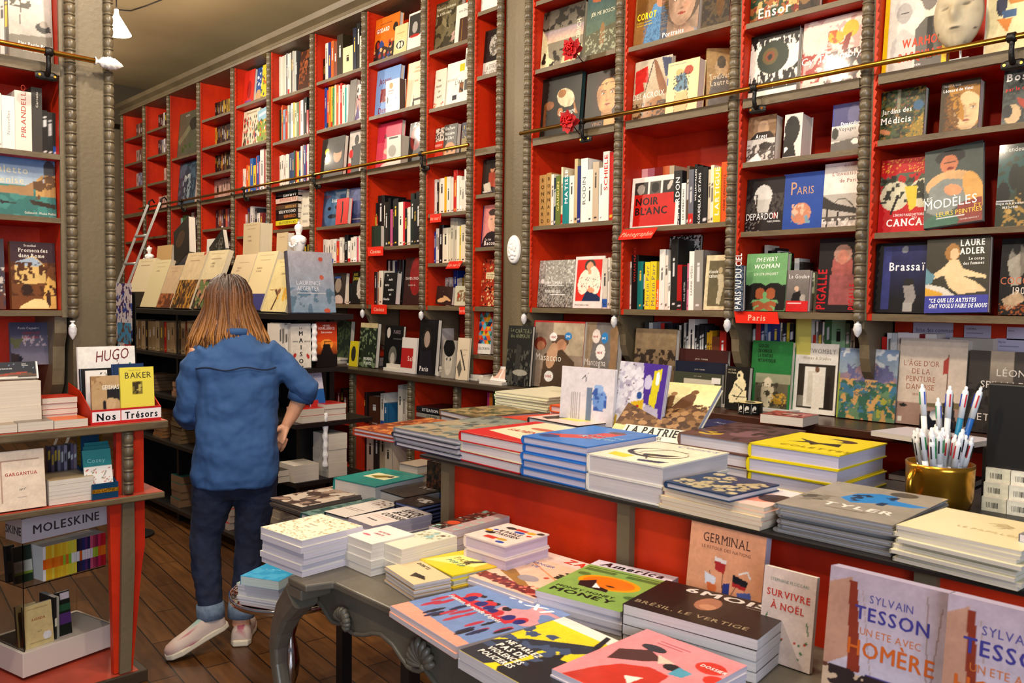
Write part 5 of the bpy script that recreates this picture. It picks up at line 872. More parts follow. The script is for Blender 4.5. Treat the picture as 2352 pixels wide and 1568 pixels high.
K = lambda *a, **k: fo(*a, z=ZK, **k)
# ---- right counter, books standing against the wall
K(1159, 1214, 880, 748, '22221f', [('g', '2c2c28', '181816'), ('m', '5a5a52', 9, .58, 3, (0, .4, 1, 1), 2), ('p', [(.4, .3), (.6, .35), (.55, .95), (.35, .95)], '3c3c38'), ('e', .6, .78, .3, .05, 'a8a498'), t_('Le', .1, .1, .06, '8a9070', 'sf'), t_('CHÂTEAU', .3, .12, .07, '8a9070', 'sf', 'l', .8), t_('des ANIMAUX', .12, .2, .065, '8a9070', 'sf', 'l', .75)], 'tall dark comic with a castle hall, in front of the grey pillar', y=2.95, T=.02)
K(1217, 1333, 873, 737, 'b8302a', [('r', .03, .03, 1, 1, '9a8878'), ('r', .4, .03, 1, .5, 'b8a890'), ('e', .55, .3, .17, .1, '6a5040'), ('e', .58, .36, .1, .09, 'c09070'), ('e', .15, .35, .13, .1, '8a4030'), ('e', .17, .38, .08, .07, 'b07a5c'), ('p', [(.25, .5), (.6, .42), (.85, .6), (.9, 1), (.2, 1)], '5a4634'), ('e', .4, .52, .1, .2, 'c8a080', 15), ('n', .3, 9, 3), ('e', .41, .24, .075, .065, 'f4f0ec'), ('e', .7, .22, .07, .055, '3a8ac8'), ('e', .37, .83, .09, .08, 'f4f0ec'), t_('140€', .36, .26, .035, 'c03020', 'b'), t_('39€', .66, .24, .035, 'ffffff', 'b'), t_('140€', .31, .85, .04, 'c03020', 'b'), t_('Masaccio', .08, .6, .11, 'efe8dc', 's', 'l', .9)], 'red edged fresco book with round price stickers on right counter', y=3.0, T=.04)
K(1335, 1412, 860, 741, '7c7674', [('p', [(0, 0), (.35, 0), (.2, .5), (.3, 1), (0, 1)], 'a08c74'), ('p', [(.75, .1), (1, 0), (1, 1), (.7, .9), (.8, .5)], '9a7c5c'), ('n', .2, 8, 3), ('e', .35, .2, .12, .1, 'e8dcd4'), ('e', .6, .22, .1, .08, '3a8ac8'), ('e', .5, .42, .14, .11, 'f0ece8'), t_('140€', .26, .22, .03, 'c03020', 'b'), t_('140€', .4, .45, .035, 'c03020', 'b'), t_('39€', .52, .24, .03, 'ffffff', 'b'), t_('Mantegna', .05, .62, .1, 'e4dcd4', 's', 'l', .68)], 'grey fresco book with round price stickers beside the red edged one', y=3.02, T=.035)
K(1451, 1545, 870, 755, '8a745c', [('g', '9c8668', '4a3a2c'), ('p', [(.45, .85), (.62, .5), (.72, .38), (.8, .55), (.95, .8), (.6, 1)], 'a88464'), ('m', '3a2c22', 9, .55, 3, (0, .3, 1, 1)), ('n', .2, 14, 5)], 'brown landscape painting book with a rocky peak', y=3.05, T=.03)
row(1481, 1543, 765, 738, '4a4a48:1 e8e4dc:1 8a8c94:1.4 7a7c88:.8 c03024:1 1c1c1e:1 2c2c34:1', y=3.12, z=1.19, dmax=.09, where='high behind the brown landscape book')
row(1553, 1668, 800, 740, '222:1 e8e4dc:1 1c1c1e:1.1 b8b4ac:1 24242a:1 e0dcd4:2.6:1.1 1a1a1e:1 2c2c30:1 18181c:1 26262a:1 34343a:1 c8a020:1.2:.9 c89a20:1.2:.9 6a3a24:3:.85 a82018:2.6:.9', y=3.12, z=1.02, dmax=.1, where='behind the three engraved slipcases', texts={2: ('LARTIGUE', 'f0f0f0', 'b', .5, .8)})
for k, (xl, xr, yt, c, yy) in enumerate(((1549, 1667, 800, '4a2420', 3.09), (1548, 1662, 828, '1c2238', 3.055), (1547, 1655, 853, '4a4c3c', 3.02))):
    K(xl, xr, 905, yt, c, [t_('J.M.W. TURNER', .5, .2 if k < 2 else .12, .028, 'd8d0c0', 'sf', 'c')] + ([('r', .2, .2, .85, 1, 'c8c0ac'), ('r', .8, .12, .98, .3, 'e8e4dc')] if k == 2 else []), '%s slipcase with small engraved title, %s of three in a row' % (('dark red', 'dark blue', 'olive')[k], ('rearmost', 'middle', 'front')[k]), y=yy, T=.025, tilt=3)
K(1664, 1716, 925, 842, '1a1a16', [('e', .6, .45, .26, .2, 'e8dcb4', 20), ('e', .6, .2, .14, .1, 'e8dcb4'), ('p', [(.3, .5), (.9, .55), (.95, .8), (.2, .85), (.15, .7)], 'e8dcb4'), ('l', [(.4, .4), (.75, .55), (.5, .75)], .02, '1a1a16'), ('l', [(.3, .68), (.85, .7)], .02, '1a1a16'), ('e', .55, .2, .05, .04, '1a1a16'), t_('VICTOR', .06, .1, .04, 'c8c0a0', 's'), t_('POLYPHEME', .06, .17, .04, 'c8c0a0', 's', 'l', .7)], 'small black book with a crouching cream line figure', y=2.98)
K(1719, 1811, 938, 783, '2a7a40', [('r', .14, .5, .95, .97, '6a6450'), ('r', .14, .48, 1, .62, '9a9a80'), ('e', .45, .75, .16, .22, 'c8bca0'), ('e', .45, .6, .08, .07, 'd8ccb4'), ('s', 60, (.55, .75, .9, .92), ['c8a03c', 'a8842c'], .03, .05, 3, .4), ('m', '4a4434', 9, .62, 4, (.14, .6, .95, .97))] + [t_(s, .16, .1 + i * .07, .05, '16301c', 'k', 'l', .5) for i, s in enumerate(('GIORGIO', 'DE CHIRICO', 'LA PEINTURE', 'METAPHYSIQUE'))], 'green painting book with bananas still life, right counter', y=3.08)
K(1811, 1917, 945, 788, 'e9e4da', [('r', .16, .3, .95, .93, '3a3228'), ('r', .3, .33, .75, .9, 'e0dcd2'), ('r', .38, .4, .58, .88, 'cfc8ba'), ('e', .57, .37, .05, .04, '7a5a44'), ('p', [(.48, .42), (.68, .42), (.7, .62), (.66, .93), (.5, .93)], 'e4ddd0'), ('r', .76, .55, .88, .93, '2a2018'), ('e', .82, .5, .04, .05, '2a2018'), ('r', .18, .75, .3, .9, '8a8478'), t_('CY TWOMBLY', .55, .14, .065, '8a8478', 'sf', 'c', .85), t_('Homes & Studios', .55, .23, .045, 'a89878', 'sf', 'c', .85, 0, .2)], 'white book showing a man in a white suit in a doorway', y=3.11, T=.03)
K(1920, 2054, 957, 800, '8090a8', [('r', 0, 0, .03, 1, '9aa83c'), ('g', '7a90b0', '9aa8b0', 0, .35), ('m', 'c8ccd0', 7, .55, 3, (.03, 0, 1, .3)), ('p', [(.03, .38), (.25, .3), (.42, .2), (.65, .2), (.8, .32), (1, .4), (1, .5), (.03, .5)], '96808c'), ('m', '6a6a90', 12, .52, 4, (.1, .22, .95, .48)), ('r', .03, .48, 1, 1, '6c8a6a'), ('m', '3f6a58', 9, .48, 5, (.03, .46, 1, 1)), ('m', 'c8a068', 10, .6, 6, (.03, .44, 1, 1)), ('m', '4a7a94', 12, .62, 7, (.03, .5, 1, .9)), ('m', 'd89a70', 9, .6, 9, (.03, .85, .6, 1)), ('m', 'a8a84a', 10, .52, 11, (.7, .65, .95, .95)), t_('CÉZANNE', .3, .5, .05, '4a5a74', 's', 'l', 1), t_('LE MAITRE', .3, .58, .05, '4a5a74', 's', 'l', 1), t_('IDEAL', .3, .66, .05, '4a5a74', 's', 'l', 1)], 'colourful book with a purple mountain above green fields', y=3.09, T=.03)
K(2057, 2212, 966, 778, 'c8bcb0', [('g', 'c8bcae', 'd4c4b4', 0, .75), ('r', 0, .75, 1, 1, 'a88c80'), ('p', [(.4, .74), (1, .7), (1, .78), (.4, .78)], '7a6e50'), ('l', [(.74, .18), (.74, .85)], .006, '6a3a34'), ('p', [(.66, .25), (.74, .2), (.75, .38), (.67, .4)], 'a84a40'), ('e', .1, .78, .06, .02, '2c2a28'), ('p', [(.7, .72), (.84, .68), (.88, .9), (.7, .95)], '2a2a2c'), ('e', .79, .64, .04, .035, '8a6a50'), t_("L'ÂGE D'OR", .34, .32, .065, 'a8745c', 's', 'c', .8), t_('DE LA', .34, .41, .065, 'a8745c', 's', 'c', .8), t_('PEINTURE', .34, .5, .065, 'a8745c', 's', 'c', .8), t_('DANOISE', .34, .59, .065, 'a8745c', 's', 'c', .8), t_('1801-1864', .34, .66, .03, 'a8745c', 's', 'c', 1), ('r', .03, .92, .08, .97, 'e0d8cc')], 'large pale book with a red flag on a pole by a lake', y=3.1, T=.045)
K(2217, 2362, 985, 806, '3a3430', [('r', .35, 0, .72, .55, 'a89c8c'), ('g', 'b0a494', '3c3632', .1, .6), ('r', 0, 0, .35, .6, '45403c'), ('r', .72, 0, 1, .6, '4c4642'), ('m', '2a2624', 9, .55, 3, (0, .4, 1, 1)), t_('LÉON', .45, .3, .09, 'd8d0c8', 's', 'l'), t_('SPILLIAERT', .2, .45, .09, 'd8d0c8', 's', 'l'), t_('ET', .18, .85, .09, 'd8d0c8', 's', 'l')], 'dark shrink-wrapped book with tall spaced capitals, right end of counter', y=3.1, T=.03)
row(1726, 1822, 782, 738, '1c1a20:1 c8403c:1.2 2c3468:1 8a9ab0:.7 2c4a8a:1 2c3c78:2.4 e8e0c8:.6 1c2434:1 b0a030:.8 222:1', y=3.14, z=1.18, dmax=.09, where='high behind the green bananas book')
K(1827, 1862, 792, 732, 'd8d070', [('r', 0, 0, .06, 1, 'b8b050')], 'pale yellow upright file behind the white suit book', y=3.13, T=.08, tilt=0)
row(1864, 1962, 786, 738, 'b03024:1:.7 e8e0d8:.5 444:1:1 e8e4dc:.6 3a6a40:1.6:1.05 8ab08c:3.2:1.12 6a8c6a:1 c8b8a8:1:.9', y=3.15, z=1.18, dmax=.09, where='high behind the purple mountain book')
row(2024, 2150, 805, 762, 'd0342c:1:.9 e8e4e0:1 c8c8c8:1 e8e0dc:4 882024:1 e4dcd4:2', y=3.15, z=1.15, dmax=.09, where='high behind the red flag book')
K(2180, 2280, 810, 775, 'b8b0a4', [], 'long pale box standing behind the flag book', y=3.17, T=.05, tilt=0, name='storage_box', cat='box', hard=False)
for k, (a, b, c_, d_, tx) in enumerate(((2096, 2190, 742, 800, 'liste des commandes'), (2214, 2277, 748, 776, 'CHEMINS'), (2312, 2362, 752, 780, 'livres'), (2287, 2362, 779, 806, 'Martin'))):
    A = P(a, d_, y=3.256); B = P(b, c_, y=3.256); mb = MB(); sheet(mb, (A.x, A.y, A.z), (1, 0, 0), (0, 0, 1), (0, -1, 0), B.x - A.x, B.z - A.z, 'cfc6d8', [t_(tx, .08, .35, .16, '6a6478', 's', 'l', .8), ('r', .1, .6, .7, .62, '8a84a0'), ('r', .1, .75, .5, .77, '8a84a0')]); mb.v = [(x, y_ , z) for x, y_, z in mb.v]
    o = mb.build('pinned_note', 'matte'); md = o.modifiers.new('s', 'SOLIDIFY'); md.thickness = .0006; md.offset = -1; tag(o, chk('%s lilac paper note pinned on the red wall, %s from left' % (('large', 'small', 'tilted', 'low')[k], ORD[k + 1])), 'note', 'paper notes pinned below the rightmost bay')
# things on the right counter
flatb(*P(1745, 970, z=ZK).xy, ZK, .16, .14, .032, 'b8443c', 'thick red white paperback lying on the dark wooden counter', [('r', .1, .1, .9, .9, 'c8686c'), ('e', .6, .5, .25, .2, 'e0c0b4'), ('m', '7a2c30', 8, .56, 3)], rz=4)
c = P(1709, 952, z=ZK); t = thing('sticker_roll', chk('roll of black stickers with white figure on right counter'), 'roll', (c.x, c.y + .045, ZK + .0003))
mb = MB(); mb.col = lin('15140f'); mb.lathe([(.047, 0), (.047, .045)], n=28); mb.smooth = False; mb.col = lin('e8d9a8'); mb.lathe([(.046, .0451), (.046, .0455)], n=28)
for a in (-1.9, -1.3, -.7):
    q = Vector((math.cos(a), math.sin(a), 0)); u = Vector((-q.y, q.x, 0)); sheet(mb, tuple(q * .0472 - u * .014 + Vector((0, 0, .004))), tuple(u), (0, 0, 1), tuple(q), .028, .037, '15140f', [('e', .35, .45, .14, .28, 'e8e4d8', 20), ('e', .62, .4, .12, .2, 'e8e4d8'), ('r', .25, .8, .75, .86, 'e8e4d8'), ('r', .0, 0, .03, 1, 'e8e4d8')], .0015)
mb.build('label_roll', 'print', t); mb = MB(); mb.col = lin('0c0b08'); mb.lathe([(.02, .0456), (.02, .046)], n=20); mb.build('core', 'print', t)
for k, (px, py, w, d, rz, c_, lb) in enumerate(((1590, 930, .20, .28, 20, 'eeeef2', 'loose white sheet curled behind the leaning crowd book'), (1700, 935, .24, .2, -14, 'e8e8ee', 'white leaflet lying behind the sticker roll'), (2000, 1000, .3, .2, -12, 'e4e0ec', 'lilac leaflet pile lying near the pen mug'))):
    A = P(px, py, z=ZK); flatb(A.x, A.y, ZK, w, d, .012 if k < 2 else .016, c_, lb, [('m', 'b8a8c0', 6, .6, k, (.5, .3, 1, 1))] if k == 2 else (), rz=rz)
c = P(2150, 985, z=ZK); t = thing('tape_dispenser', chk('black tape dispenser behind the pens on the counter'), 'dispenser', (c.x, c.y, ZK + .0004)); mb = MB(); mb.col = lin('1c2230'); mb.prism([(-.05, 0), (.06, 0), (.06, .03), (.03, .06), (.02, .035), (-.01, .03), (-.03, .06), (-.05, .05)], -.018, .018); mb.build('body', 'print_gloss', t); mb = MB(); mb.col = lin('e8e8e4'); mb.smooth = True; mb.lathe([(.02, -.01), (.02, .01)], (-.0, 0, .048), 18, 'y'); mb.build('tape_roll', 'print', t)
# ---- far counter
K(771, 800, 803, 737, '2c3830', [('m', '4a5a40', 9, .55, 3), ('n', .3, 6, 2)], 'dim green nature book, left of small yellow book on far counter', y=3.1, T=.035)
K(801, 819, 806, 783, 'd8c82c', [('e', .5, .5, .3, .3, '3a3a2c')], 'small yellow book on far counter', y=2.98, T=.01)
K(822, 861, 808, 742, '2a3428', [('m', '7a8a6a', 10, .6, 3), ('r', 0, 0, 1, .1, 'c8b890'), t_('WONDER', .3, .84, .07, 'e8ece4', 'k', 'l', .7), t_('PLANTS', .35, .94, .07, 'e8ece4', 'k', 'l', .7)], 'dark plant book with white capitals on far counter', y=3.0, T=.03)
K(879, 920, 812, 748, '141416', [('e', .5, .68, .22, .22, '6a6660'), ('e', .5, .74, .12, .14, 'b0a8a0'), ('e', .2, .16, .1, .12, 'c8c0b8'), t_('PARIS', .48, .18, .09, '9a8a90', 's', 'l', .8), ('r', .48, .28, .95, .3, '555')], 'black book with a face and grey title on far counter', y=3.0, T=.02)
K(919, 953, 815, 775, 'd8d0cc', [('r', 0, .3, .8, .85, 'b02c2c'), t_('Salò', .45, .65, .14, 'f0e0d8', 'sf')], 'small white and red book on far counter', y=2.95, T=.012)
K(957, 998, 826, 734, '1c1a1c', [('e', .45, .35, .26, .2, '2a2420'), ('e', .45, .36, .16, .15, 'a89488'), ('p', [(.2, .6), (.7, .55), (.9, 1), (.1, 1)], '26222a'), t_('Paris', .15, .94, .09, 'e8e0dc', 'kf', 'l', .8)], 'black book of a long haired woman on far counter', y=2.97, T=.03)
K(1013, 1042, 824, 781, 'a8a094', [('e', .5, .55, .3, .38, 'c8beb0'), ('e', .5, .2, .44, .24, '1c1a1a'), ('e', .36, .5, .05, .04, '2a2624'), ('e', .64, .5, .05, .04, '2a2624')], 'small black and white child portrait book on far counter', y=2.94, T=.012)
K(1046, 1073, 832, 776, 'dcccb4', [('l', [(.3, .3), (.75, .75)], .05, '2a2420'), ('p', [(.05, .7), (.3, .5), (.5, .75), (.3, .95)], '6a6458'), t_('La verite', .4, .3, .05, 'a87a5c', 's', 'l', .7), t_('sort', .5, .42, .05, 'a87a5c', 's')], 'cream book with a dark roof drawing on far counter', y=2.93, T=.012)
for k, (px, py, w, d, n) in enumerate(((797, 838, .2, .26, 3), (880, 850, .24, .2, 2), (955, 858, .2, .24, 3), (1030, 868, .22, .18, 2), (1085, 872, .2, .16, 1), (745, 832, .16, .2, 2))):
    A = P(px, py, z=ZK); z = ZK
    for j in range(n):
        th = .012 + .006 * ((k + j) % 3); flatb(A.x + .01 * j, max(A.y, 2.875) + .008 * ((j * 5) % 3), z + .0003, w, d, th, ['dcd6ca', 'c8c2b8', '26262a', 'e4ded2', 'd0c4b8'][(k * 2 + j) % 5] if j else 'ded8cc', '%s flat book on far counter, %s pile from left, %s layer' % (cname('ded8cc'), ORD[[2, 3, 4, 5, 6, 1][k]], ORD[j + 1]), rz=[6, -8, 3, 10, -4, 2][k] * (j + 1) / 2, group='flat piles on the far counter'); z += th + .0003
A = P(1100, 880, z=ZK); flatb(A.x, A.y, ZK, .16, .12, .014, 'd8d4d0', 'thin white booklet lying open at the pillar end of far counter', rz=5)
M = MX((A.x + .03, A.y + .05, ZK + .0155), (1, 0, 0), (0, .5, .7)); mb = MB(); sheet(mb, (0, 0, 0), (1, 0, 0), (0, 0, 1), (0, -1, 0), .12, .09, 'e8e0dc', [('r', .1, .2, .45, .8, 'd8b0a0'), ('r', .55, .2, .9, .8, 'd8b8a8')]); o = mb.build('leaflet', 'matte', matrix=M); o.modifiers.new('s', 'SOLIDIFY').thickness = .001; tag(o, chk('raised white leaflet page beside the lowest red compartment'), 'leaflet')
row(972, 1012, 822, 748, '6a5a54:1 e0d8cc:1 8a7c74:1 c8beb4:1.2 1c1c1c:1 d8d0c8:1', y=3.12, z=1.0, dmax=.1, where='behind child portrait on far counter')
# below the far counter
def low(px0, px1, py, pt, toks, z, w_, y=3.0, **k): return row(px0, px1, py, pt, toks, y=y, z=z, where=w_, dmax=.14, **k)
low(775, 842, 958, 890, '8a2c24:1 2a1c18:1 6a3428:1.2 1c1814:1 4a2c28:1 c83c2c:.8 2c1c18:1 a83428:1 3c2c28:1', .622, 'under far counter left of stool')
low(848, 890, 958, 905, '5a3828:3 e8e0d4:1:1.1 2c6a94:1:.8', .622, 'under far counter beside the twisted post', y=2.97)
low(914, 940, 955, 880, 'e0d8cc:1.4 c8c0b4:1 e8e0d4:1', .622, 'under far counter left of magazine pile', y=2.97)
z = .6225
for k, (h, c_, tx, tc) in enumerate(((.02, 'c8342c', 'RITA BOUCH', 'f0e8e0'), (.03, 'e8d82c', 'MODE', '222222'), (.018, 'c8c4c0', 'LES GRANDS MAGASINS', '555555'), (.022, '7a3428', 'WAX', 'e8e0d8'), (.022, '9a9890', 'MAN RAY', '333333'), (.03, '2c2c30', 'NOUVELLE', 'e8e8e8'))):
    A = P(944, 955, y=2.95); L_ = .27; V, F, tw = text2d(tx, h * .6, 'b')
    book(.2, L_, h - .0006, c_, (), chk('%s book lying in the low pile under the far counter, %s from bottom' % (cname(c_), ORD[k + 1])), 'book', 'lying pile under the far counter', MX((A.x + .008 * (k % 3), 2.95, z + h), (0, 1, 0), (1, 0, 0)), spine=[('t', tx, .22, .12, h * .6 / L_, tc, 'b', 'l', min(1.1, L_ * .8 / tw), -90)]); z += h
low(1118, 1138, 935, 895, 'c83c8a:1 e8842c:1.2 3c3c3c:1', .622, 'under far counter at pillar end', y=2.93)
low(815, 900, 1040, 985, 'c8b8a0:1 2a2420:1 e0d4c4:1.2 3a3430:1 b8a890:1 d8ccbc:1', .302, 'bottom shelf under far counter, second cabinet', y=3.0)
# ================================================================ BLACK ISLAND SHELF WITH TILTED CREAM BOOKS
IX0, IX1, IY0, IY1 = -6.2, -3.72, 2.05, 2.40
t = thing('black_shelf_unit', chk('low black island shelf unit carrying the tilted cream books'), 'shelf unit', (0, 0, 0))
def bb(n, *a, m='black_wood', p=None): mb = MB(); mb.box(*a); return mb.build(n, m, p or t)
bb('top_board', IX0, IY0 - .02, 1.302, IX1 + .02, IY1 + .02, 1.33)
bb('riser', IX0 + .0, 2.24, 1.331, IX1 - .14, 2.39, 1.6)
for z, ex in ((1.055, 0), (.79, .1), (.50, .08), (.10, 0)): bb('shelf', IX0, IY0 + .0, z - .022, IX1 + (.0 if z > 1 else .08), IY1 + ex, z)
for x in (-6.0, -5.2, -4.4): bb('upright', x, IY0 + .05, 0, x + .025, IY1, 1.30)
bb('back_panel', IX0, IY1 - .05, .1, IX1 - .13, IY1 - .03, 1.30)
bb('upright', IX1 - .16, IY0 + .14, 0, IX1 - .13, IY1, 1.30)
def twist(px, py0, py1, x):
    A = P(px, py0, x=x); z1 = P(px, py1, x=x).z; mb = MB(); mb.smooth = True
    mb.lathe([(.013 + .002 * math.sin(i * .9), A.z + (z1 - A.z) * i / 40) for i in range(41)], (A.x, A.y, 0), 12, wob=lambda a, h: 1 + .13 * math.sin(3 * a + h * 90)); mb.build('twisted_post', 'plaster', t)
twist(722, 829, 743, -3.74); twist(747, 1072, 948, -3.66); twist(395, 805, 735, -5.0) if False else None
CRM = 'ddcfae'
I = lambda *a, **k: fo(*a, z=1.331, y=2.09, tilt=19, pages='e6dcc4', hard=False, **k)
fr = [('l', [(.16, .06), (.84, .06)], .004, 'b8a078'), ('r', .25, .14, .75, .155, 'b09878')]
I(283, 321, 704, 597, CRM, fr + [('r', 0, .7, 1, 1, '2a201a'), t_('APOLLINAIRE', .1, .8, .035, 'c8b8a0', 's', 'l', .6)], 'tilted cream book with a black bottom band, leftmost of its row', T=.03)
I(321, 357, 705, 600, 'd8cca4', fr + [t_('LA POETIQUE', .3, .25, .03, '7a6448', 'sf', 'l', .6)], 'tilted plain cream book, second of its row from the left', T=.03)
I(358, 389, 706, 612, 'c8b090', fr + [('r', 0, .66, 1, 1, '6a3c24'), ('m', 'a8683c', 7, .52, 3, (0, .66, 1, 1))], 'tilted tan book with brown rose picture, third of its row', T=.025)
I(391, 434, 708, 583, 'd4c09c', fr + [('r', 0, .5, 1, 1, '7a5028'), ('m', 'b88838', 8, .48, 3, (0, .5, 1, 1), 2), ('m', '3a2a18', 12, .55, 5, (0, .5, 1, 1), 2), ('e', .9, .03, .06, .03, 'b02c20')], 'tilted cream book with golden crowd picture on the lower half', T=.03)
I(438, 482, 711, 578, 'dacca6', fr + [t_('LA PENSEE', .3, .24, .03, '7a6448', 'sf', 'l', .7), t_('DU COEUR', .3, .29, .03, '7a6448', 'sf', 'l', .7), ('r', 0, .5, 1, 1, '3a3228'), ('m', 'b88a6a', 8, .5, 6, (0, .5, 1, 1)), ('m', '6a7a4a', 10, .58, 7, (0, .5, 1, 1))], 'tilted cream book with dark multicoloured picture, beside the woman head', T=.03)
I(503, 549, 713, 588, 'd8c4a0', fr + [t_("CHANT DES", .25, .26, .03, 'a08468', 'sf', 'l', .6), t_("SOLDATS", .25, .31, .03, 'a08468', 'sf', 'l', .6)], 'tilted cream book mostly hidden behind the woman head', T=.03)
I(551, 597, 716, 582, 'dccb9f', fr + [t_('UN AMOUR', .2, .3, .03, '7a5c40', 'sf', 'l', .75), t_('DE SWANN', .2, .35, .03, '7a5c40', 'sf', 'l', .75), ('r', 0, .72, 1, 1, '3c3a78')], 'tilted cream book with a violet bottom band right of the woman head', T=.035)
I(600, 654, 718, 597, 'd8c894', fr + [t_("L'ombre", .35, .3, .045, '6a5234', 'sf', 'l', .7, 0, .2), ('l', [(.4, .95), (.5, .7), (.35, .6)], .03, '5a3c24'), ('m', 'd8a83c', 8, .5, 3, (.5, .55, .9, .8)), ('e', .5, .62, .07, .05, '8a5c3a'), t_('Un amour de Proust', .1, .6, .03, 'a85c2c', 'b', 'l', .7)], 'tilted cream book with a drawn yellow flower, at the shelf corner', T=.02)
fo(670, 772, 719, 577, 'a8a8b4', [('g', 'b4b0b8', '8aa0b4'), ('m', '6a8498', 7, .58, 3, (0, .6, 1, 1)), ('n', .14, 12, 4), t_('LAURENCE', .15, .55, .07, 'e0e0e8', 's', 'l', .9), t_('AEGERTER', .15, .64, .07, 'e0e0e8', 's', 'l', .85), ('r', .15, .68, .8, .69, 'd8d8e0'), ('e', .72, .12, .05, .04, 'c05a48'), ('e', .72, .42, .05, .04, 'c06a54'), ('e', .8, .97, .07, .04, 'c8644c')], 'large shrink-wrapped blue-grey book leaning at the shelf corner', side='L', y=-3.715, z=1.331, tilt=8, T=.04, spcol='5a5660')
# upper row on the riser
U = lambda *a, **k: fo(*a, z=1.601, y=2.27, **k)
U(357, 391, 600, 567, 'c8a878', fr, 'brown cream book behind the tilted row, beside the left bust', T=.06, tilt=6)
U(357, 391, 590, 512, '3a6ab0', [('r', .12, 0, 1, 1, 'c8b060'), ('e', .6, .4, .3, .2, 'd8d4c0'), ('m', '2a8a88', 7, .56, 3)], 'blue and gold spiral notebook behind the brown cream book', T=.02, name='notebook', cat='notebook') if False else None
M = lambda px, py, y=2.27: P(px, py, y=y)
fo(400, 437, 598, 505, '241c16', [('e', .45, .4, .3, .2, '4a3424'), ('n', .3, 8, 3)], 'black book leaning strongly left above the tilted row', z=1.601, y=2.26, roll=-22, tilt=8, T=.05, H=.26)
fo(486, 522, 595, 552, '2a2018', [('r', .4, 0, 1, 1, '1a1614'), ('m', '8a8478', 20, .6, 3, (.45, .3, .95, .8), 3)], 'low dark book leaning left above the tilted row', z=1.601, y=2.3, roll=-30, tilt=6, T=.03, H=.14)
fo(473, 505, 590, 550, 'dcd8d0', [], 'white book standing behind the low dark leaning book', z=1.601, y=2.33, T=.04, tilt=2)
fo(557, 594, 585, 515, 'd6c4a0', fr + [t_('LETTRES', .3, .35, .04, '8a6a4c', 'sf', 'l', .7), t_('À NAVIRE', .3, .45, .04, '8a6a4c', 'sf', 'l', .7)], 'upright cream book on the riser, wider one', z=1.601, y=2.28, T=.08, tilt=2, pages='e8dcc0')
fo(634, 659, 580, 536, 'd2bf9c', fr, 'upright cream book on the riser beside the right bust', z=1.601, y=2.28, T=.04, tilt=2)
for nm, px, h, yy in (('left', 343, .175, 2.31), ('right', 686, .215, 2.30)):
    c = P(px, 600, y=yy); t2 = thing('plaster_bust', chk('white plaster draped urn-like bust on the black shelf, the %s one' % nm), 'bust', (c.x, yy, 1.601), group='white plaster busts on the black shelf')
    s_ = h / .2; mb = MB(); mb.smooth = True; mb.lathe([(a * s_, b * s_) for a, b in ((.026, 0), (.03, .004), (.03, .01), (.022, .016), (.019, .024), (.03, .03), (.032, .036), (.022, .042))], n=24); mb.build('pedestal', 'plaster', t2)
    def lz(nm_, pr, n_=32, fy=1.0, wob=None, ex=()):
        mb = MB(); mb.smooth = True; mb.lathe([(a * s_, b * s_) for a, b in pr], n=n_, wob=wob); mb.v = [(x, y * fy, z) for x, y, z in mb.v]
        for e in ex: mb.ball(tuple(q * s_ for q in e[0]), tuple(q * s_ for q in e[1]), 12, 8)
        mb.build(nm_, 'plaster', t2)
    lz('draped_torso', ((.018, .043), (.026, .052), (.034, .068), (.041, .088), (.047, .104), (.05, .116), (.046, .126), (.03, .134), (.016, .139)), 36, .68, lambda a, z: 1 + .045 * math.sin(7 * a + z * 130), [((-.042, 0, .112), (.014, .016, .02)), ((.042, 0, .112), (.014, .016, .02))] + [((.036 * math.cos(k * .5), -.03 - .006 * math.sin(k * .5), .1 - .022 * math.sin(k * .5)), (.008, .006, .006)) for k in range(7)])
    lz('head', ((.013, .1395), (.0115, .147), (.013, .152), (.0165, .16), (.0185, .17), (.0185, .178), (.015, .187), (.008, .193), (.001, .195)), 20, 1.1, lambda a, z: 1 + .05 * math.sin(8 * a + z * 160), [((0, -.019, .17), (.003, .004, .006)), ((0, .014, .182), (.012, .01, .009)), ((0, 0, .199), (.007, .007, .006))])
# spines and piles inside the island
row(300, 400, 800, 732, 'a08868 b49c78 8c7454 c0a884 2a1c14:.6 9c845f a88f6c b8a07c 7a6448 c02c20:.5 a89070 b49a76', z=1.056, y=2.1, where='under the tilted books, left part', dmax=.15, parts=False)
row(402, 478, 803, 733, 'b09a78 2c2018:.5 c0aa86 8a3a20:.6 c8b48e b8a27c a88c64 cbb893 b49c78', z=1.056, y=2.1, where='under the tilted books, beside the woman', dmax=.15, parts=False)
row(622, 640, 829, 742, 'e4dcd0:1 c83c34:.6 e0d8cc:1', z=1.056, y=2.1, where='beside the black shelf corner', dmax=.15, parts=False)
def side(xl, xr, yb, yt, z, x, **k): return dict(side='L', y=x, z=z, **k)
row(641, 668, 831, 742, 'e8e0d6 e4dcd0 ece4da e6ded2', z=1.056, side='L', y=-3.78, where='left of the white hanging hands book', dmax=.12, parts=False)
fo(669, 715, 831, 744, 'e8e0d4', [t_('La', .5, .12, .05, '222', 'b', 'c')] + [t_(ch, .5, .27 + i * .155, .1, '222', 'k', 'c') for i, ch in enumerate('MAISON')] + [('l', [(.2, 0), (.2, .12)], .012, 'c83c34'), ('l', [(.8, 0), (.8, .12)], .012, 'c83c34'), ('e', .18, .72, .07, .06, 'c83c34', 20), ('e', .84, .74, .07, .06, 'c83c34', -20), t_('EMMA', .1, .42, .035, '222', 'b'), t_('BECKER', .68, .42, .035, '222', 'b', 'l', .8)], 'white paperback with red hanging hands and vertical title', side='L', y=-3.75, z=1.056, tilt=2, hard=False, T=.02)
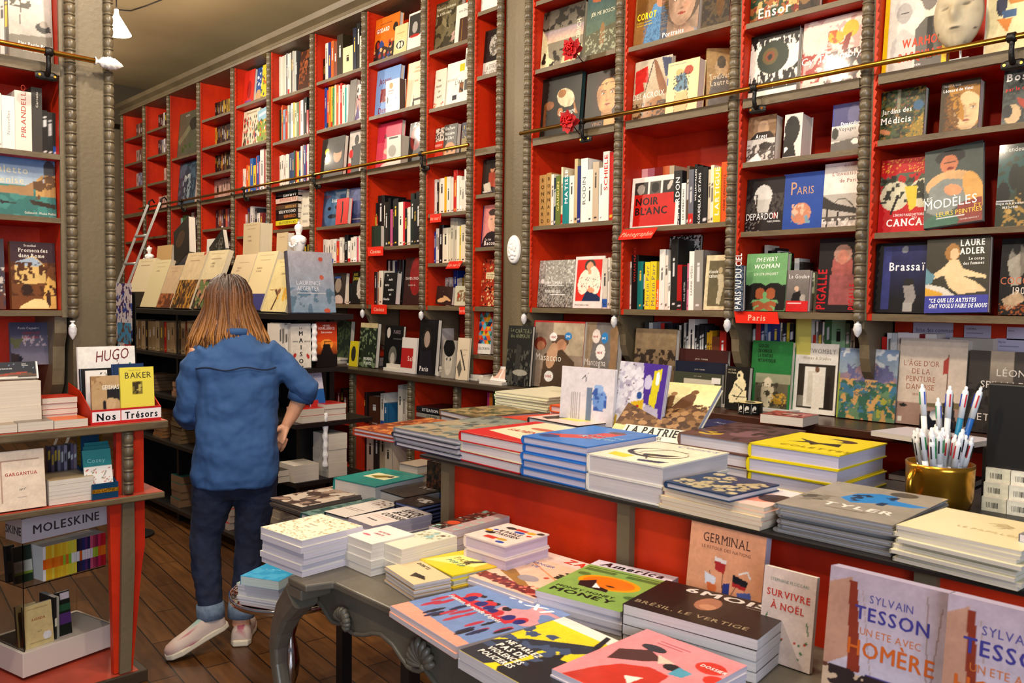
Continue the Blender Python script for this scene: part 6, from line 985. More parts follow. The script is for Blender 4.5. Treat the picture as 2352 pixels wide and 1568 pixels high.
fo(727, 775, 829, 740, '2a0e0c', [('g', '8a1c10', 'e85a20', 0, .45), ('g', 'f08030', '5a1c10', .45, .75), ('e', .5, .5, .3, .12, 'f8a040'), ('r', 0, .72, 1, 1, '160c0c'), ('p', [(.2, .72), (.3, .6), (.35, .5), (.65, .5), (.7, .6), (.82, .72)], '1a0e0c'), ('l', [(.4, .5), (.4, .44), (.7, .44)], .015, '1a0e0c'), t_('MICHEL', .5, .1, .04, 'f4e8e0', 's', 'c'), t_('HOUELLEBECQ', .5, .17, .06, 'f4e8e0', 'b', 'c', .68), t_('Sérotonine', .5, .25, .045, 'f4e8e0', 'b', 'c', .85)], 'black and fiery orange paperback with a car silhouette', side='L', y=-3.74, z=1.056, tilt=2, hard=False, T=.02)
fo(716, 750, 906, 848, 'd4d0e0', [('r', 0, .5, 1, .9, '2c6ab0'), ('r', .0, .75, .5, 1, 'c83434'), t_('Lançon', .3, .2, .07, '5a4a7a', 's', 'l', .8)], 'small blue and lilac paperback standing on the red pile', side='L', y=-3.72, z=.835, tilt=15, hard=False, T=.01)
def blocks(px0, px1, py, x, z, hs, c_, lab, d=.15, pages='e4dccf'):
    A = P(px0, py, x=x); B = P(px1, py, x=x); W = B.y - A.y; zz = z + .0004
    for j, h in enumerate(hs):
        book(d, W, h - .0006, c_, (), chk('%s, %s from bottom' % (lab, ORD[j + 1])), 'book', lab, MX((x - d - .004 * (j % 2), A.y, zz + h), (1, 0, 0), (0, 1, 0)), hard=False, pages=pages, name='paperback'); zz += h
blocks(694, 746, 945, -3.65, .79, (.035, .035), 'c8342c', 'red paperback with pages outwards below the lilac one')
blocks(748, 795, 941, -3.65, .79, (.03, .03, .025), 'c83c34', 'red topped paperback beside the arm of the woman')
blocks(676, 732, 1080, -3.65, .50, (.085,), 'ded6ca', 'very thick cream paperback near the woman hand')
blocks(755, 797, 1068, -3.65, .50, (.07, .07, .08), 'ddd5ca', 'thick white block of a book beside the lower twisted post')
blocks(640, 672, 1072, -3.7, .50, (.03, .03), '2a2624', 'black paperback behind the woman hand')
bx = P(355, 1110, y=2.1)
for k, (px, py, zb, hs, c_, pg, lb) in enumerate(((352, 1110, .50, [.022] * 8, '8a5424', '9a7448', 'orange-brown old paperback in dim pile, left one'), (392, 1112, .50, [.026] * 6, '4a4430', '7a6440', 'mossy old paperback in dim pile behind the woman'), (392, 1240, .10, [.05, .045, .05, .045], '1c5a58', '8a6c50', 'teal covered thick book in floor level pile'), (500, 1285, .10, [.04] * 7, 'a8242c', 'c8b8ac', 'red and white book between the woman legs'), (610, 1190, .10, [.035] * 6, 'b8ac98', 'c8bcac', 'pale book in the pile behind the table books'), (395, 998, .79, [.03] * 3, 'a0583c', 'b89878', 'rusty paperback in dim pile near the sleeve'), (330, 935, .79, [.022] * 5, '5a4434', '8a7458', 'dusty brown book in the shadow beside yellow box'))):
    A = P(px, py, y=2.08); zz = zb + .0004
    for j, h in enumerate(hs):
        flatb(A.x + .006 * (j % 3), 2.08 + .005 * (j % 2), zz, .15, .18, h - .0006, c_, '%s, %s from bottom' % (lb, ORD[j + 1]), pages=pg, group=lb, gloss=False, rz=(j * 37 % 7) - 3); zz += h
# posters / cards left of the island
for k, (a, b, c_, d_, col, ops, lb) in enumerate(((268, 302, 650, 780, 'e8e2e6', [('m', '5a3c78', 9, .6, 3), ('m', '3a5ab0', 8, .66, 5)], 'white purple speckled poster behind the left pillar'), (270, 300, 742, 800, '5aa4d0', [('m', '7a5a4a', 9, .6, 3), t_('PARIS', .1, .95, .2, 'f0f0f0', 'b', 'l', .8), ('r', .3, .8, 1, .98, 'c83434')], 'light blue poster behind the left pillar'))):
    A = P(a, d_, y=1.75 - .02 * k); B = P(b, c_, y=1.75 - .02 * k); mb = MB(); sheet(mb, (A.x, A.y, A.z), (1, 0, 0), (0, 0, 1), (0, -1, 0), B.x - A.x, B.z - A.z, col, ops); o = mb.build('poster', 'print'); o.modifiers.new('s', 'SOLIDIFY').thickness = .002; tag(o, chk(lb), 'poster')
t = thing('poster_stand', chk('thin black stand carrying posters behind the left pillar'), 'stand', (A.x + .1, 1.77, 0)); mb = MB(); mb.tube([(0, 0, 0), (0, 0, 1.45)], .008, 8); mb.build('post', 'iron', t); mb = MB(); mb.box(-.16, .0085, 1.0, .05, .014, 1.43); mb.build('board', 'black_wood', t); mb = MB(); mb.lathe([(.12, 0), (.12, .01)], n=20); mb.build('foot', 'iron', t)
# ---- ladder
L0, L1 = P(340, 470, y=2.92), P(285, 712, y=2.72); d = (L1 - L0); 
L2 = P(368, 462, y=2.92); t = thing('ladder', chk('aluminium ladder hooked on the far brass rail'), 'ladder', (0, 0, 0))
s0 = (L0 - L1).normalized(); k = L1.z / s0.z; foot = L1 - s0 * k; top = L0; off = Vector((L2.x - L0.x, 0, 0))
foot.y = 2.25; foot.x = top.x - .55; mb = MB()
for nm, o_ in (('left', Vector((0, 0, 0))), ('right', off)):
    mb = MB(); mb.tube([tuple(foot + o_), tuple(top + o_)], [(.026, .012), (.026, .012)], 4, sq=1, up=(0, 1, 0)); mb.build('rail', 'aluminium', t)
n = 9
for i in range(1, n):
    q = foot.lerp(top, i / n - .02); mb = MB(); mb.smooth = True; mb.tube([tuple(q), tuple(q + off)], .013, 8); mb.build('rung', 'aluminium', t)
for o_ in (Vector((0, 0, 0)), off):
    q = top + o_; mb = MB(); mb.smooth = True; mb.tube([tuple(q + Vector((0, 0, -.05))), tuple(q + Vector((0, .01, .03))), tuple(q + Vector((0, .04, .05))), tuple(q + Vector((0, .06, .02)))], .008, 6); mb.build('hook', 'iron', t)
# ================================================================ LEFT BOOKCASE AND COUNTER CONTENTS
F = lambda *a, **k: fo(*a, side='L', **k)
F(23, 137, 132, -40, '9a948a', [('g', 'd8d4cc', '8a847a'), ('m', '5a544a', 9, .52, 3, (.05, 0, .6, .28)), ('l', [(.28, .2), (.26, .5)], .012, '4a443c'), ('e', .78, .5, .17, .07, '2c2a28'), ('e', .8, .45, .1, .05, 'a09a90'), ('r', .62, .52, .95, .55, '1c1a18'), ('e', .1, .62, .2, .12, 'b8b2a8'), ('p', [(0, .66), (1, .6), (1, 1), (0, 1)], '7a7468'), t_('Pier Paolo Pasolini', .2, .77, .045, 'f0ece4', 'bf', 'l', .8), t_('photographies de', .3, .85, .025, 'e0dcd4', 's')], 'grey photo book with an old car above the left brass rail', y=-3.33, T=.03)
row(-20, 20, 125, -30, 'b0aca8:1 8a8680:1.1 c8c4c0:1 7a7670:1', y=-3.35, side='L', where='top shelf of left bookcase')
row(-12, 135, 336, 212, 'e8e2d8:9 ece8e0:17:.98 e6ddd0:22:1.1 4a4642:14:1.22 26221f:7:.82 2a2623:7:.8 2c2825:8:.8', y=-3.33, side='L', where='second shelf of left bookcase', texts={2: ('PIRANDELLO', 'b8402c', 'sf', .3, .75), 3: ('Carnets', 'e8e0d0', 'b', .22, .3), 1: ('Nouvelles', 'a0a0a0', 's', .25, .7)}, jit=.3)
F(-60, 137, 488, 345, '8aa8c0', [('g', '5a86b8', 'b8c4cc', 0, .5), ('r', 0, .5, 1, 1, '4a8a84'), ('m', '3a7470', 6, .5, 3, (0, .6, 1, 1)), ('p', [(0, .55), (.62, .5), (.72, .42), (.72, .66), (0, .62)], 'a8845c'), ('e', .93, .2, .08, .16, '4a4a50'), ('r', .86, .3, 1, .66, 'b08a54'), ('p', [(.74, .66), (.76, .38), (.84, .28), (.86, .66)], 'c09a60'), ('m', '6a4a2c', 14, .56, 5, (.72, .3, 1, .7)), ('p', [(.66, .72), (1, .78), (1, .86), (.7, .8)], '3a2c20'), ('p', [(.3, .76), (.5, .8), (.32, .82)], '2a2a28'), t_('Canaletto', .06, .3, .12, 'd8d0b0', 'sf', 'l', .95), t_('Venise', .22, .47, .12, 'd8d0b0', 'sf', 'l', .95), t_('Gallimard - Musée Maillol', .6, .96, .04, 'e8e4d4', 'sf', 'l', .75)], 'wide book with a canal, domed church and boats painting', y=-3.32, T=.03)
F(-60, 14, 712, 546, '4a4450', [('m', '6a4438', 6, .5, 3, (0, .4, 1, 1)), ('m', 'c8c0b8', 9, .62, 5, (.2, .4, 1, .8))], 'dark painting book cut by the left edge of the view', y=-3.33)
F(28, 149, 712, 555, '7a4c28', [('r', 0, 0, 1, .3, '4a3038'), ('p', [(.08, .32), (.5, .2), (.75, .34), (.78, .6), (.55, .62), (.1, .62)], 'd8b878'), ('p', [(.1, .3), (.5, .22), (.7, .32), (.6, .36), (.12, .36)], 'a8b8c8'), ('p', [(.7, .75), (.82, .5), (1, .6), (1, 1), (.72, 1)], 'e0b868'), ('e', .82, .85, .05, .14, '4a2c1c'), ('e', .34, .72, .13, .09, '3a2418'), ('e', .2, .52, .03, .04, '6a4a2c'), ('e', .5, .5, .03, .04, '6a4a2c'), ('m', '5a3418', 9, .55, 3, (0, .3, 1, .8)), ('p', [(.2, .95), (.5, .84), (.75, .86), (.85, 1), (.15, 1)], 'ecd49a'), t_('Stendhal', .3, .07, .035, 'f0e8e0', 'bf', 'l', .8), t_('Promenades', .18, .15, .06, 'f4ece0', 'bf', 'l', .8), t_('dans Rome', .18, .23, .06, 'f4ece0', 'bf', 'l', .8)], 'brown book with white title over sunlit ruined arches', y=-3.33, T=.03)
ZL = .957
A = P(22, 833, x=-3.42)
F(26, 115, 833, 742, '5a5c70', [('g', '3a3c58', '8a8494'), ('m', '6a6a48', 6, .52, 3, (0, .2, .4, .6)), ('m', 'b8a8b0', 12, .6, 4, (.3, .3, 1, .55), 2), ('p', [(0, .7), (.2, .75), (.2, 1), (0, 1)], '3a2c2c'), ('e', .24, .85, .05, .07, '20202c'), t_('Paolo Cognetti', .2, .16, .055, 'e8e4e0', 'sf', 'l', .8), t_('CARNETS DE', .3, .28, .06, 'b83c34', 'sf', 'l', .7), t_('NEW YORK', .32, .38, .06, 'b83c34', 'sf', 'l', .7)], 'dim bluish city travel book standing behind the counter piles', y=-3.38, z=A.z - .01, T=.02)
blocks(-60, 30, 878, -3.3, ZL, (.06, .055), 'a8a098', 'pale thick book in the rear pile of left counter', d=.12)
blocks(-30, 96, 988, -3.12, ZL, (.075, .085), 'e8e0d4', 'thick cream paperback in the front pile of left counter', d=.15, pages='efe4d4')
F(-4, 90, 925, 836, '1c2434', [('s', 50, (0, .1, 1, .6), ['8a98b0', 'c8d0d8'], .003, .007, 4), ('p', [(0, .7), (.4, .6), (1, .72), (1, .85), (0, .9)], '6a5040'), ('l', [(0, .76), (.7, .62)], .02, 'a84434'), ('p', [(0, .85), (1, .9), (1, 1), (0, 1)], 'd8d4cc'), ('r', .97, 0, 1, 1, 'e8e8e8'), t_('LE TRAM DE NOËL', .06, .42, .07, 'f0f0f0', 'b', 'l', .72), t_('GIOSUÈ', .6, .16, .06, 'f0f0f0', 'b', 'l', .72), t_('CALACIURA', .6, .25, .06, 'f0f0f0', 'b', 'l', .66)], 'dark blue starry paperback leaning on the cream pile, left counter', y=-3.16, z=ZL + .162, tilt=18, T=.01, hard=False)
blocks(98, 178, 962, -3.16, ZL, (.018, .018, .018, .02, .02), 'c8402c', 'red backed paperback in the middle pile of left counter', d=.12)
blocks(-40, 40, 1001, -3.06, ZL, (.028,), 'a89a8a', 'low front book at the left edge of left counter')
blocks(42, 123, 993, -3.06, ZL, (.03,), '8a8078', 'low front book with a grey crumpled cover, left counter')
blocks(125, 202, 984, -3.06, ZL, (.028,), 'e0783c', 'low front book with an orange cover, left counter')
# "Nos Trésors" tray
x0 = -3.07; A = P(209, 968, x=x0); B = P(370, 953, x=x0); W = B.y - A.y
t = thing('display_tray', chk('red display tray with large black lettering holding comics'), 'tray', matrix=Matrix(((0, -1, 0, x0), (1, 0, 0, A.y), (0, 0, 1, ZL + .0003), (0, 0, 0, 1))))
mb = MB(); mb.col = lin('c42a2c'); mb.box(0, 0, 0, W, .003, .052); sheet(mb, (.004, 0, .009), (1, 0, 0), (0, 0, 1), (0, -1, 0), W * .39, .036, 'efe9ea', [t_('Nos', .5, .86, .7, '15151a', 'kf', 'c', .95)]); sheet(mb, (.006 + W * .395, 0, .009), (1, 0, 0), (0, 0, 1), (0, -1, 0), W * .58, .036, 'efe9ea', [t_('Trésors', .5, .86, .7, '15151a', 'kf', 'c', .8)]); mb.build('front_panel', 'print', t)
for x in (0, W - .003): mb = MB(); mb.prism([(.0035, 0), (.25, 0), (.25, .13), (.12, .11), (.0035, .05)], x, x + .003, 'yz'); mb.build('side_panel', 'red_paint', t)
mb = MB(); mb.box(.0035, .0035, 0, W - .0035, .25, .003); mb.build('bottom_panel', 'red_paint', t)
ZT = ZL + .004
F(279, 356, 934, 846, 'e8da5c', [t_('Marie Curie', .25, .07, .03, 'a8a040', 'sf'), t_('BAKER', .14, .21, .12, '4a4430', 's', 'l', .95), ('r', .36, .27, .66, .52, '8a7c3c'), ('e', .52, .38, .1, .09, 'c8b868'), ('m', '4a4024', 8, .56, 3, (.36, .27, .66, .52))], 'yellow booklet with a small portrait in the red tray', y=-3.09, z=ZT, T=.012, hard=False, tilt=4)
F(212, 282, 938, 866, 'c2a47c', [('p', [(.5, .3), (.95, .25), (1, .6), (.8, .5), (.5, .6)], '2c2a2c'), ('e', .42, .65, .06, .12, '2c2a2c'), ('e', .62, .62, .16, .14, 'cdb088'), ('m', 'a8845c', 9, .62, 4, (0, 0, .4, .3)), t_('GEISHAS', .34, .3, .1, 'f0ece0', 'k', 'l', .6)], 'tan comic with a black haired woman drawing in the red tray', y=-3.1, z=ZT, T=.012, hard=False, tilt=4)
F(202, 250, 930, 853, 'ece8e2', [('e', .8, .1, .16, .06, '222'), ('e', .8, .1, .13, .045, 'ece8e2')], 'white comic behind the tan one in the red tray', y=-3.14, z=ZT, T=.012)
F(262, 334, 930, 838, '24406a', [], 'dark blue album behind the yellow booklet', y=-3.15, z=ZT, T=.008)
F(188, 262, 930, 849, '2a2a2c', [], 'black album in the red tray', y=-3.18, z=ZT, T=.012)
F(184, 315, 915, 799, 'ece9e4', [t_('HUGO', .3, .22, .16, '7a3038', 's', 'l', .7, 6, .3), t_('PRATT', .26, .45, .16, '7a3038', 's', 'l', .7, -4, .3), ('e', .14, .5, .05, .05, 'b83c3c'), ('l', [(.6, .3), (.75, .45), (.68, .2)], .006, '7a4a4a'), ('e', .68, .48, .07, .04, 'c8503c'), ('p', [(.84, .5), (.9, .2), (.98, .5)], '3c8a6a')], 'large white album with red handwriting at the back of the tray', y=-3.2, z=ZT, T=.015)
# lower tier
ZM = .6970
F(-8, 107, 1166, 1046, 'ead8c4', [('r', .12, .16, .9, .165, 'b08a78'), ('r', .12, .86, .9, .865, 'b08a78'), ('r', .12, .16, .125, .865, 'b08a78'), ('r', .895, .16, .9, .865, 'b08a78'), ('r', .16, .2, .86, .204, 'c8a898'), ('r', .16, .82, .86, .824, 'c8a898'), ('r', .16, .2, .164, .824, 'c8a898'), ('r', .856, .2, .86, .824, 'c8a898'), t_('GARGANTUA', .52, .42, .055, 'b8402c', 'bf', 'c', .9), t_('nrf', .52, .68, .05, '555', 's', 'c', 1, 0, .4), t_('GALLIMARD', .52, .8, .018, '777', 's', 'c')], 'cream book with red title standing on the lower left tier', y=-3.06, z=ZM, T=.03, tilt=8)
for k in range(5): c_, hh = [('e8dcc8', .02), ('e0d4c8', .012), ('d8d0d8', .014), ('e8e0d0', .02), ('b8a484', .018)][k]; zz = ZM + sum([.02, .012, .014, .02, .018][:k]); A = P(113, 1160, x=-3.07); B = P(215, 1140, x=-3.07); book(.16, B.y - A.y, hh - .0006, c_, (), chk('cream paperback beside the blue gift box, %s from bottom' % ORD[k + 1]), 'book', 'cream pile beside the blue gift box', MX((-3.23, A.y, zz + hh + .0004), (1, 0, 0), (0, 1, 0)), hard=False, name='paperback')
row(110, 185, 1062, 1025, '4a3c50 7a6c80 3c3440 8a8498 5a5468 9a94a4 3a3038 6a6078 8a7c88 48404c', y=-3.27, z=ZM + .06, side='L', where='dim row behind the cream pile', dmax=.03, parts=False)
A = P(212, 1148, x=-3.06); B = P(272, 1137, x=-3.06); W = B.y - A.y
t = thing('gift_box', chk('blue wrapped display box with glittering gold ribbon'), 'box', matrix=Matrix(((0, -1, 0, -3.06), (1, 0, 0, A.y), (0, 0, 1, ZM + .0003), (0, 0, 0, 1))))
mb = MB(); mb.col = lin('0f4668'); mb.box(0, 0, 0, W, .004, .055); mb.prism([(.0045, 0), (.16, 0), (.16, .10), (.0045, .05)], 0, .004, 'yz'); mb.prism([(.0045, 0), (.16, 0), (.16, .10), (.0045, .05)], W - .004, W, 'yz'); mb.box(0, .161, 0, W, .165, .22); mb.box(.0045, .0045, 0, W - .0045, .1605, .004); mb.build('wrapped_box', 'print_gloss', t)
mb = MB(); mb.box(-.001, -.0012, .022, W + .001, -.0002, .036); mb.build('gold_ribbon', 'glitter', t)
for a_ in (0, W - .012): mb = MB(); mb.box(a_, .1595, .06, a_ + .012, .1605, .22); mb.build('gold_ribbon', 'glitter', t)
for k in range(3): F(197 + 3 * k, 262 - 2 * k, 1128 - 2 * k, 1040 - 9 * k, '2a8088', [('r', 0, .4, 1, 1, 'e8e4e0'), ('s', 60, (.05, .44, .95, .97), ['c8603c', '5a7a5a', 'a84a3c', 'c8a07c'], .018, .035, 4, .7), t_('Cozey', .15, .3, .1, '8ac0c8', 's')] if k == 0 else [], 'teal notebook with tiny animal pattern in the blue box, %s' % ('front one', 'middle one', 'rear one')[k], y=-3.075 - .03 * k, z=ZM + .02, tilt=14, T=.006, hard=False, name='notebook', cat='notebook')
# acrylic notebook display
A = P(57, 1553, z=.058); B = P(258, 1480, z=.058); u = (B - A).normalized(); W = (B - A).length; v = Vector((-u.y, u.x, 0)); MD = MX(A, u, (0, 0, 1)); zq = lambda py: P(57, py, x=A.x).z - A.z
t = thing('notebook_display', chk('clear acrylic display tower with white base and printed header'), 'display', matrix=MD)
h1, h2, h3, h4 = zq(1497), zq(1352), zq(1247), zq(1192); D = .24
mb = MB(); mb.col = lin('dcd2c8'); mb.box(-.012, -.012, 0, W, D, h1); mb.build('base_box', 'print', t, bevel=.002)
mb = MB(); mb.col = lin('cfc8cc'); mb.box(-.002, 0, h3, W - .01, .11, h4); sheet(mb, (-.002, 0, h3), (1, 0, 0), (0, 0, 1), (0, -1, 0), W - .008, h4 - h3, 'cfc8cc', [t_('MOLESKINE', .5, .7, .38, '4a4446', 'b', 'c', 1.0)]); sheet(mb, (-.002, .11, h3), (0, -1, 0), (0, 0, 1), (-1, 0, 0), .11, h4 - h3, 'b8b0a8', [t_('MOLESKINE', .95, .7, .36, '4a4446', 'b', 'r', .9)]); mb.build('header', 'print', t)
for nm, bx_ in (('side_pane', (-.002, 0, h1, .001, D - .02, h3)), ('side_pane', (W - .013, 0, h1, W - .010, D - .02, h3)), ('shelf_pane', (.0015, .002, h2, W - .0135, D - .022, h2 + .003)), ('back_pane', (.0015, D - .0215, h1, W - .0135, D - .0185, h3))): mb = MB(); mb.box(*bx_); mb.build(nm, 'acrylic', t)
def dsp(u0, w, hgt, z, col, lab, ops=(), d=.13, v0=.012, front=False, T=.012, band=None):
    o = MD @ Vector((u0, v0, z + .0006)); n = MD.to_3x3()
    if front: Mx = MX(o, n @ Vector((1, 0, 0)), n @ Vector((0, .12, 1))); book(w, hgt, T, col, ops, chk(lab), 'notebook', None, Mx, hard=False, name='notebook')
    else: Mx = MX(MD @ Vector((u0 + w, v0, z + .0006)), n @ Vector((0, 1, 0)), (0, 0, 1)); book(d, hgt, w - .0005, col, (), chk(lab), 'notebook', 'small notebooks on the acrylic shelf', Mx, hard=False, spine=ops, name='notebook', parts=False)
cs = 'e8e4e0 e0b42c e0b02c e0c84c d8a828 e0b830 e4c038 e0b834 e8c840 d8cc40 d8d050 e0cc48 2a2844 3a2c48 2c3468 5a3468 2c2c54 c85a78 a83c58 8a2c4c c8305c b8242c c82c34'.split(); bc = 'e06a1c e87820 e88024 d8701c e87c20 e88428 e07420 9ac03c e0782c 8ac038 e8e4dc e0e0dc e8e4e4 d86a28 dcd8dc e4d8dc e0d8dc dcd0d8 a8c03c 9ab838'.split()
x_ = .075; wv = (W - .015 - x_) / len(cs)
for k, c_ in enumerate(cs): dsp(x_ + k * wv, wv, .125, h2 + .003, c_, 'small %s notebook, %s from left on the acrylic shelf' % (cname(c_), ORD[k + 1]), [('r', 0, .38, 1, .66, bc[k % len(bc)])], d=.09)
dsp(.004, .062, .13, h2 + .003, '24402c', 'dark green notebook with a white paper band, face outwards', [('r', 0, .4, 1, .75, 'dcdcc8'), ('r', 0, .72, 1, .78, '9ab83c'), ('r', .2, .48, .6, .64, 'c8c8b4')], front=True, T=.014, v0=.06)
dsp(.0, .03, .13, h2 + .003, '2c6a8a', 'blue and lime notebook at the left of the acrylic shelf', [('r', 0, .4, 1, .75, 'e8e4dc')], front=True, T=.02, v0=.1)
fr2 = [('r', .14, .1, .86, .106, 'b09a70'), ('r', .14, .9, .86, .906, 'b09a70'), ('r', .14, .1, .146, .9, 'b09a70'), ('r', .854, .1, .86, .9, 'b09a70')]
dsp(.012, .1, .15, h1, 'd8c690', 'cream diary with red title and round sticker in the acrylic display', fr2 + [t_('AGENDA', .5, .38, .06, 'a8402c', 'bf', 'c', .85), t_('nrf', .5, .68, .05, '444', 's', 'c', 1, 0, .4), ('e', .78, .8, .15, .1, 'e8e8e8')], front=True, v0=.012)
dsp(-.0 + .006, .07, .145, h1, 'd0bc84', 'second cream diary standing behind the titled one', fr2, front=True, v0=.05, T=.012)
dsp(.118, .018, .155, h1, '2a2c2a', 'thick black notebook with silver edge in the display', [('r', .6, 0, 1, 1, 'a8a89c'), ('r', .1, .5, .5, .7, 'd8d8c0')], d=.1, v0=.02)
dsp(.14, .05, .16, h1, '1e2822', 'black notebook with green and purple label in the display', [('r', 0, .3, 1, .45, '2c5a40'), ('r', 0, .5, 1, .75, '5a3a78'), ('r', .3, .02, .95, .18, 'c8c0c8')], front=True, v0=.03)
dsp(.155, .035, .12, h1, '2a5a48', 'green notebook standing deepest in the acrylic display', [], front=True, v0=.1)
flatb(*P(18, 1566, z=.047).xy, .0475, .26, .2, .008, 'd8d4cc', 'white cardboard sheet lying under the acrylic display', rz=100) if False else None
# ================================================================ BOOK ISLAND (upper board, red panel) AND GREY CONSOLE
ZU, ZN = .96, .76
t = thing('island_unit', chk('red panelled book island with grey posts carrying the large stacks'), 'counter', (0, 0, 0))
def bt(n, *a, m='red_paint', bev=0): mb = MB(); mb.box(*a); return mb.build(n, m, t, bevel=bev)
bt('upper_board', -1.9, 1.468, ZU - .01, -.22, 2.16, ZU, m='black_wood', bev=.002)
bt('front_panel', -1.80, 1.515, .05, -.24, 1.535, ZU - .0105)
bt('side_panel', -1.83, 1.536, .05, -1.81, 2.1, ZU - .0105)
for px in (1025, 1435, 2132): x = P(px, 1200, y=1.5).x; bt('post', x - .018, 1.494, .05, x + .018, 1.5145, ZU - .0105, m='grey_paint')
bt('base_board', -1.83, 1.5, 0, -.24, 2.1, .0495, m='dark_edge')
S = lambda *a, **k: stack(ZU + .0003, *a, **k)
WP = 'e6e0e6'
S((809, 999), (899, 1017), 981, (1004, 962), 2, 'b8442c a8502c', 'orange brown landscape book', top=('a85c2c', [('m', '7a3c1c', 6, .5, 3), ('m', 'c88a4c', 9, .6, 4)]), pages=WP)
S((903, 1023), (1051, 1058), 980, (1150, 957), 4, '3a3a50 8a8c90 3c3c4c 8a9094', 'grey landscape painting album', top=('8a948c', [('m', 'a89c84', 5, .5, 3), ('m', '5a6a68', 8, .58, 4), ('n', .2, 9, 3)]), pages=WP)
S((1053, 1057), (1198, 1091), 989, (1296, 978), 3, 'c8262a e6dcc0 c8262a', 'red spined thick book with cream jacket', top=('e8dcc0', [('r', 0, 0, .16, 1, 'c8262a'), ('p', [(0, .72), (1, .9), (1, 1), (0, 1)], 'c8262a'), t_('SAPIENS', .5, .6, .09, 'c84a34', 'bf', 'c', .8), ('e', .55, .35, .2, .06, 'c8785c')]), pages=WP, jit=.012)
S((1198, 1091), (1346, 1125), 1000, (1515, 1000), 5, '2f78c8', 'bright blue hardcover', top=('3a80cc', [('p', [(.1, .7), (.45, .5), (.5, .3), (.75, .22), (.72, .6), (.4, .78), (.12, .82)], 'c8402c'), ('e', .2, .8, .14, .08, '2c4c8a'), ('e', .62, .22, .12, .06, '6a4030'), t_('Lettres', .5, .5, .08, 'a8d0ec', 'bf', 'l', .9, 0, .2), t_('Rouges', .45, .62, .09, 'a8d0ec', 'bf', 'l', .9, 0, .2), ('r', .5, .12, .8, .13, '1c4c8a')]), pages='d8d4e8', jit=.004)
S((1348, 1126), (1520, 1165), 1041, (1676, 1040), 2, 'e8e4dc', 'very thick white comic omnibus', top=('ece6d2', [('e', .5, .52, .36, .22, '2c2a28'), ('e', .52, .5, .32, .19, 'ece6d2'), ('p', [(.1, .72), (.42, .76), (.4, .9), (.14, .86)], 'e0d020'), ('p', [(.4, .6), (.8, .5), (.7, .62), (.45, .7)], '3a3836'), ('l', [(.3, .55), (.5, .3), (.75, .34)], .012, '2c2a28'), ('p', [(.55, .86), (.9, .8), (.85, .9), (.6, .93)], '2c3860'), ('l', [(.2, .6), (.45, .62), (.6, .8)], .01, '2c2a28'), t_('Comics', .4, .13, .09, '8a94c8', 's', 'l', 1.1, 0, .2)]), pages='dcd8dc', jit=.004, spops=[('r', .2, 0, .8, .5, 'c8d080')])
obs = S((1521, 1165), (1753, 1220), 1117, (1826, 1130), 5, 'e8d8a0 e8c0b4 ecdcb0 e8b8b0 ecdca8', 'cream and pink magazine', top=('e8c8c0', [('r', 0, 0, 1, .3, 'e8e0e4'), t_('LES MAGNIFIQUES', .1, .2, .1, 'c8604c', 'k', 'l', .7), ('e', .75, .6, .2, .2, 'd8907c'), ('e', .9, .5, .15, .2, '4a3430'), ('e', .5, .8, .2, .1, '7a8cb0')]), hard=False, pages='e8dcc8')
zt = P(1521, 1117, y=P(1521, 1165, z=ZU).y).z
q0, q1 = P(1526, 1105, z=zt + .014), P(1676, 1139, z=zt + .014); K_ = P(1777, 1111, z=zt + .014)
xd = (q1 - q0).normalized(); yd = Vector((-xd.y, xd.x, 0))
book((q1 - q0).length, (K_ - q1).dot(yd), .014, '2c4a6c', (), chk('small blue book patterned with cream blots on the pink magazines'), 'book', None, MX(q0 + Vector((0, 0, .0005)), xd, yd), art='2c4468', pages='e6e2e6', cell=.002) if False else None
book((q1 - q0).length, (K_ - q1).dot(yd), .014, '2c4a6c', [('s', 46, (.05, .1, .95, .9), ['c8bc9a', 'b8ac8c'], .05, .09, 5, .9), ('s', 40, (.05, .1, .95, .9), ['1c2430'], .015, .03, 8)], chk('small blue book patterned with cream blots on the pink magazines'), 'book', None, MX(q0 + Vector((0, 0, .0005)), xd, yd), art='2c4468', pages='e6e2e6', cell=.002)
S((1779, 1222), (2051, 1281), 1155, (2157, 1143), 6, '8c8a88', 'grey hardcover comic', top=('a29c92', [('p', [(.35, .3), (.5, .2), (.65, .2), (.72, .34), (1, .38), (.9, .46), (.62, .5), (.45, .6), (.3, .5)], '2f8cd0'), ('m', '1c3c5c', 9, .62, 3, (.35, .22, .7, .55)), ('e', .14, .62, .12, .08, '5a5850'), ('e', .68, .12, .12, .08, '5a5850'), ('m', '8a8478', 10, .5, 5, (0, .5, .3, .75)), t_('TYLER', .28, .78, .1, 'f0ece4', 'k', 'l', 1), ('r', .35, .82, .7, .84, '7a746a')]), pages='d8d6dc', jit=.008)
S((2052, 1285), (2337, 1357), 1204, (2400, 1205), 9, 'e2dcc0', 'cream paperback with faint sketch', top=('ecdfb8', [('e', .62, .3, .07, .05, 'c8b890'), ('l', [(.5, .3), (.6, .22), (.7, .3), (.62, .42)], .008, 'a8946c'), ('l', [(.55, .36), (.7, .36)], .008, '8a7c58'), t_('LE PAPILLON', .35, .62, .06, 'd8c898', 'sf', 'l')]), hard=False, pages='dcd6cc', d=.2, jit=.01)
S((2338, 1330), (2420, 1350), 1225, (2480, 1200), 6, 'd8dce0 8a8c8a', 'pale paperback at the right edge', hard=False, pages=WP, d=.2)
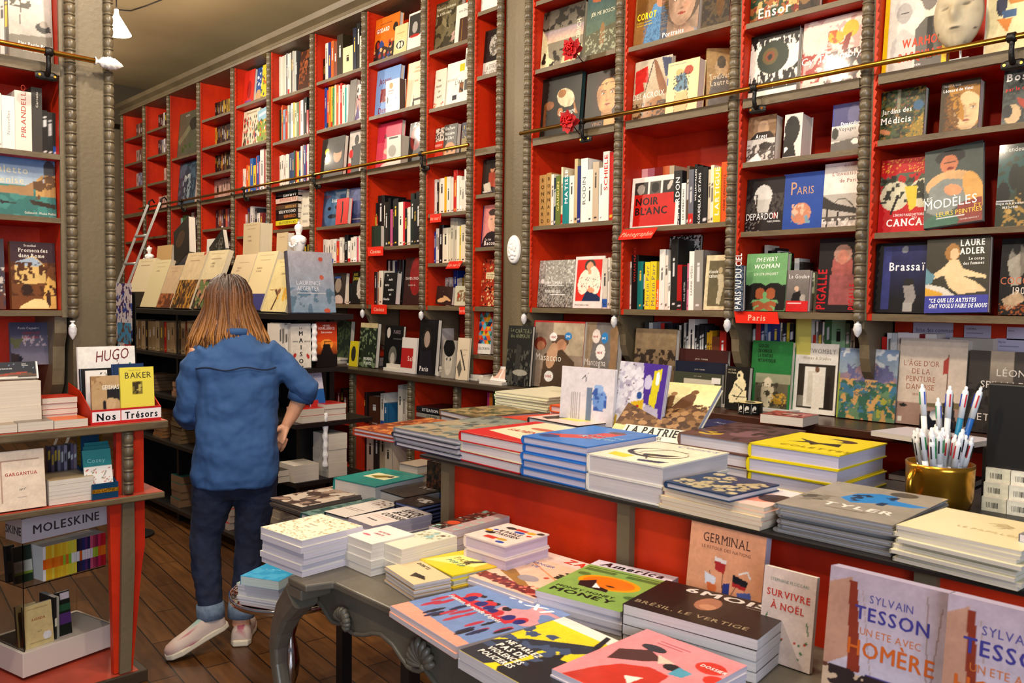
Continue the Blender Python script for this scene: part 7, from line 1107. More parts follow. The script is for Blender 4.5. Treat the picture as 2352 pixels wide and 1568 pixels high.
S((1717, 1112), (1925, 1150), 1016, (2045, 1018), 3, 'e8d420', 'thick bright yellow hardcover', top=('ecd92c', [('e', .6, .26, .2, .1, '5a3c28'), ('e', .46, .3, .2, .1, 'ecd92c'), ('p', [(.2, .35), (.5, .5), (.72, .42), (.78, .6), (.55, .56), (.5, .66), (.42, .55), (.2, .62), (.36, .5)], '3a2c1c'), t_('COLETTES', .25, .85, .08, 'a89420', 'bf', 'l', 1.1)]), pages='dad6ea', jit=.004)
S((1556, 1078), (1716, 1108), 992, (1812, 984), 3, 'b0a498 6a4c48 8a6c60', 'purple brown portrait book', top=('6a4c50', [('e', .3, .8, .16, .1, 'c8a83c'), ('e', .66, .6, .2, .2, '8a6870'), ('m', '4a3438', 8, .55, 3)]), pages=WP)
S((1540, 1010), (1600, 1025), 968, (1666, 965), 1, '2a3468', 'dark blue flat book behind the leaning crowd book', top=('2a3468', [t_('Nuit', .5, .4, .1, 'c8c8e0', 's')]), d=.2)
S((1212, 1010), (1328, 1035), 957, (1437, 941), 3, '2c2a28 c8b8a8', 'thick comic with red haired woman and yellow stripe', top=('e4c8c4', [('p', [(.1, .9), (.2, .4), (.6, .2), (.85, .3), (.6, .55), (.3, .95)], '24201e'), ('p', [(.35, .85), (.5, .55), (.85, .45), (.95, .6), (.7, .85)], 'e0d060'), ('m', '9ac0c0', 6, .6, 3, (.4, .3, .9, .6)), ('e', .8, .2, .3, .12, 'b82c34'), ('m', '7a1c24', 12, .6, 3, (.5, .08, 1, .3))]), pages=WP)
S((1127, 985), (1180, 1000), 958, (1285, 943), 2, 'd03c1c', 'flat orange red hardcover', pages=WP)
S((1008, 965), (1090, 985), 940, (1180, 935), 2, '7a5c40', 'brown landscape painting album', top=('7a6c4c', [('m', 'a89468', 7, .5, 3), ('m', '4a5434', 8, .58, 6)]), pages=WP)
S((1137, 948), (1257, 967), 898, (1325, 893), 8, 'e6e2c4', 'cream notebook with a green spine', hard=True, pages='ece8d8', spops=[('r', 0, 0, 1, 1, '38b060')], top=('e8e4cc', [('e', .6, .4, .2, .1, 'd8d4b8')]), name='notebook', cat='notebook')
S((1262, 975), (1350, 990), 929, (1402, 925), 3, 'e0702c d8d0c8', 'orange and tan flat book under the standing comics', top=('c8a888', [('r', 0, 0, .3, 1, 'e0602c'), ('n', .2, 8, 3)]), pages=WP)
zs = ZU + .062
fo(1285, 1400, 930, 841, 'ded9dd', [('s', 1, (.5, .1, .51, .11), ['888'], .01, .011, 3)] + [('r', .22 + i * .03, .45, .235 + i * .03, .93, 'a8a4a8') for i in range(6)] + [('r', .5, .35, .6, .95, '7a8aa0'), ('e', .74, .55, .13, .2, '7aa0d8'), ('e', .72, .36, .09, .08, '9ab8e0'), ('m', '4a6ab0', 9, .6, 3, (.6, .35, .87, .75)), ('l', [(.4, .2), (.46, .14), (.48, .24)], .008, '555')], 'standing white comic back cover with a blue creature sketch', y=1.96, z=zs, T=.012, yaw=4, tilt=4)
fo(1403, 1530, 940, 831, 'b8b4c8', [('s', 130, (0, 0, .6, 1), ['d4d4e0', 'e0e0ea'], .035, .06, 4), ('s', 24, (0, 0, .55, .6), ['5a3440'], .012, .022, 7, .4), ('p', [(.5, 0), (1, 0), (1, 1), (.9, .6), (.6, .55)], '54389a'), ('p', [(.74, .1), (.9, .05), (.84, .6), (.7, .55)], 'd8cc2c'), ('e', .64, .26, .08, .1, 'c8c4e0'), ('e', .82, .2, .04, .09, 'f0f0f0'), ('p', [(.35, .55), (.6, .5), (.62, .75), (.4, .8)], 'd8b82c'), ('p', [(.4, .6), (.52, .58), (.5, .8), (.42, .82)], 'b02c2c'), ('e', .5, .45, .05, .05, '2c5a9a'), ('r', .04, .76, .1, .92, 'c8a83c')], 'standing comic with cobblestones and purple title band', y=1.98, z=ZU + .05, T=.012, yaw=-10, tilt=10)
q0, q1 = P(1396, 998, z=1.02), P(1582, 1022, z=1.02); xd = (q1 - q0).normalized(); yd = Vector((-xd.y, xd.x, 0)); W = (q1 - q0).length
book(W, .245, .02, 'e8e0c8', [('g', 'e4d29c', 'e8dcae', 0, .4), ('r', 0, .42, 1, .8, '6a4c30'), ('s', 130, (0, .4, 1, .8), ['8a6844', '4a3020', 'a8845c', '5a3c28'], .03, .055, 3, .8), ('s', 60, (0, .36, 1, .44), ['8a6844', '5a3c28'], .015, .025, 5), ('p', [(.38, .42), (.46, .24), (.52, .2), (.56, .42)], '7a5638'), ('p', [(.56, .44), (.62, .26), (.7, .16), (.78, .2), (.8, .44)], '6a4830'), ('e', .5, .2, .04, .035, 'a07850'), ('e', .74, .15, .045, .04, '7a5638'), ('r', .14, .79, 1, 1, 'ece8da'), t_('LA PATRIE', .18, .92, .12, '2a2a2c', 'kf', 'l', .72), t_('DES FRERES WERNER', .22, .985, .045, '3a3a3c', 'bf', 'l', .7)], chk('book of a brown crowd leaning steeply on the island stacks'), 'book', None, MX(q0, xd, yd * .8 + Vector((0, 0, .6))), art='e4d29c', pages='c8d0e8', cell=.002)
mb = MB(); mb.col = lin('d8d8e0'); mb.prism([(0, 0), (.12, 0), (.12, .075)], 0, .16, 'yz'); o = mb.build('book_stand', 'print_gloss', matrix=Matrix.Translation(q0 + xd * .05 + yd * .06 + Vector((0, 0, -.059)))); tag(o, chk('pale wedge stand propping up the leaning crowd book'), 'stand')
# pen mug
c = P(2156, 1165, z=ZU); r = .068; t = thing('mug', chk('shiny golden mug full of four-colour pens'), 'mug', (c.x, c.y, ZU + .0003))
mb = MB(); mb.smooth = True; mb.lathe([(r * .8, 0), (r * .9, .004), (r, .03), (r * 1.02, .09), (r * 1.03, .1), (r * .98, .1), (r * .96, .03), (r * .5, .02)], n=32); mb.build('cup', 'gold_glaze', t)
mb = MB(); mb.smooth = True; h = []
for i in range(13): a = R_(-80 + i * 13.3); h.append((-.03 - .0 * i, -r * .93 - .028 * math.cos(a), .055 + .032 * math.sin(a)))
mb.tube(h, .007, 8); mb.build('handle', 'gold_glaze', t)
rr = random.Random(5); PC = ['1c8a4a', '2c4ab0', 'c8303a', '1a1a1c']
for i in range(38):
    a = rr.uniform(0, 6.28); q = r * .78 * math.sqrt(rr.random()); hi = i in (3, 9, 14, 22, 30); ax = Vector((q * math.cos(a) * .5, q * math.sin(a) * .5, .0)); tp_ = Vector((q * math.cos(a) * 1.15, q * math.sin(a) * 1.15, .155 + .02 * rr.random()))
    if hi: tp_ = Vector((-.045 + .028 * (3, 9, 14, 22, 30).index(i), rr.uniform(-.02, .03), .265 - .03 * ((3, 9, 14, 22, 30).index(i) == 1)))
    d = (tp_ - ax).normalized(); L_ = .155; b0 = tp_ - d * L_; lw = ['2c6ab0', 'd06a90', '2c8ab0', 'e8e8e4', 'e0e0e0'][i % 5] if hi else 'ececec'
    p = thing('ballpoint_pen', chk('white four-colour pen with %s barrel, %s in the golden mug' % ({'2c6ab0': 'blue', 'd06a90': 'pink', '2c8ab0': 'turquoise'}.get(lw, 'white'), ('high, ' + ORD[i + 1]) if hi else ORD[i + 1] + ' low one')), 'pen', group='four-colour pens in the golden mug')
    p.matrix_world = Matrix.Translation(Vector((c.x, c.y, ZU + .004)) + b0) @ d.to_track_quat('Z', 'Y').to_matrix().to_4x4()
    mb = MB(); mb.smooth = True; mb.col = lin(lw); mb.lathe([(.001, 0), (.005, .02), (.0062, .03), (.0062, .085)], n=10); mb.build('lower_barrel', 'print_gloss', p)
    mb = MB(); mb.smooth = True; mb.col = lin('f0f0f0'); mb.lathe([(.0066, .0855), (.0068, .14), (.0055, .146), (.003, .148), (.0035, .154), (.001, .156)], n=10); mb.build('upper_barrel', 'print_gloss', p)
    mb = MB()
    for k in range(4): b2 = k * math.pi / 2; mb.col = lin(PC[k]); mb.tube([(.0068 * math.cos(b2), .0068 * math.sin(b2), .11), (.0068 * math.cos(b2), .0068 * math.sin(b2), .138)], .0016, 6)
    mb.build('sliders', 'print_gloss', p)
# monitor and small boxes at the right edge
A = P(2244, 1110, y=2.02); B = P(2262, 878, y=2.02); t = thing('monitor', chk('black computer screen seen from behind at the right edge'), 'monitor', (A.x, 2.02, ZU))
mb = MB(); mb.box(.015, 0, B.z - ZU - .24, .56, .03, B.z - ZU); mb.build('screen_housing', 'black_plastic', t, bevel=.004); mb = MB(); mb.box(.2, .0, .006, .3, .03, B.z - ZU - .2401) if False else mb.box(.22, .005, .011, .32, .025, B.z - ZU - .2401); mb.build('neck', 'black_plastic', t); mb = MB(); mb.box(.14, -.09, .0005, .4, .1, .01); mb.build('foot', 'black_plastic', t)
mb = MB(); mb.box(-.0, -.02, .0005, .13, .05, .14) if False else mb.box(.0, .031, .0005, .5, .06, .13); mb.build('keyboard_stack', 'black_plastic', t)
for k in range(9):
    lv, j = divmod(k, 3) if k < 6 else (2, k - 6); w = .048; A = P(2247, 1165, z=ZU)
    o = MB(); o.col = lin(['e4dcc0', 'ece6d2', 'e0d6b4'][k % 3]); o.box(0, 0, 0, w, .085, .03)
    sheet(o, (0, 0, 0), (1, 0, 0), (0, 0, 1), (0, -1, 0), w, .03, ['e4dcc0', 'ece6d2', 'e0d6b4'][k % 3], [('r', .2 + .06 * i, .35, .2 + .06 * i + (.035 if i % 2 else .02), .75, '2a2824') for i in range(9)], .0012); sheet(o, (0, 0, .03), (1, 0, 0), (0, 1, 0), (0, 0, 1), w, .085, 'e8e0d8', [('r', .2, .1, .9, .5, '4a2c2c'), ('r', .1, .55, .9, .9, 'c8b8b0')])
    tag(o.build('small_carton', 'print', matrix=Matrix.Translation((A.x + .012 + j * (w + .0015), A.y - .02 + .01 * lv, ZU + .0003 + lv * .0305))), chk('small cream carton with printed bars, %s layer, %s from the mug' % (('bottom', 'middle', 'top')[lv], ORD[j + 1])), 'carton', 'small cream cartons beside the monitor')
# ---------------------------------------------------------------- lower tier: grey console
xl = P(668, 1322, z=ZN).x; YC = 1.015
t = thing('console_table', chk('grey painted carved console with curved legs under the magazines'), 'table', (0, 0, 0))
def ct(n, mb, **k): return mb.build(n, 'console_paint', t, **k)
mb = MB(); mb.prism([(xl, .95), (xl + .08, .95), (xl + .1, YC - .005), (-.26, YC - .005), (-.26, 1.492), (xl, 1.492)], ZN - .018, ZN, 'xy'); ct('table_top', mb, bevel=.004, recalc=True)
pr = [(700, 1365), (722, 1374), (742, 1395), (757, 1420), (767, 1432), (780, 1435), (791, 1434), (803, 1450), (816, 1459), (838, 1461), (858, 1457), (878, 1460), (905, 1484), (925, 1515), (939, 1534), (952, 1541), (964, 1544), (978, 1540), (995, 1562), (1015, 1590), (1060, 1615), (1110, 1620)]
pts = [P(a, b, y=YC + .02) for a, b in pr]; xs = [(p.x, p.z) for p in pts]; xm = 2 * (xs[16][0]) ; last = xs[-1]
prof = [(xs[0][0] - .02, ZN - .0185)] + [(xs[0][0] - .02, xs[0][1] - .01)] + xs + [(-1.1, last[1]), (-.9, last[1] + .05), (-.7, last[1]), (-.4, ZN - .15), (-.28, ZN - .12), (-.28, ZN - .0185)]
mb = MB(); mb.prism(prof, YC + .02, YC + .042); ct('carved_apron', mb, recalc=True)
mb = MB(); mb.smooth = True; mb.tube([(x, YC + .018, z + .004) for x, z in xs], .0055, 8); ct('apron_moulding', mb)
mb = MB(); mb.box(xl + .022, YC + .0425, ZN - .12, xl + .044, 1.44, ZN - .0185); ct('side_apron', mb)
def shell(px, py, s, rot):
    c = P(px, py, y=YC + .012); mb = MB(); mb.smooth = True
    for k in range(9):
        a = R_(rot - 72 + k * 18); L_ = s * (1 - .06 * abs(k - 4)); d = Vector((math.sin(a), 0, math.cos(a))); q = []
        for i in range(6): f = i / 5; q.append(tuple(c + d * L_ * f + Vector((0, .004 - .012 * math.sin(f * 2.4), 0))))
        mb.tube(q, [.002, .0045, .0065, .0085, .0095, .004] if s > .03 else [.002, .003, .0045, .006, .0065, .003], 8)
    mb.ball(tuple(c), (.008, .008, .008)); ct('shell_carving', mb)
shell(789, 1430, .042, 25); shell(972, 1532, .062, -10)
def leg(pts, nm='leg', fl=1):
    mb = MB(); mb.smooth = False; mb.tube(pts, [(.030, .027), (.030, .026), (.026, .024), (.022, .021), (.018, .018), (.016, .016), (.016, .016), (.019, .019), (.028, .026), (.026, .025)], 12, sq=.45, up=(0, 1, 0)); ct(nm, mb)
yk = .985; lp_ = [P(a_, b_, y=yk) for a_, b_ in ((702, 1330), (694, 1362), (664, 1400), (648, 1440), (640, 1480), (641, 1520), (648, 1568))]
mb = MB(); mb.box(lp_[0].x - .034, yk - .032, lp_[1].z, lp_[0].x + .034, YC + .019, ZN - .0185); ct('corner_block', mb, bevel=.004)
mb = MB(); mb.tube([tuple(q) for q in lp_[1:]] + [(lp_[-1].x + .02, yk, .42), (lp_[-1].x + .035, yk, .25), (lp_[-1].x + .03, yk, .1), (lp_[-1].x + .005, yk, .03), (lp_[-1].x - .005, yk, 0)], [(.036, .034), (.030, .028), (.024, .023), (.020, .020), (.018, .018), (.0175, .0175), (.0175, .0175), (.019, .018), (.021, .02), (.03, .028), (.028, .026)], 16, sq=.5, up=(0, 1, 0)); ct('leg', mb)
lx = xl + .045
leg([(lx + .0, 1.42, ZN - .0185), (lx - .004, 1.42, ZN - .06), (lx - .03, 1.424, ZN - .13), (lx - .038, 1.43, ZN - .22), (lx - .025, 1.426, ZN - .34), (lx - .002, 1.42, ZN - .46), (lx + .01, 1.42, ZN - .58), (lx + .004, 1.42, .11), (lx - .012, 1.42, .04), (lx - .02, 1.42, .0)])
leg([(-.3, YC + .05, ZN - .0185)] + [(-.3 + .02 * math.sin(i), YC + .05, ZN - .0185 - i * (ZN - .02) / 9) for i in range(1, 10)])
for px, py0, w, lb in ((1185, 1455, .05, 'pale worn wooden post standing under the grey console'), (1110, 1440, .028, 'narrow pale wooden foot hanging under the console')):
    pass
c = P(1180, 1568, y=1.3); mb = MB(); mb.cur = 0; mb.tube([(c.x, 1.3, 0), (c.x - .01, 1.3, .25), (c.x, 1.3, .5), (c.x, 1.3, ZN - .019)], [.03, .035, .05, .05], 4, sq=1); ct('rear_support', mb)
c = P(1120, 1480, y=1.42); mb = MB(); mb.tube([(c.x, 1.42, .42), (c.x, 1.42, ZN - .019)], [.018, .022], 4, sq=1); ct('rear_bracket', mb)
Lz = ZN + .0004
N_ = lambda *a, **k: stack(Lz, *a, **k)
N_((599, 1291), (692, 1328), 1210, (852, 1214), 6, 'e9e6dc', 'cream paperback with gold leaf pattern', top=('ece7d2', [('s', 210, (0, 0, 1, 1), ['b89a5c', 'a88848', 'c8b080'], .012, .024, 3, .7), ('r', .25, .35, .75, .62, 'ede8d4'), t_('Garance', .34, .46, .05, '9a8450', 'sf', 'l', .8), t_('carnet', .38, .56, .045, '9a8450', 'sf', 'l', .8)]), hard=False, pages='dcd8e4', jit=.004)
N_((795, 1297), (856, 1323), 1227, (931, 1219), 4, 'eae6e0', 'white paperback with pink lettering', top=('ece9e2', [t_('LIBERTE', .5, .55, .07, 'd86a7c', 'b', 'c', .8), t_('DE PETER', .5, .42, .07, 'd86a7c', 'b', 'c', .8), ('e', .3, .68, .14, .04, 'd8788a'), ('r', .1, .8, .8, .805, 'aaa'), ('r', .1, .83, .7, .835, 'aaa'), ('r', .1, .86, .75, .865, 'aaa'), ('r', .4, .28, .9, .29, '444')]), hard=False, pages='e8e2d8', jit=.008)
N_((868, 1310), (920, 1332), 1243, (1052, 1233), 4, 'e8e2d4', 'white deckle-edged paperback in the middle of the lower tier', top=('e6e0cc', [('m', 'a8a888', 9, .62, 3, (.05, .05, .95, .5)), ('m', '9ac0c0', 8, .62, 5, (.4, .1, .95, .4)), ('e', .75, .15, .08, .04, '6a4a3c')]), hard=False, pages='ece6da', jit=.006)
N_((985, 1275), (1040, 1292), 1206, (1162, 1183), 4, 'b09470', 'thick paperback with dark red photo cover', top=('7a4438', [('m', '3a2420', 6, .5, 3), ('r', .55, 0, 1, 1, 'b8a0a0'), ('e', .3, .7, .2, .08, 'c8502c'), ('m', '9ac0b8', 6, .66, 4)]), hard=False, pages='dcd0d8', jit=.004)
N_((1065, 1312), (1159, 1345), 1227, (1258, 1226), 3, 'e8d8d4', 'white pink hardcover with coloured speech bubbles', top=('e8d4cc', [t_('JE PARLE', .5, .47, .1, '2a2a2c', 'b', 'c', .8), t_('LE PARISIEN', .5, .6, .1, '2a2a2c', 'b', 'c', .75), ('e', .2, .6, .11, .06, '3a3a3c'), ('e', .16, .42, .06, .04, '3c5aa8'), ('e', .08, .52, .09, .05, 'd8a83c'), ('r', .28, .72, .55, .84, 'c84434'), ('e', .66, .76, .12, .05, 'c8a03c'), ('e', .74, .88, .1, .05, '3c5aa8'), ('e', .3, .2, .12, .06, '3a3a3c'), ('r', .42, .14, .68, .24, 'c84434'), ('e', .6, .3, .12, .05, '3c5aa8'), ('e', .78, .2, .1, .06, 'd8a83c'), ('e', .92, .12, .08, .06, '4a4440'), ('e', .86, .34, .06, .04, 'c84434')]), pages='dccce0', jit=.004)
N_((885, 1336), (951, 1381), 1300, (1007, 1311), 8, 'cdb088', 'small tan booklet with black title', top=('e0cba4', [t_("DON'TS", .12, .22, .12, '3a2c1c', 'k', 'l', .9), ('p', [(.5, .55), (.75, .5), (.9, .62), (.7, .7), (.6, .8), (.55, .68)], '2c2418')]), hard=False, pages='dcdce0', jit=.003, d=.09)
N_((962, 1320), (1037, 1361), 1283, (1150, 1271), 3, 'e0c020 e8e4c0 e8d42c', 'yellow hardcover of the iron tower pop-up book', top=('ecd02c', [('p', [(.05, .95), (.25, .3), (.75, .1), (.85, .6)], 'f0e68c'), ('p', [(.8, .1), (1, .3), (1, .7), (.85, .6)], 'e8b820'), ('p', [(.55, .5), (.62, .46), (.95, .12), (.66, .56), (.7, .66), (.62, .62), (.56, .68)], '3a2c20'), t_('PARIS', .28, .62, .1, '9a8a3c', 'sf', 'l', .9), t_('POP UP', .28, .74, .08, '4aa08c', 'b', 'l', .9)]), pages='dcd8d0', jit=.008)
N_((895, 1414), (1047, 1512), 1391, (1165, 1462), 2, 'e8a48c d8d8e4', 'blue magazine with walking group in red', top=('7a94c4', [('p', [(0, 1), (0, .84), (1, .9), (1, 1)], 'e8a490'), ('g', '8aa0d0', '7a90c0', 0, .2), ('m', 'd8a0a8', 5, .55, 3, (.2, .1, 1, .45)), ('s', 9, (.12, .3, .9, .34), ['2a1c1c'], .028, .034, 11), ('s', 10, (.08, .36, .95, .46), ['c8343c'], .05, .065, 5, 1.2), ('s', 7, (.1, .38, .95, .46), ['2c2c78'], .04, .055, 9, 1.3), ('s', 22, (.05, .56, .95, .84), ['24242e', '2c3458', 'b83c54'], .02, .028, 6, 4), ('r', .06, .46, .85, .50, 'c83040'), t_('XXI', .4, .16, .1, 'ffffff', 'k', 'l', 1.5, 0, .3), t_('Femmes, le monde d\'après', .08, .53, .05, 'f6f0ee', 'k', 'l', .75)]), hard=False, pages='d8d4dc', d=.27, jit=.004, cell=.0016, name='magazine', cat='magazine')
N_((1076, 1357), (1226, 1412), 1322, (1330, 1330), 4, 'e8dcd8', 'pink beige magazine with a reclining reader', top=('e8c4ac', [('r', 0, 0, 1, .2, 'e4ccc4'), ('p', [(.0, .8), (1, .86), (1, .98), (0, .92)], '8a3028'), ('s', 60, (0, .8, 1, .96), ['d8806c', '6a2420'], .02, .03, 3), ('p', [(.1, .6), (.2, .58), (.7, .82), (.6, .86), (.1, .7)], 'a87a28'), ('e', .52, .68, .14, .07, 'a89ca0'), ('e', .66, .57, .035, .025, 'c8502c'), ('s', 14, (.72, .35, .98, .6), ['24382c'], .03, .06, 4, .5), ('l', [(.1, .3), (.9, .6)], .012, 'dc9a6c'), t_('ZADIG', .42, .14, .11, 'd8402c', 'k', 'l', .95), t_('CHANGER', .06, .34, .05, '5a6cb0', 's', 'l', 1), t_('DE VIE', .08, .42, .05, '5a6cb0', 's', 'l', 1)]), hard=False, pages='dad4de', d=.26, jit=.004, cell=.0016, name='magazine', cat='magazine')
N_((1228, 1408), (1424, 1462), 1355, (1520, 1330), 4, 'e0dce4', 'green magazine with an orange head drawing', top=('8cac5c', [('r', 0, 0, 1, .16, 'd8d0dc'), ('r', .03, .2, .97, .22, '4a6434'), ('r', .04, .24, .42, .3, '5a7840'), ('r', .55, .24, .95, .3, '5a7840'), ('e', .5, .5, .36, .16, 'e8a018'), ('e', .5, .5, .3, .13, 'e87c1c'), ('p', [(.2, .58), (.34, .48), (.42, .6), (.6, .64), (.62, .7), (.26, .68)], '221e20'), ('p', [(.38, .55), (.5, .64), (.42, .66)], 'f0e8e8'), ('e', .56, .56, .06, .015, '222'), ('e', .12, .4, .08, .04, '5a7840'), ('e', .9, .7, .08, .04, '5a7840'), t_('America', .5, .13, .1, '221c1c', 'kf', 'c', 1.0, 0, .15), t_('MONEY MONEY', .08, .8, .045, '22301c', 'b', 'l', 1.1), t_('MONEY', .08, .9, .08, '1c2818', 'k', 'l', 1.35)]), hard=False, pages='dcd8e2', d=.26, jit=.004, cell=.0016, name='magazine', cat='magazine')
N_((1428, 1478), (1736, 1572), 1385, (1858, 1411), 4, '2a1c18', 'thick black glossy photo magazine', top=('2a1814', [('r', .32, 0, .66, 1, '32241c'), ('e', .48, .42, .09, .2, 'a8745c'), ('e', .5, .5, .06, .08, 'c08c70'), t_('6MOIS', .22, .2, .15, 'd4ccc8', 'k', 'l', 1.5), t_('BRÉSIL, LE VERTIGE', .04, .86, .09, 'a89478', 'sf', 'l', 1.12), ('r', .08, .9, .9, .905, '9a8468'), t_('12 recits de vie', .72, .15, .035, 'a09488', 'b'), t_('Dossier photo', .72, .21, .035, 'a09488', 'b'), t_('Amazonie', .72, .27, .035, 'a09488', 'b')]), hard=False, pages='dcdadc', jit=.003, cell=.0018, name='magazine', cat='magazine')
N_((1053, 1536), (1254, 1655), 1492, (1430, 1560), 2, 'e0dce0', 'yellow and black magazine with fighting figures', top=('e8d428', [('r', 0, 0, 1, .12, 'ece8e0'), ('p', [(0, .7), (.15, .5), (.45, .3), (.62, .2), (.72, .26), (.6, .42), (.4, .5), (.35, .9), (.3, 1), (0, 1)], '343a46'), ('p', [(.4, .95), (.5, .55), (.56, .46), (.6, .55), (.95, .5), (1, .6), (1, 1), (.45, 1)], '26282e'), ('p', [(.52, .02), (.57, .02), (.66, .24), (.6, .25)], '20222a'), ('e', .82, .3, .12, .07, 'a8a890'), ('e', .82, .3, .1, .055, 'd8cc48'), ('m', '4a5a78', 8, .6, 3, (0, .3, .6, .8)), ('r', .1, .6, .4, .92, '2a2c30'), t_('NE PARLEZ', .1, .66, .055, 'f6f4ee', 'k', 'l', .8), t_('PAS DE', .1, .75, .065, 'f6f4ee', 'k', 'l', .9), t_('VIOLENCES', .1, .83, .055, 'f6f4ee', 'k', 'l', .8), t_('POLICIERES', .1, .91, .055, 'f6f4ee', 'k', 'l', .8)]), hard=False, pages='dedae0', d=.25, jit=.004, cell=.0016, name='magazine', cat='magazine')
N_((1267, 1600), (1500, 1716), 1535, (1700, 1640), 5, 'e8e0e4', 'pink magazine with a figure in red coat', top=('e8949a', [('p', [(.2, .75), (.3, .6), (.5, .5), (.7, .52), (.72, .7), (.5, .86), (.55, 1), (.1, 1)], 'c43a28'), ('e', .62, .4, .08, .05, '2a2428'), ('p', [(.66, .36), (.8, .38), (.78, .48), (.66, .5)], '5aa0b8'), ('p', [(.1, .42), (.3, .28), (.5, .36), (.4, .46), (.15, .6)], '54302c'), ('e', .3, .24, .12, .05, '34323c'), ('p', [(.4, .3), (.6, .34), (.5, .42)], 'e0c8b8'), ('e', .84, .22, .13, .09, 'd03c2c'), ('e', .72, .4, .1, .07, 'd03c2c') if False else ('e', .98, .36, .09, .07, 'd03c2c'), ('p', [(.6, .9), (.8, .7), (1, .66), (1, 1)], 'b8602c'), ('p', [(.45, .72), (.58, .66), (.56, .8)], 'f0e4dc'), t_('DOSSIER', .75, .24, .04, 'f8ecec', 'k', 'l', .8), ('r', .25, .1, .55, .11, 'a8505c'), ('r', .25, .14, .5, .15, 'a8505c')]), hard=False, pages='d8d4e4', d=.25, jit=.004, cell=.0016, name='magazine', cat='magazine')
# standing on the console
G = lambda *a, **k: fo(*a, z=ZN + .0004, side='W', **k)
G(1570, 1743, 1420, 1197, 'dfa583', [t_('GERMINAL', .5, .2, .1, '5a3c34', 'sf', 'c', .82), t_('LE RETOUR DES NATIONS', .5, .27, .035, '8a5c4c', 's', 'c', 1), ('l', [(.5, .9), (.48, .4)], .006, '6a4a40'), ('l', [(.5, .9), (.3, .5)], .006, '6a4a40'), ('l', [(.5, .9), (.72, .5)], .006, '6a4a40'), ('p', [(.36, .36), (.52, .38), (.5, .5), (.38, .48)], 'b03434'), ('p', [(.36, .34), (.52, .36), (.52, .4), (.36, .38)], 'e8e0e0'), ('p', [(.24, .52), (.4, .56), (.38, .66), (.26, .64)], 'd8dce8'), ('p', [(.28, .62), (.42, .64), (.4, .74), (.3, .72)], 'd87a4c'), ('p', [(.62, .48), (.82, .52), (.8, .58), (.62, .56)], '24242c'), ('p', [(.62, .56), (.8, .58), (.78, .62), (.62, .6)], 'b03434'), ('p', [(.68, .66), (.86, .62), (.88, .76), (.72, .78)], '5a6cb0'), ('p', [(.5, .6), (.58, .58), (.58, .72), (.5, .74)], '34448a'), ('e', .5, .94, .14, .05, 'b83c34'), ('l', [(.7, .46), (.8, .42), (.84, .48)], .01, 'e8e4e4')], 'salmon paperback with a bouquet of small flags against the red panel', y=1.45, T=.02, hard=False, tilt=7, cell=.0018, pages='cfc8e0')
G(1739, 1860, 1510, 1303, 'e0cfc8', [('r', .04, .03, .96, .034, '9ab8a0'), t_('STEPHANE FLOCCARI', .5, .14, .035, '7a9a8a', 's', 'c', .9), t_('SURVIVRE', .5, .3, .075, 'd04434', 'bf', 'c', .95), t_('À NOËL', .5, .43, .075, 'd04434', 'bf', 'c', .95), ('l', [(.08, .62), (.12, .5)], .012, '3c7a4c'), ('l', [(.92, .62), (.88, .5)], .012, '3c7a4c'), ('s', 16, (.05, .7, .95, .95), ['c84434', '3c7a4c'], .02, .03, 4)], 'pale pink paperback with red letters and green sprigs', y=1.36, T=.01, hard=False, tilt=7, cell=.002)
TS = [('g', 'b8a8b4', 'c4c0d0'), ('p', [(0, .1), (.2, .04), (.26, .5), (0, .62)], 'b8907c'), ('p', [(.18, .06), (.25, .06), (.33, .6), (.22, .62)], '8a3c28'), ('p', [(0, .6), (.3, .62), (1, 1), (0, 1)], '6a4434'), ('m', 'c8b098', 7, .5, 3, (0, .62, .8, 1)), ('m', '3a2c2c', 9, .58, 7, (0, .6, .7, 1)), ('p', [(.04, .9), (.25, .78), (.42, .86), (.4, 1), (.02, 1)], 'e0d8dc'), ('l', [(.84, .05), (.9, .95)], .005, '9a8480'), ('l', [(.96, .1), (.86, .95)], .005, '9a8480'), ('l', [(.3, .1), (.42, .6)], .004, 'a89490'), t_('SYLVAIN', .55, .17, .05, '5a5498', 's', 'c', .9), t_('TESSON', .56, .28, .085, '4a4490', 'b', 'c', .95), t_('UN ETE AVEC', .56, .37, .045, 'c8783c', 's', 'c', .9), t_('HOMÈRE', .57, .5, .1, 'c86a2c', 'b', 'c', .9), ('r', .4, .55, .72, .555, 'b87a4c'), ('r', .38, .6, .74, .605, '5a5498')]
G(1880, 2155, 1600, 1310, 'b8a8b4', TS, 'sailing book with blue and orange lettering, the full one on the left', y=1.2, T=.025, hard=False, tilt=7, cell=.0016, pages='c0b8d4')
G(2150, 2430, 1660, 1378, 'b8a8b4', TS, 'sailing book with blue and orange lettering, the one cut by the right edge', y=1.17, T=.025, hard=False, tilt=7, cell=.002, pages='c0b8d4')
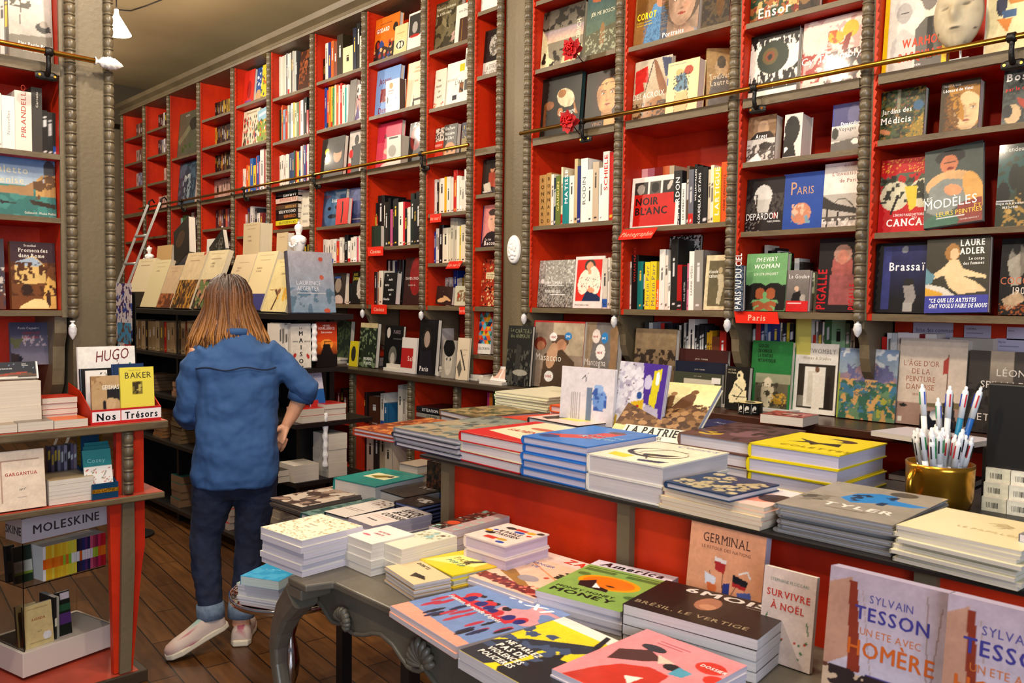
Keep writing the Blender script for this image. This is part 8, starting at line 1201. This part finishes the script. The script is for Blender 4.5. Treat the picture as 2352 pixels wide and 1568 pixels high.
# ---------------------------------------------------------------- dark table left of the island with flat art books
ZV = .70
t = thing('display_table', chk('low dark table carrying flat art books left of the red island'), 'table', (0, 0, 0))
mb = MB(); mb.box(-2.6, 1.38, ZV - .015, -1.86, 2.0, ZV); mb.build('table_top', 'black_wood', t, bevel=.003)
for x, y in ((-2.5, 1.6), (-1.9, 1.44), (-2.5, 1.94), (-1.9, 1.94)): mb = MB(); mb.box(x - .02, y - .02, 0, x + .02, y + .02, ZV - .0155); mb.build('leg', 'black_wood', t)
V_ = lambda *a, **k: stack(ZV + .0004, *a, **k)
V_((621, 1163), (692, 1186), 1143, (851, 1131), 4, '6a6058', 'flat album with a glossy brown reflecting cover', top=('9a8474', [('m', '4a3830', 4, .5, 3), ('m', 'c8bcae', 5, .58, 5), ('r', .45, .3, .5, .8, '5a4c44')]), pages='c8c4c4')
V_((690, 1200), (740, 1216), 1177, (870, 1146), 1, '2c5654', 'shrink-wrapped dark teal flat book', top=('34605c', [('m', '6a8a84', 6, .56, 3), ('e', .7, .2, .2, .06, '8a4a50')]))
V_((745, 1207), (795, 1222), 1174, (914, 1156), 1, '1a1c24', 'white jacketed flat book with tiny print', top=('dcd6d0', [('m', '6a5a4c', 12, .6, 3, (.3, .05, .9, .4)), ('r', .1, .6, .8, .62, '8a8078'), ('r', .1, .66, .7, .68, '8a8078')]), pages='d0ccd0')
V_((800, 1232), (856, 1254), 1188, (983, 1177), 3, 'e4dcdc', 'white paperback with heavy wavy black lettering', top=('e2dad6', [t_('SACRÉS', .3, .24, .13, '241c1c', 'k', 'l', .8, 0, .2), t_('BONS', .3, .4, .13, '241c1c', 'k', 'l', .95, 0, .2), t_('CONSEILS', .2, .56, .12, '241c1c', 'k', 'l', .7, 0, .2), ('r', .15, .62, .8, .63, 'd06a5c'), ('r', .2, .67, .8, .68, 'd06a5c'), t_('Roman', .3, .82, .05, '333', 'k')]), hard=False, pages='ccc6dc')
V_((766, 1142), (861, 1165), 1097, (977, 1093), 1, '1c8a84', 'very thick turquoise book with inset picture', top=('1a8c86', [('r', .25, .3, .75, .62, 'e0dcb4'), ('p', [(.3, .5), (.55, .36), (.7, .4), (.5, .58)], '8a7c2c'), ('e', .66, .4, .05, .06, '4a3428'), ('r', .3, .1, .8, .11, '10605c'), ('r', .3, .15, .7, .16, '10605c')]), pages='dcd8d4')
V_((870, 1160), (930, 1180), 1124, (1010, 1112), 1, '141414', 'dark grey flat book with white handwriting', top=('4c463e', [('n', .25, 9, 3), t_('RU', .4, .4, .16, 'd8d4cc', 's', 'l', 1.1, 0, .3)]), pages='d8d4d0')
V_((905, 1196), (962, 1212), 1150, (1014, 1163), 5, '24283c', 'dark flat book with white blot, blue edged', top=('2a2420', [('p', [(.2, .3), (.5, .2), (.85, .35), (.8, .6), (.4, .6)], 'cfc8c0'), ('m', '4a443c', 8, .6, 3)]), pages='8a94c4', d=.12)
c = P(977, 1165, y=1.75); fo(978, 1014, 1165, 1058, '4a3424', [('m', '7a4c2c', 7, .5, 3), ('m', '2a1c18', 8, .56, 5), ('r', .5, .68, 1, .8, '3a5a90'), t_('Mon', .52, .77, .06, 'e8e8e8', 'b', 'l', .8), ('r', 0, .84, 1, .98, '3a5a90'), t_('du plaisir et de', .05, .93, .06, 'e8e8e8', 'b', 'l', .7)], 'brown painted book with blue strips beside the grey post', y=1.78, z=ZV, T=.02, tilt=2)
V_((915, 1100), (960, 1110), 1062, (1005, 1055), 2, 'a09484', 'textured grey brown flat book far on the dark table', pages='d0ccc4', d=.12)
# ---------------------------------------------------------------- round silver table
ZR_ = .50; c = P(668, 1362, z=ZR_); R0 = .18
t = thing('pedestal_table', chk('small round polished silver table behind the grey console'), 'table', (c.x, c.y, 0))
mb = MB(); mb.smooth = True; mb.lathe([(R0 * .2, ZR_ - .012), (R0 * .9, ZR_ - .012), (R0, ZR_ - .004), (R0 * 1.02, ZR_ + .012), (R0 * 1.0, ZR_ + .014), (R0 * .96, ZR_), (.01, ZR_)], n=48); mb.build('tray_top', 'chrome', t)
mb = MB(); mb.smooth = True; mb.lathe([(.018, ZR_ - .0125), (.012, .46), (.02, .43), (.024, .41), (.013, .37), (.022, .33), (.028, .29), (.024, .25), (.014, .22), (.02, .19), (.027, .15), (.02, .11), (.012, .09), (.02, .07), (.03, .05)], n=24); mb.build('pedestal', 'chrome', t)
mb = MB(); mb.smooth = True; mb.lathe([(.03, .0495), (.06, .04), (.12, .015), (.125, 0)], n=32); mb.build('foot', 'chrome', t)
R2 = lambda *a, **k: stack(ZR_ + .0008, *a, **k)
R2((545, 1388), (640, 1404), 1338, (720, 1370), 7, 'd8484c e8e4e0 e4e4dc dcdcd8 e8e4e4 d8d8d4 c8d4c0', 'thin magazine on the silver table', top=('a8bca4', [('e', .2, .5, .1, .05, '8a8430'), ('p', [(.4, .6), (.48, .35), (.54, .3), (.52, .6)], 'd8803c'), ('e', .74, .5, .11, .06, 'd8744c'), ('s', 8, (.62, .38, .86, .62), ['c85c3c'], .02, .035, 3, .5), ('r', .25, .75, .5, .9, 'dcdccc')]), hard=False, pages='e0dce0', d=.16, name='magazine', cat='magazine')
zt = P(545, 1338, y=P(545, 1388, z=ZR_).y).z; q0 = P(552, 1322, z=zt + .03); q1 = P(640, 1335, z=zt + .03); xd = (q1 - q0).normalized()
book((q1 - q0).length, .15, .026, '2c94c0', [('m', '48a8d0', 5, .55, 3), ('l', [(.1, .5), (.9, .4)], .004, 'a8d8e8')], chk('bright blue plastic wrapped notebook pack on the silver table'), 'notebook', None, MX(q0, xd, (-xd.y, xd.x, 0)), art='2c98c4', hard=False, pages='c8d8d8', name='notebook')
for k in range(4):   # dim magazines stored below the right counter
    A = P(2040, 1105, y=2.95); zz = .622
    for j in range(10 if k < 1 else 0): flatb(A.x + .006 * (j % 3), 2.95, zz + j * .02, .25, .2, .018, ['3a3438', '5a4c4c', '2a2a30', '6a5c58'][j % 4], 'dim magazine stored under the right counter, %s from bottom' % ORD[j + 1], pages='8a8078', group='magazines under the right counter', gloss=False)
# ================================================================ WOMAN SEEN FROM BEHIND
B0 = P(545, 1474, z=0); vd = Vector((B0.x, B0.y, 0)).normalized(); rd = Vector((vd.y, -vd.x, 0))
MP = Matrix((rd, vd, Vector((0, 0, 1)))).transposed().to_4x4(); MP.translation = (B0.x, B0.y, 0)   # local x = right, y = away, z = up
person = thing('person', chk('person in blue denim shirt and dark jeans seen from behind, stepping left, head bowed'), 'person', matrix=MP)
def vox(o, size, smooth=4, disp=None):
    m = o.modifiers.new('remesh', 'REMESH'); m.mode = 'VOXEL'; m.voxel_size = size; m.use_smooth_shade = True
    m = o.modifiers.new('smooth', 'SMOOTH'); m.factor = .5; m.iterations = smooth
    for sz, st in (disp or ()):
        tx = bpy.data.textures.new('folds', 'CLOUDS'); tx.noise_scale = sz; tx.noise_depth = 1
        d = o.modifiers.new('folds', 'DISPLACE'); d.texture = tx; d.strength = st; d.mid_level = .5; d.texture_coords = 'LOCAL'
    return o
UP = (1, 0, 0)
HC = Vector((-.03, .085, 1.385))
# --- body: one continuous surface
b = MB(); b.smooth = True
b.ball(tuple(HC), (.072, .088, .098), 20, 14); b.ball((HC.x, HC.y + .035, HC.z - .055), (.05, .055, .055), 14, 10)          # skull, jaw
b.ball((HC.x, HC.y + .098, HC.z - .02), (.011, .017, .022), 8, 6); b.ball((HC.x, HC.y + .086, HC.z - .062), (.022, .01, .007), 8, 5)  # nose, mouth
for s in (-1, 1):
    b.ball((HC.x + s * .073, HC.y + .005, HC.z - .01), (.009, .018, .03), 8, 6); b.ball((HC.x + s * .028, HC.y + .08, HC.z + .012), (.013, .009, .007), 8, 5)
b.tube([(0, -.005, 1.2), (-.01, .02, 1.27), (-.02, .06, 1.34)], [.058, .048, .046], 14)
b.tube([(0, 0, .74), (0, 0, .9), (0, .01, 1.05), (0, .0, 1.16), (0, -.005, 1.24)], [(.09, .13), (.08, .115), (.09, .135), (.08, .15), (.05, .07)], 20, up=UP)
for s, hp in ((-1, [(-.075, 0, .78), (-.115, .02, .457), (-.10, -.04, .17), (-.10, -.04, .09)]), (1, [(.075, 0, .78), (.05, .03, .41), (.018, 0, .15), (.015, 0, .07)])):
    b.tube(hp, [.075, .05, .034, .036], 12)
RA = [(.14, .0, 1.18), (.19, -.008, 1.125), (.255, -.012, 1.05), (.252, 0, 1.0), (.215, .01, .92), (.195, .01, .885)]
LA = [(-.14, .0, 1.20), (-.165, .0, 1.10), (-.18, .01, 1.0), (-.17, .10, .95), (-.14, .2, .93), (-.13, .24, .93)]
for A_ in (RA, LA): b.tube(A_, [.038, .038, .036, .034, .027, .021], 12)
def hand(w, d1, side, spread):
    """palm, four bent fingers of different length and a thumb; w wrist, d1 pointing direction, side = direction of the thumb"""
    w = Vector(w); d1 = Vector(d1).normalized(); sd = Vector(side).normalized(); sd = (sd - d1 * sd.dot(d1)).normalized(); n = d1.cross(sd)
    k = w + d1 * .075
    b.tube([tuple(w - d1 * .01), tuple(w + d1 * .025), tuple(w + d1 * .055), tuple(k)], [(.02, .016), (.014, .03), (.013, .037), (.011, .036)], 14, up=tuple(n))
    for i, L_ in enumerate((.066, .074, .070, .055)):
        a = k + sd * (.027 - .0185 * i) - d1 * (.004 * abs(i - 1)); q = d1 + sd * spread * (1.2 - i) * .5
        p1 = a + q.normalized() * L_ * .45; p2 = p1 + (q.normalized() + n * .35).normalized() * L_ * .33; p3 = p2 + (q.normalized() + n * .7).normalized() * L_ * .26
        b.tube([tuple(a - d1 * .012), tuple(a), tuple(p1), tuple(p2), tuple(p3)], [.008, .0088, .0082, .0074, .0058], 8)
    t0 = w + d1 * .02 + sd * .022; t1 = t0 + (sd * .8 + d1 * .6) * .032; t2 = t1 + (sd * .45 + d1 * .9) * .03; b.tube([tuple(w + d1 * .01 + sd * .01), tuple(t0), tuple(t1), tuple(t2)], [.012, .0125, .0098, .007], 8)
hand((.195, .01, .885), (-.42, .12, -1), (-1, -.45, .1), .12)
hand((-.13, .24, .93), (.3, 1, -.1), (.8, -.2, .3), .1)
vox(b.build('body', 'skin', person), .0042, 2)
# --- shirt
s_ = MB(); s_.smooth = True
s_.tube([(-.005, .0, .655), (-.005, .0, .70), (-.0, -.005, .80), (.005, -.005, .92), (.005, .0, 1.04), (.005, .0, 1.13), (.0, -.005, 1.185), (-.005, .0, 1.225), (-.01, .012, 1.262)], [(.125, .155), (.135, .170), (.128, .164), (.112, .158), (.116, .165), (.112, .17), (.09, .14), (.07, .095), (.052, .06)], 28, up=UP, sq=.85)
s_.tube([(.11, .0, 1.18), (.175, -.005, 1.14), (.235, -.012, 1.08), (.268, -.014, 1.04), (.26, -.002, 1.01)], [.062, .057, .053, .053, .05], 16)
s_.tube([(-.105, .0, 1.185), (-.155, .0, 1.12), (-.178, .0, 1.02), (-.185, .02, .95), (-.175, .08, .925), (-.165, .13, .93)], [.062, .058, .056, .058, .054, .05], 16)
s_.ball((.0, .01, .68), (.17, .13, .03), 16, 6)
shirt = vox(s_.build('shirt', 'denim', person), .006, 4, ((.13, .034), (.05, .011)))
mb = MB(); mb.smooth = True; mb.tube([(-.055, .05, 1.262), (-.06, .0, 1.268), (-.035, -.045, 1.27), (0, -.055, 1.272), (.035, -.042, 1.27), (.052, .0, 1.268), (.045, .05, 1.262)], [(.006, .014)] * 7, 8); mb.build('collar', 'denim', shirt)
mb = MB(); mb.smooth = True; mb.tube([(.262, -.0, 1.03), (.25, .004, .985)], [.056, .053], 18); mb.build('rolled_cuff', 'denim', shirt)
mb = MB(); mb.smooth = True; mb.tube([(-.18, .08, .925), (-.165, .13, .925)], [.058, .054], 18); mb.build('rolled_cuff', 'denim', shirt)
mb = MB(); mb.smooth = True; pts = []
for i in range(17): x = -.15 + i * .3 / 16; q = 1 - (x / .186) ** 2; pts.append((x, -.002 - .113 * max(.02, q) ** .43, 1.128 + .006 * math.sin(i * .8)))
mb.tube(pts, .0028, 6); mb.build('yoke_seam', 'jeans', shirt)
# --- jeans
j = MB(); j.smooth = True
j.tube([(0, 0, .60), (0, 0, .68), (0, 0, .78), (0, 0, .86)], [(.07, .10), (.11, .155), (.115, .16), (.1, .14)], 22, up=UP)
j.tube([(-.075, 0, .76), (-.088, .005, .62), (-.112, .02, .48), (-.122, .02, .44), (-.115, -.01, .30), (-.10, -.04, .15)], [.092, .086, .066, .062, .056, .046], 16)
j.tube([(.078, 0, .76), (.075, .01, .6), (.055, .03, .43), (.05, .03, .39), (.035, .012, .26), (.015, 0, .13)], [.09, .082, .064, .06, .054, .046], 16)
jeans = vox(j.build('jeans', 'jeans', person), .007, 4, ((.035, .012),))
for p0, p1 in (((-.103, -.035, .185), (-.099, -.042, .125)), ((.019, .003, .165), (.015, 0, .105))):
    mb = MB(); mb.smooth = True; mb.tube([p0, tuple((Vector(p0) + Vector(p1)) / 2), p1], [.053, .0545, .053], 18); mb.build('turned_up_hem', 'cuff', jeans)
# --- hair: brown at the crown, golden towards the ends
hb = MB(); hb.smooth = True; rr = random.Random(12); dk, md_, gd = np.array(lin('3a2212')), np.array(lin('6e4420')), np.array(lin('b07a38'))
n0 = len(hb.v); hb.ball((HC.x, HC.y - .012, HC.z + .012), (.083, .098, .1), 22, 14)
hb.c = [tuple(dk * .6 + md_ * .4 * rr.uniform(.6, 1.2)) for _ in hb.v]
for i in range(330):
    th = R_(rr.uniform(-118, 118)); ph = rr.uniform(.15, 1.0); out = rr.uniform(.97, 1.08)
    def surf(t_, k=1.0): return Vector((HC.x + .084 * out * k * math.sin(th) * math.sin(t_), HC.y - .012 - .1 * out * k * math.cos(th) * math.sin(t_), HC.z + .012 + .102 * out * k * math.cos(t_)))
    p = [surf(R_(a)) for a in (10 + 40 * ph, 35 + 35 * ph, 65 + 22 * ph, 98)]
    L_ = rr.uniform(.07, .17) * (.75 + .35 * abs(math.sin(th))); wv = rr.uniform(-.012, .012); ez = 1.30 - L_
    fl = 1 + .28 * abs(math.sin(th)) * (1 if math.sin(th) < 0 else 1.1)
    e0 = Vector((HC.x + .09 * fl * math.sin(th) + wv, HC.y - .02 - .098 * math.cos(th), 1.30)); e1 = Vector((HC.x + .105 * fl * math.sin(th) + 1.6 * wv, HC.y - .05 - .085 * math.cos(th), ez + L_ * .45)); e2 = Vector((HC.x + (.112 * fl + .015 * rr.random()) * math.sin(th) + wv, HC.y - .075 - .075 * math.cos(th), ez))
    p += [e0, e1, e2]; r = rr.uniform(.004, .0085); o_ = len(hb.v); hb.tube([tuple(q) for q in p], [r * .6, r, r * 1.1, r * 1.1, r, r * .8, r * .15], 6)
    sh = rr.uniform(.75, 1.25); go = rr.random()
    for q in range(7):
        c1 = dk if q < 2 else md_; f = max(0, (q - 2.2) / 3.8); col = (c1 * (1 - f) + (gd if go > .3 else md_) * f) * sh
        for m_ in range(6): hb.c[o_ + q * 6 + m_] = tuple(col)
hair = hb.build('hair', 'hairstrand', person)
# --- shoes
def shoe(heel, toe, w, zr, lab):
    heel = Vector(heel); toe = Vector(toe); d = toe - heel; L_ = d.length; d.normalize(); sd = Vector((-d.y, d.x, 0)).normalized(); up_ = sd.cross(d) * -1
    if up_.z < 0: up_ = -up_
    M = Matrix((d, sd, up_)).transposed().to_4x4(); M.translation = heel
    u = MB(); u.smooth = True; u.col = lin('b8a8a0'); pr = [(-.0, .03, .05), (.02, .04, .062), (.06, .036, .07), (.10, .036, .058), (.15, .042, .045), (.20, .040, .038), (.235, .03, .03), (.25, .012, .02)]
    nn = 16; vs = []; cs = []; fs = []
    for k, (x, hw, h) in enumerate(pr):
        for m_ in range(nn):
            a = math.pi * m_ / (nn - 1); y = hw * math.cos(a); z = .022 + (h) * math.sin(a) ** .7
            vs.append((x * L_ / .25, y, z)); cs.append(lin('9ab8b0') if (k in (2, 3) and 5 < m_ < 10) else lin('a85868') if (k < 2 and m_ in (6, 7, 8, 9)) or (k == 4 and m_ % 5 == 0) else lin('c4b2a8') if k < 6 else lin('b89a90'))
    for k in range(len(pr) - 1):
        for m_ in range(nn - 1): q = k * nn + m_; fs.append((q, q + nn, q + nn + 1, q + 1))
    fs.append(tuple(range(nn))); fs.append(tuple(range((len(pr) - 1) * nn, len(pr) * nn))[::-1]); u.add(vs, fs, cs)
    o = u.build('shoe', 'matte', person, M); o['label'] = lab
    s2 = MB(); s2.smooth = False; s2.col = lin('d8cdb8'); pg = [(-.008, -.03), (.02, -.04), (.1, -.036), (.16, -.045), (.22, -.04), (.252, -.018), (.256, .005), (.24, .03), (.2, .045), (.1, .038), (.02, .04), (-.008, .028)]
    s2.prism([(a * L_ / .25, c_) for a, c_ in pg], 0, .026, 'xy'); s2.build('sole', 'matte', o, bevel=.006)
shoe((.012, -.05, .001), (.045, .185, .001), .1, 0, 'pink and grey running shoe flat on the floor')
shoe((-.045, -.03, .085), (-.255, -.115, .006), .1, 0, 'pink and grey running shoe stepping, heel raised')
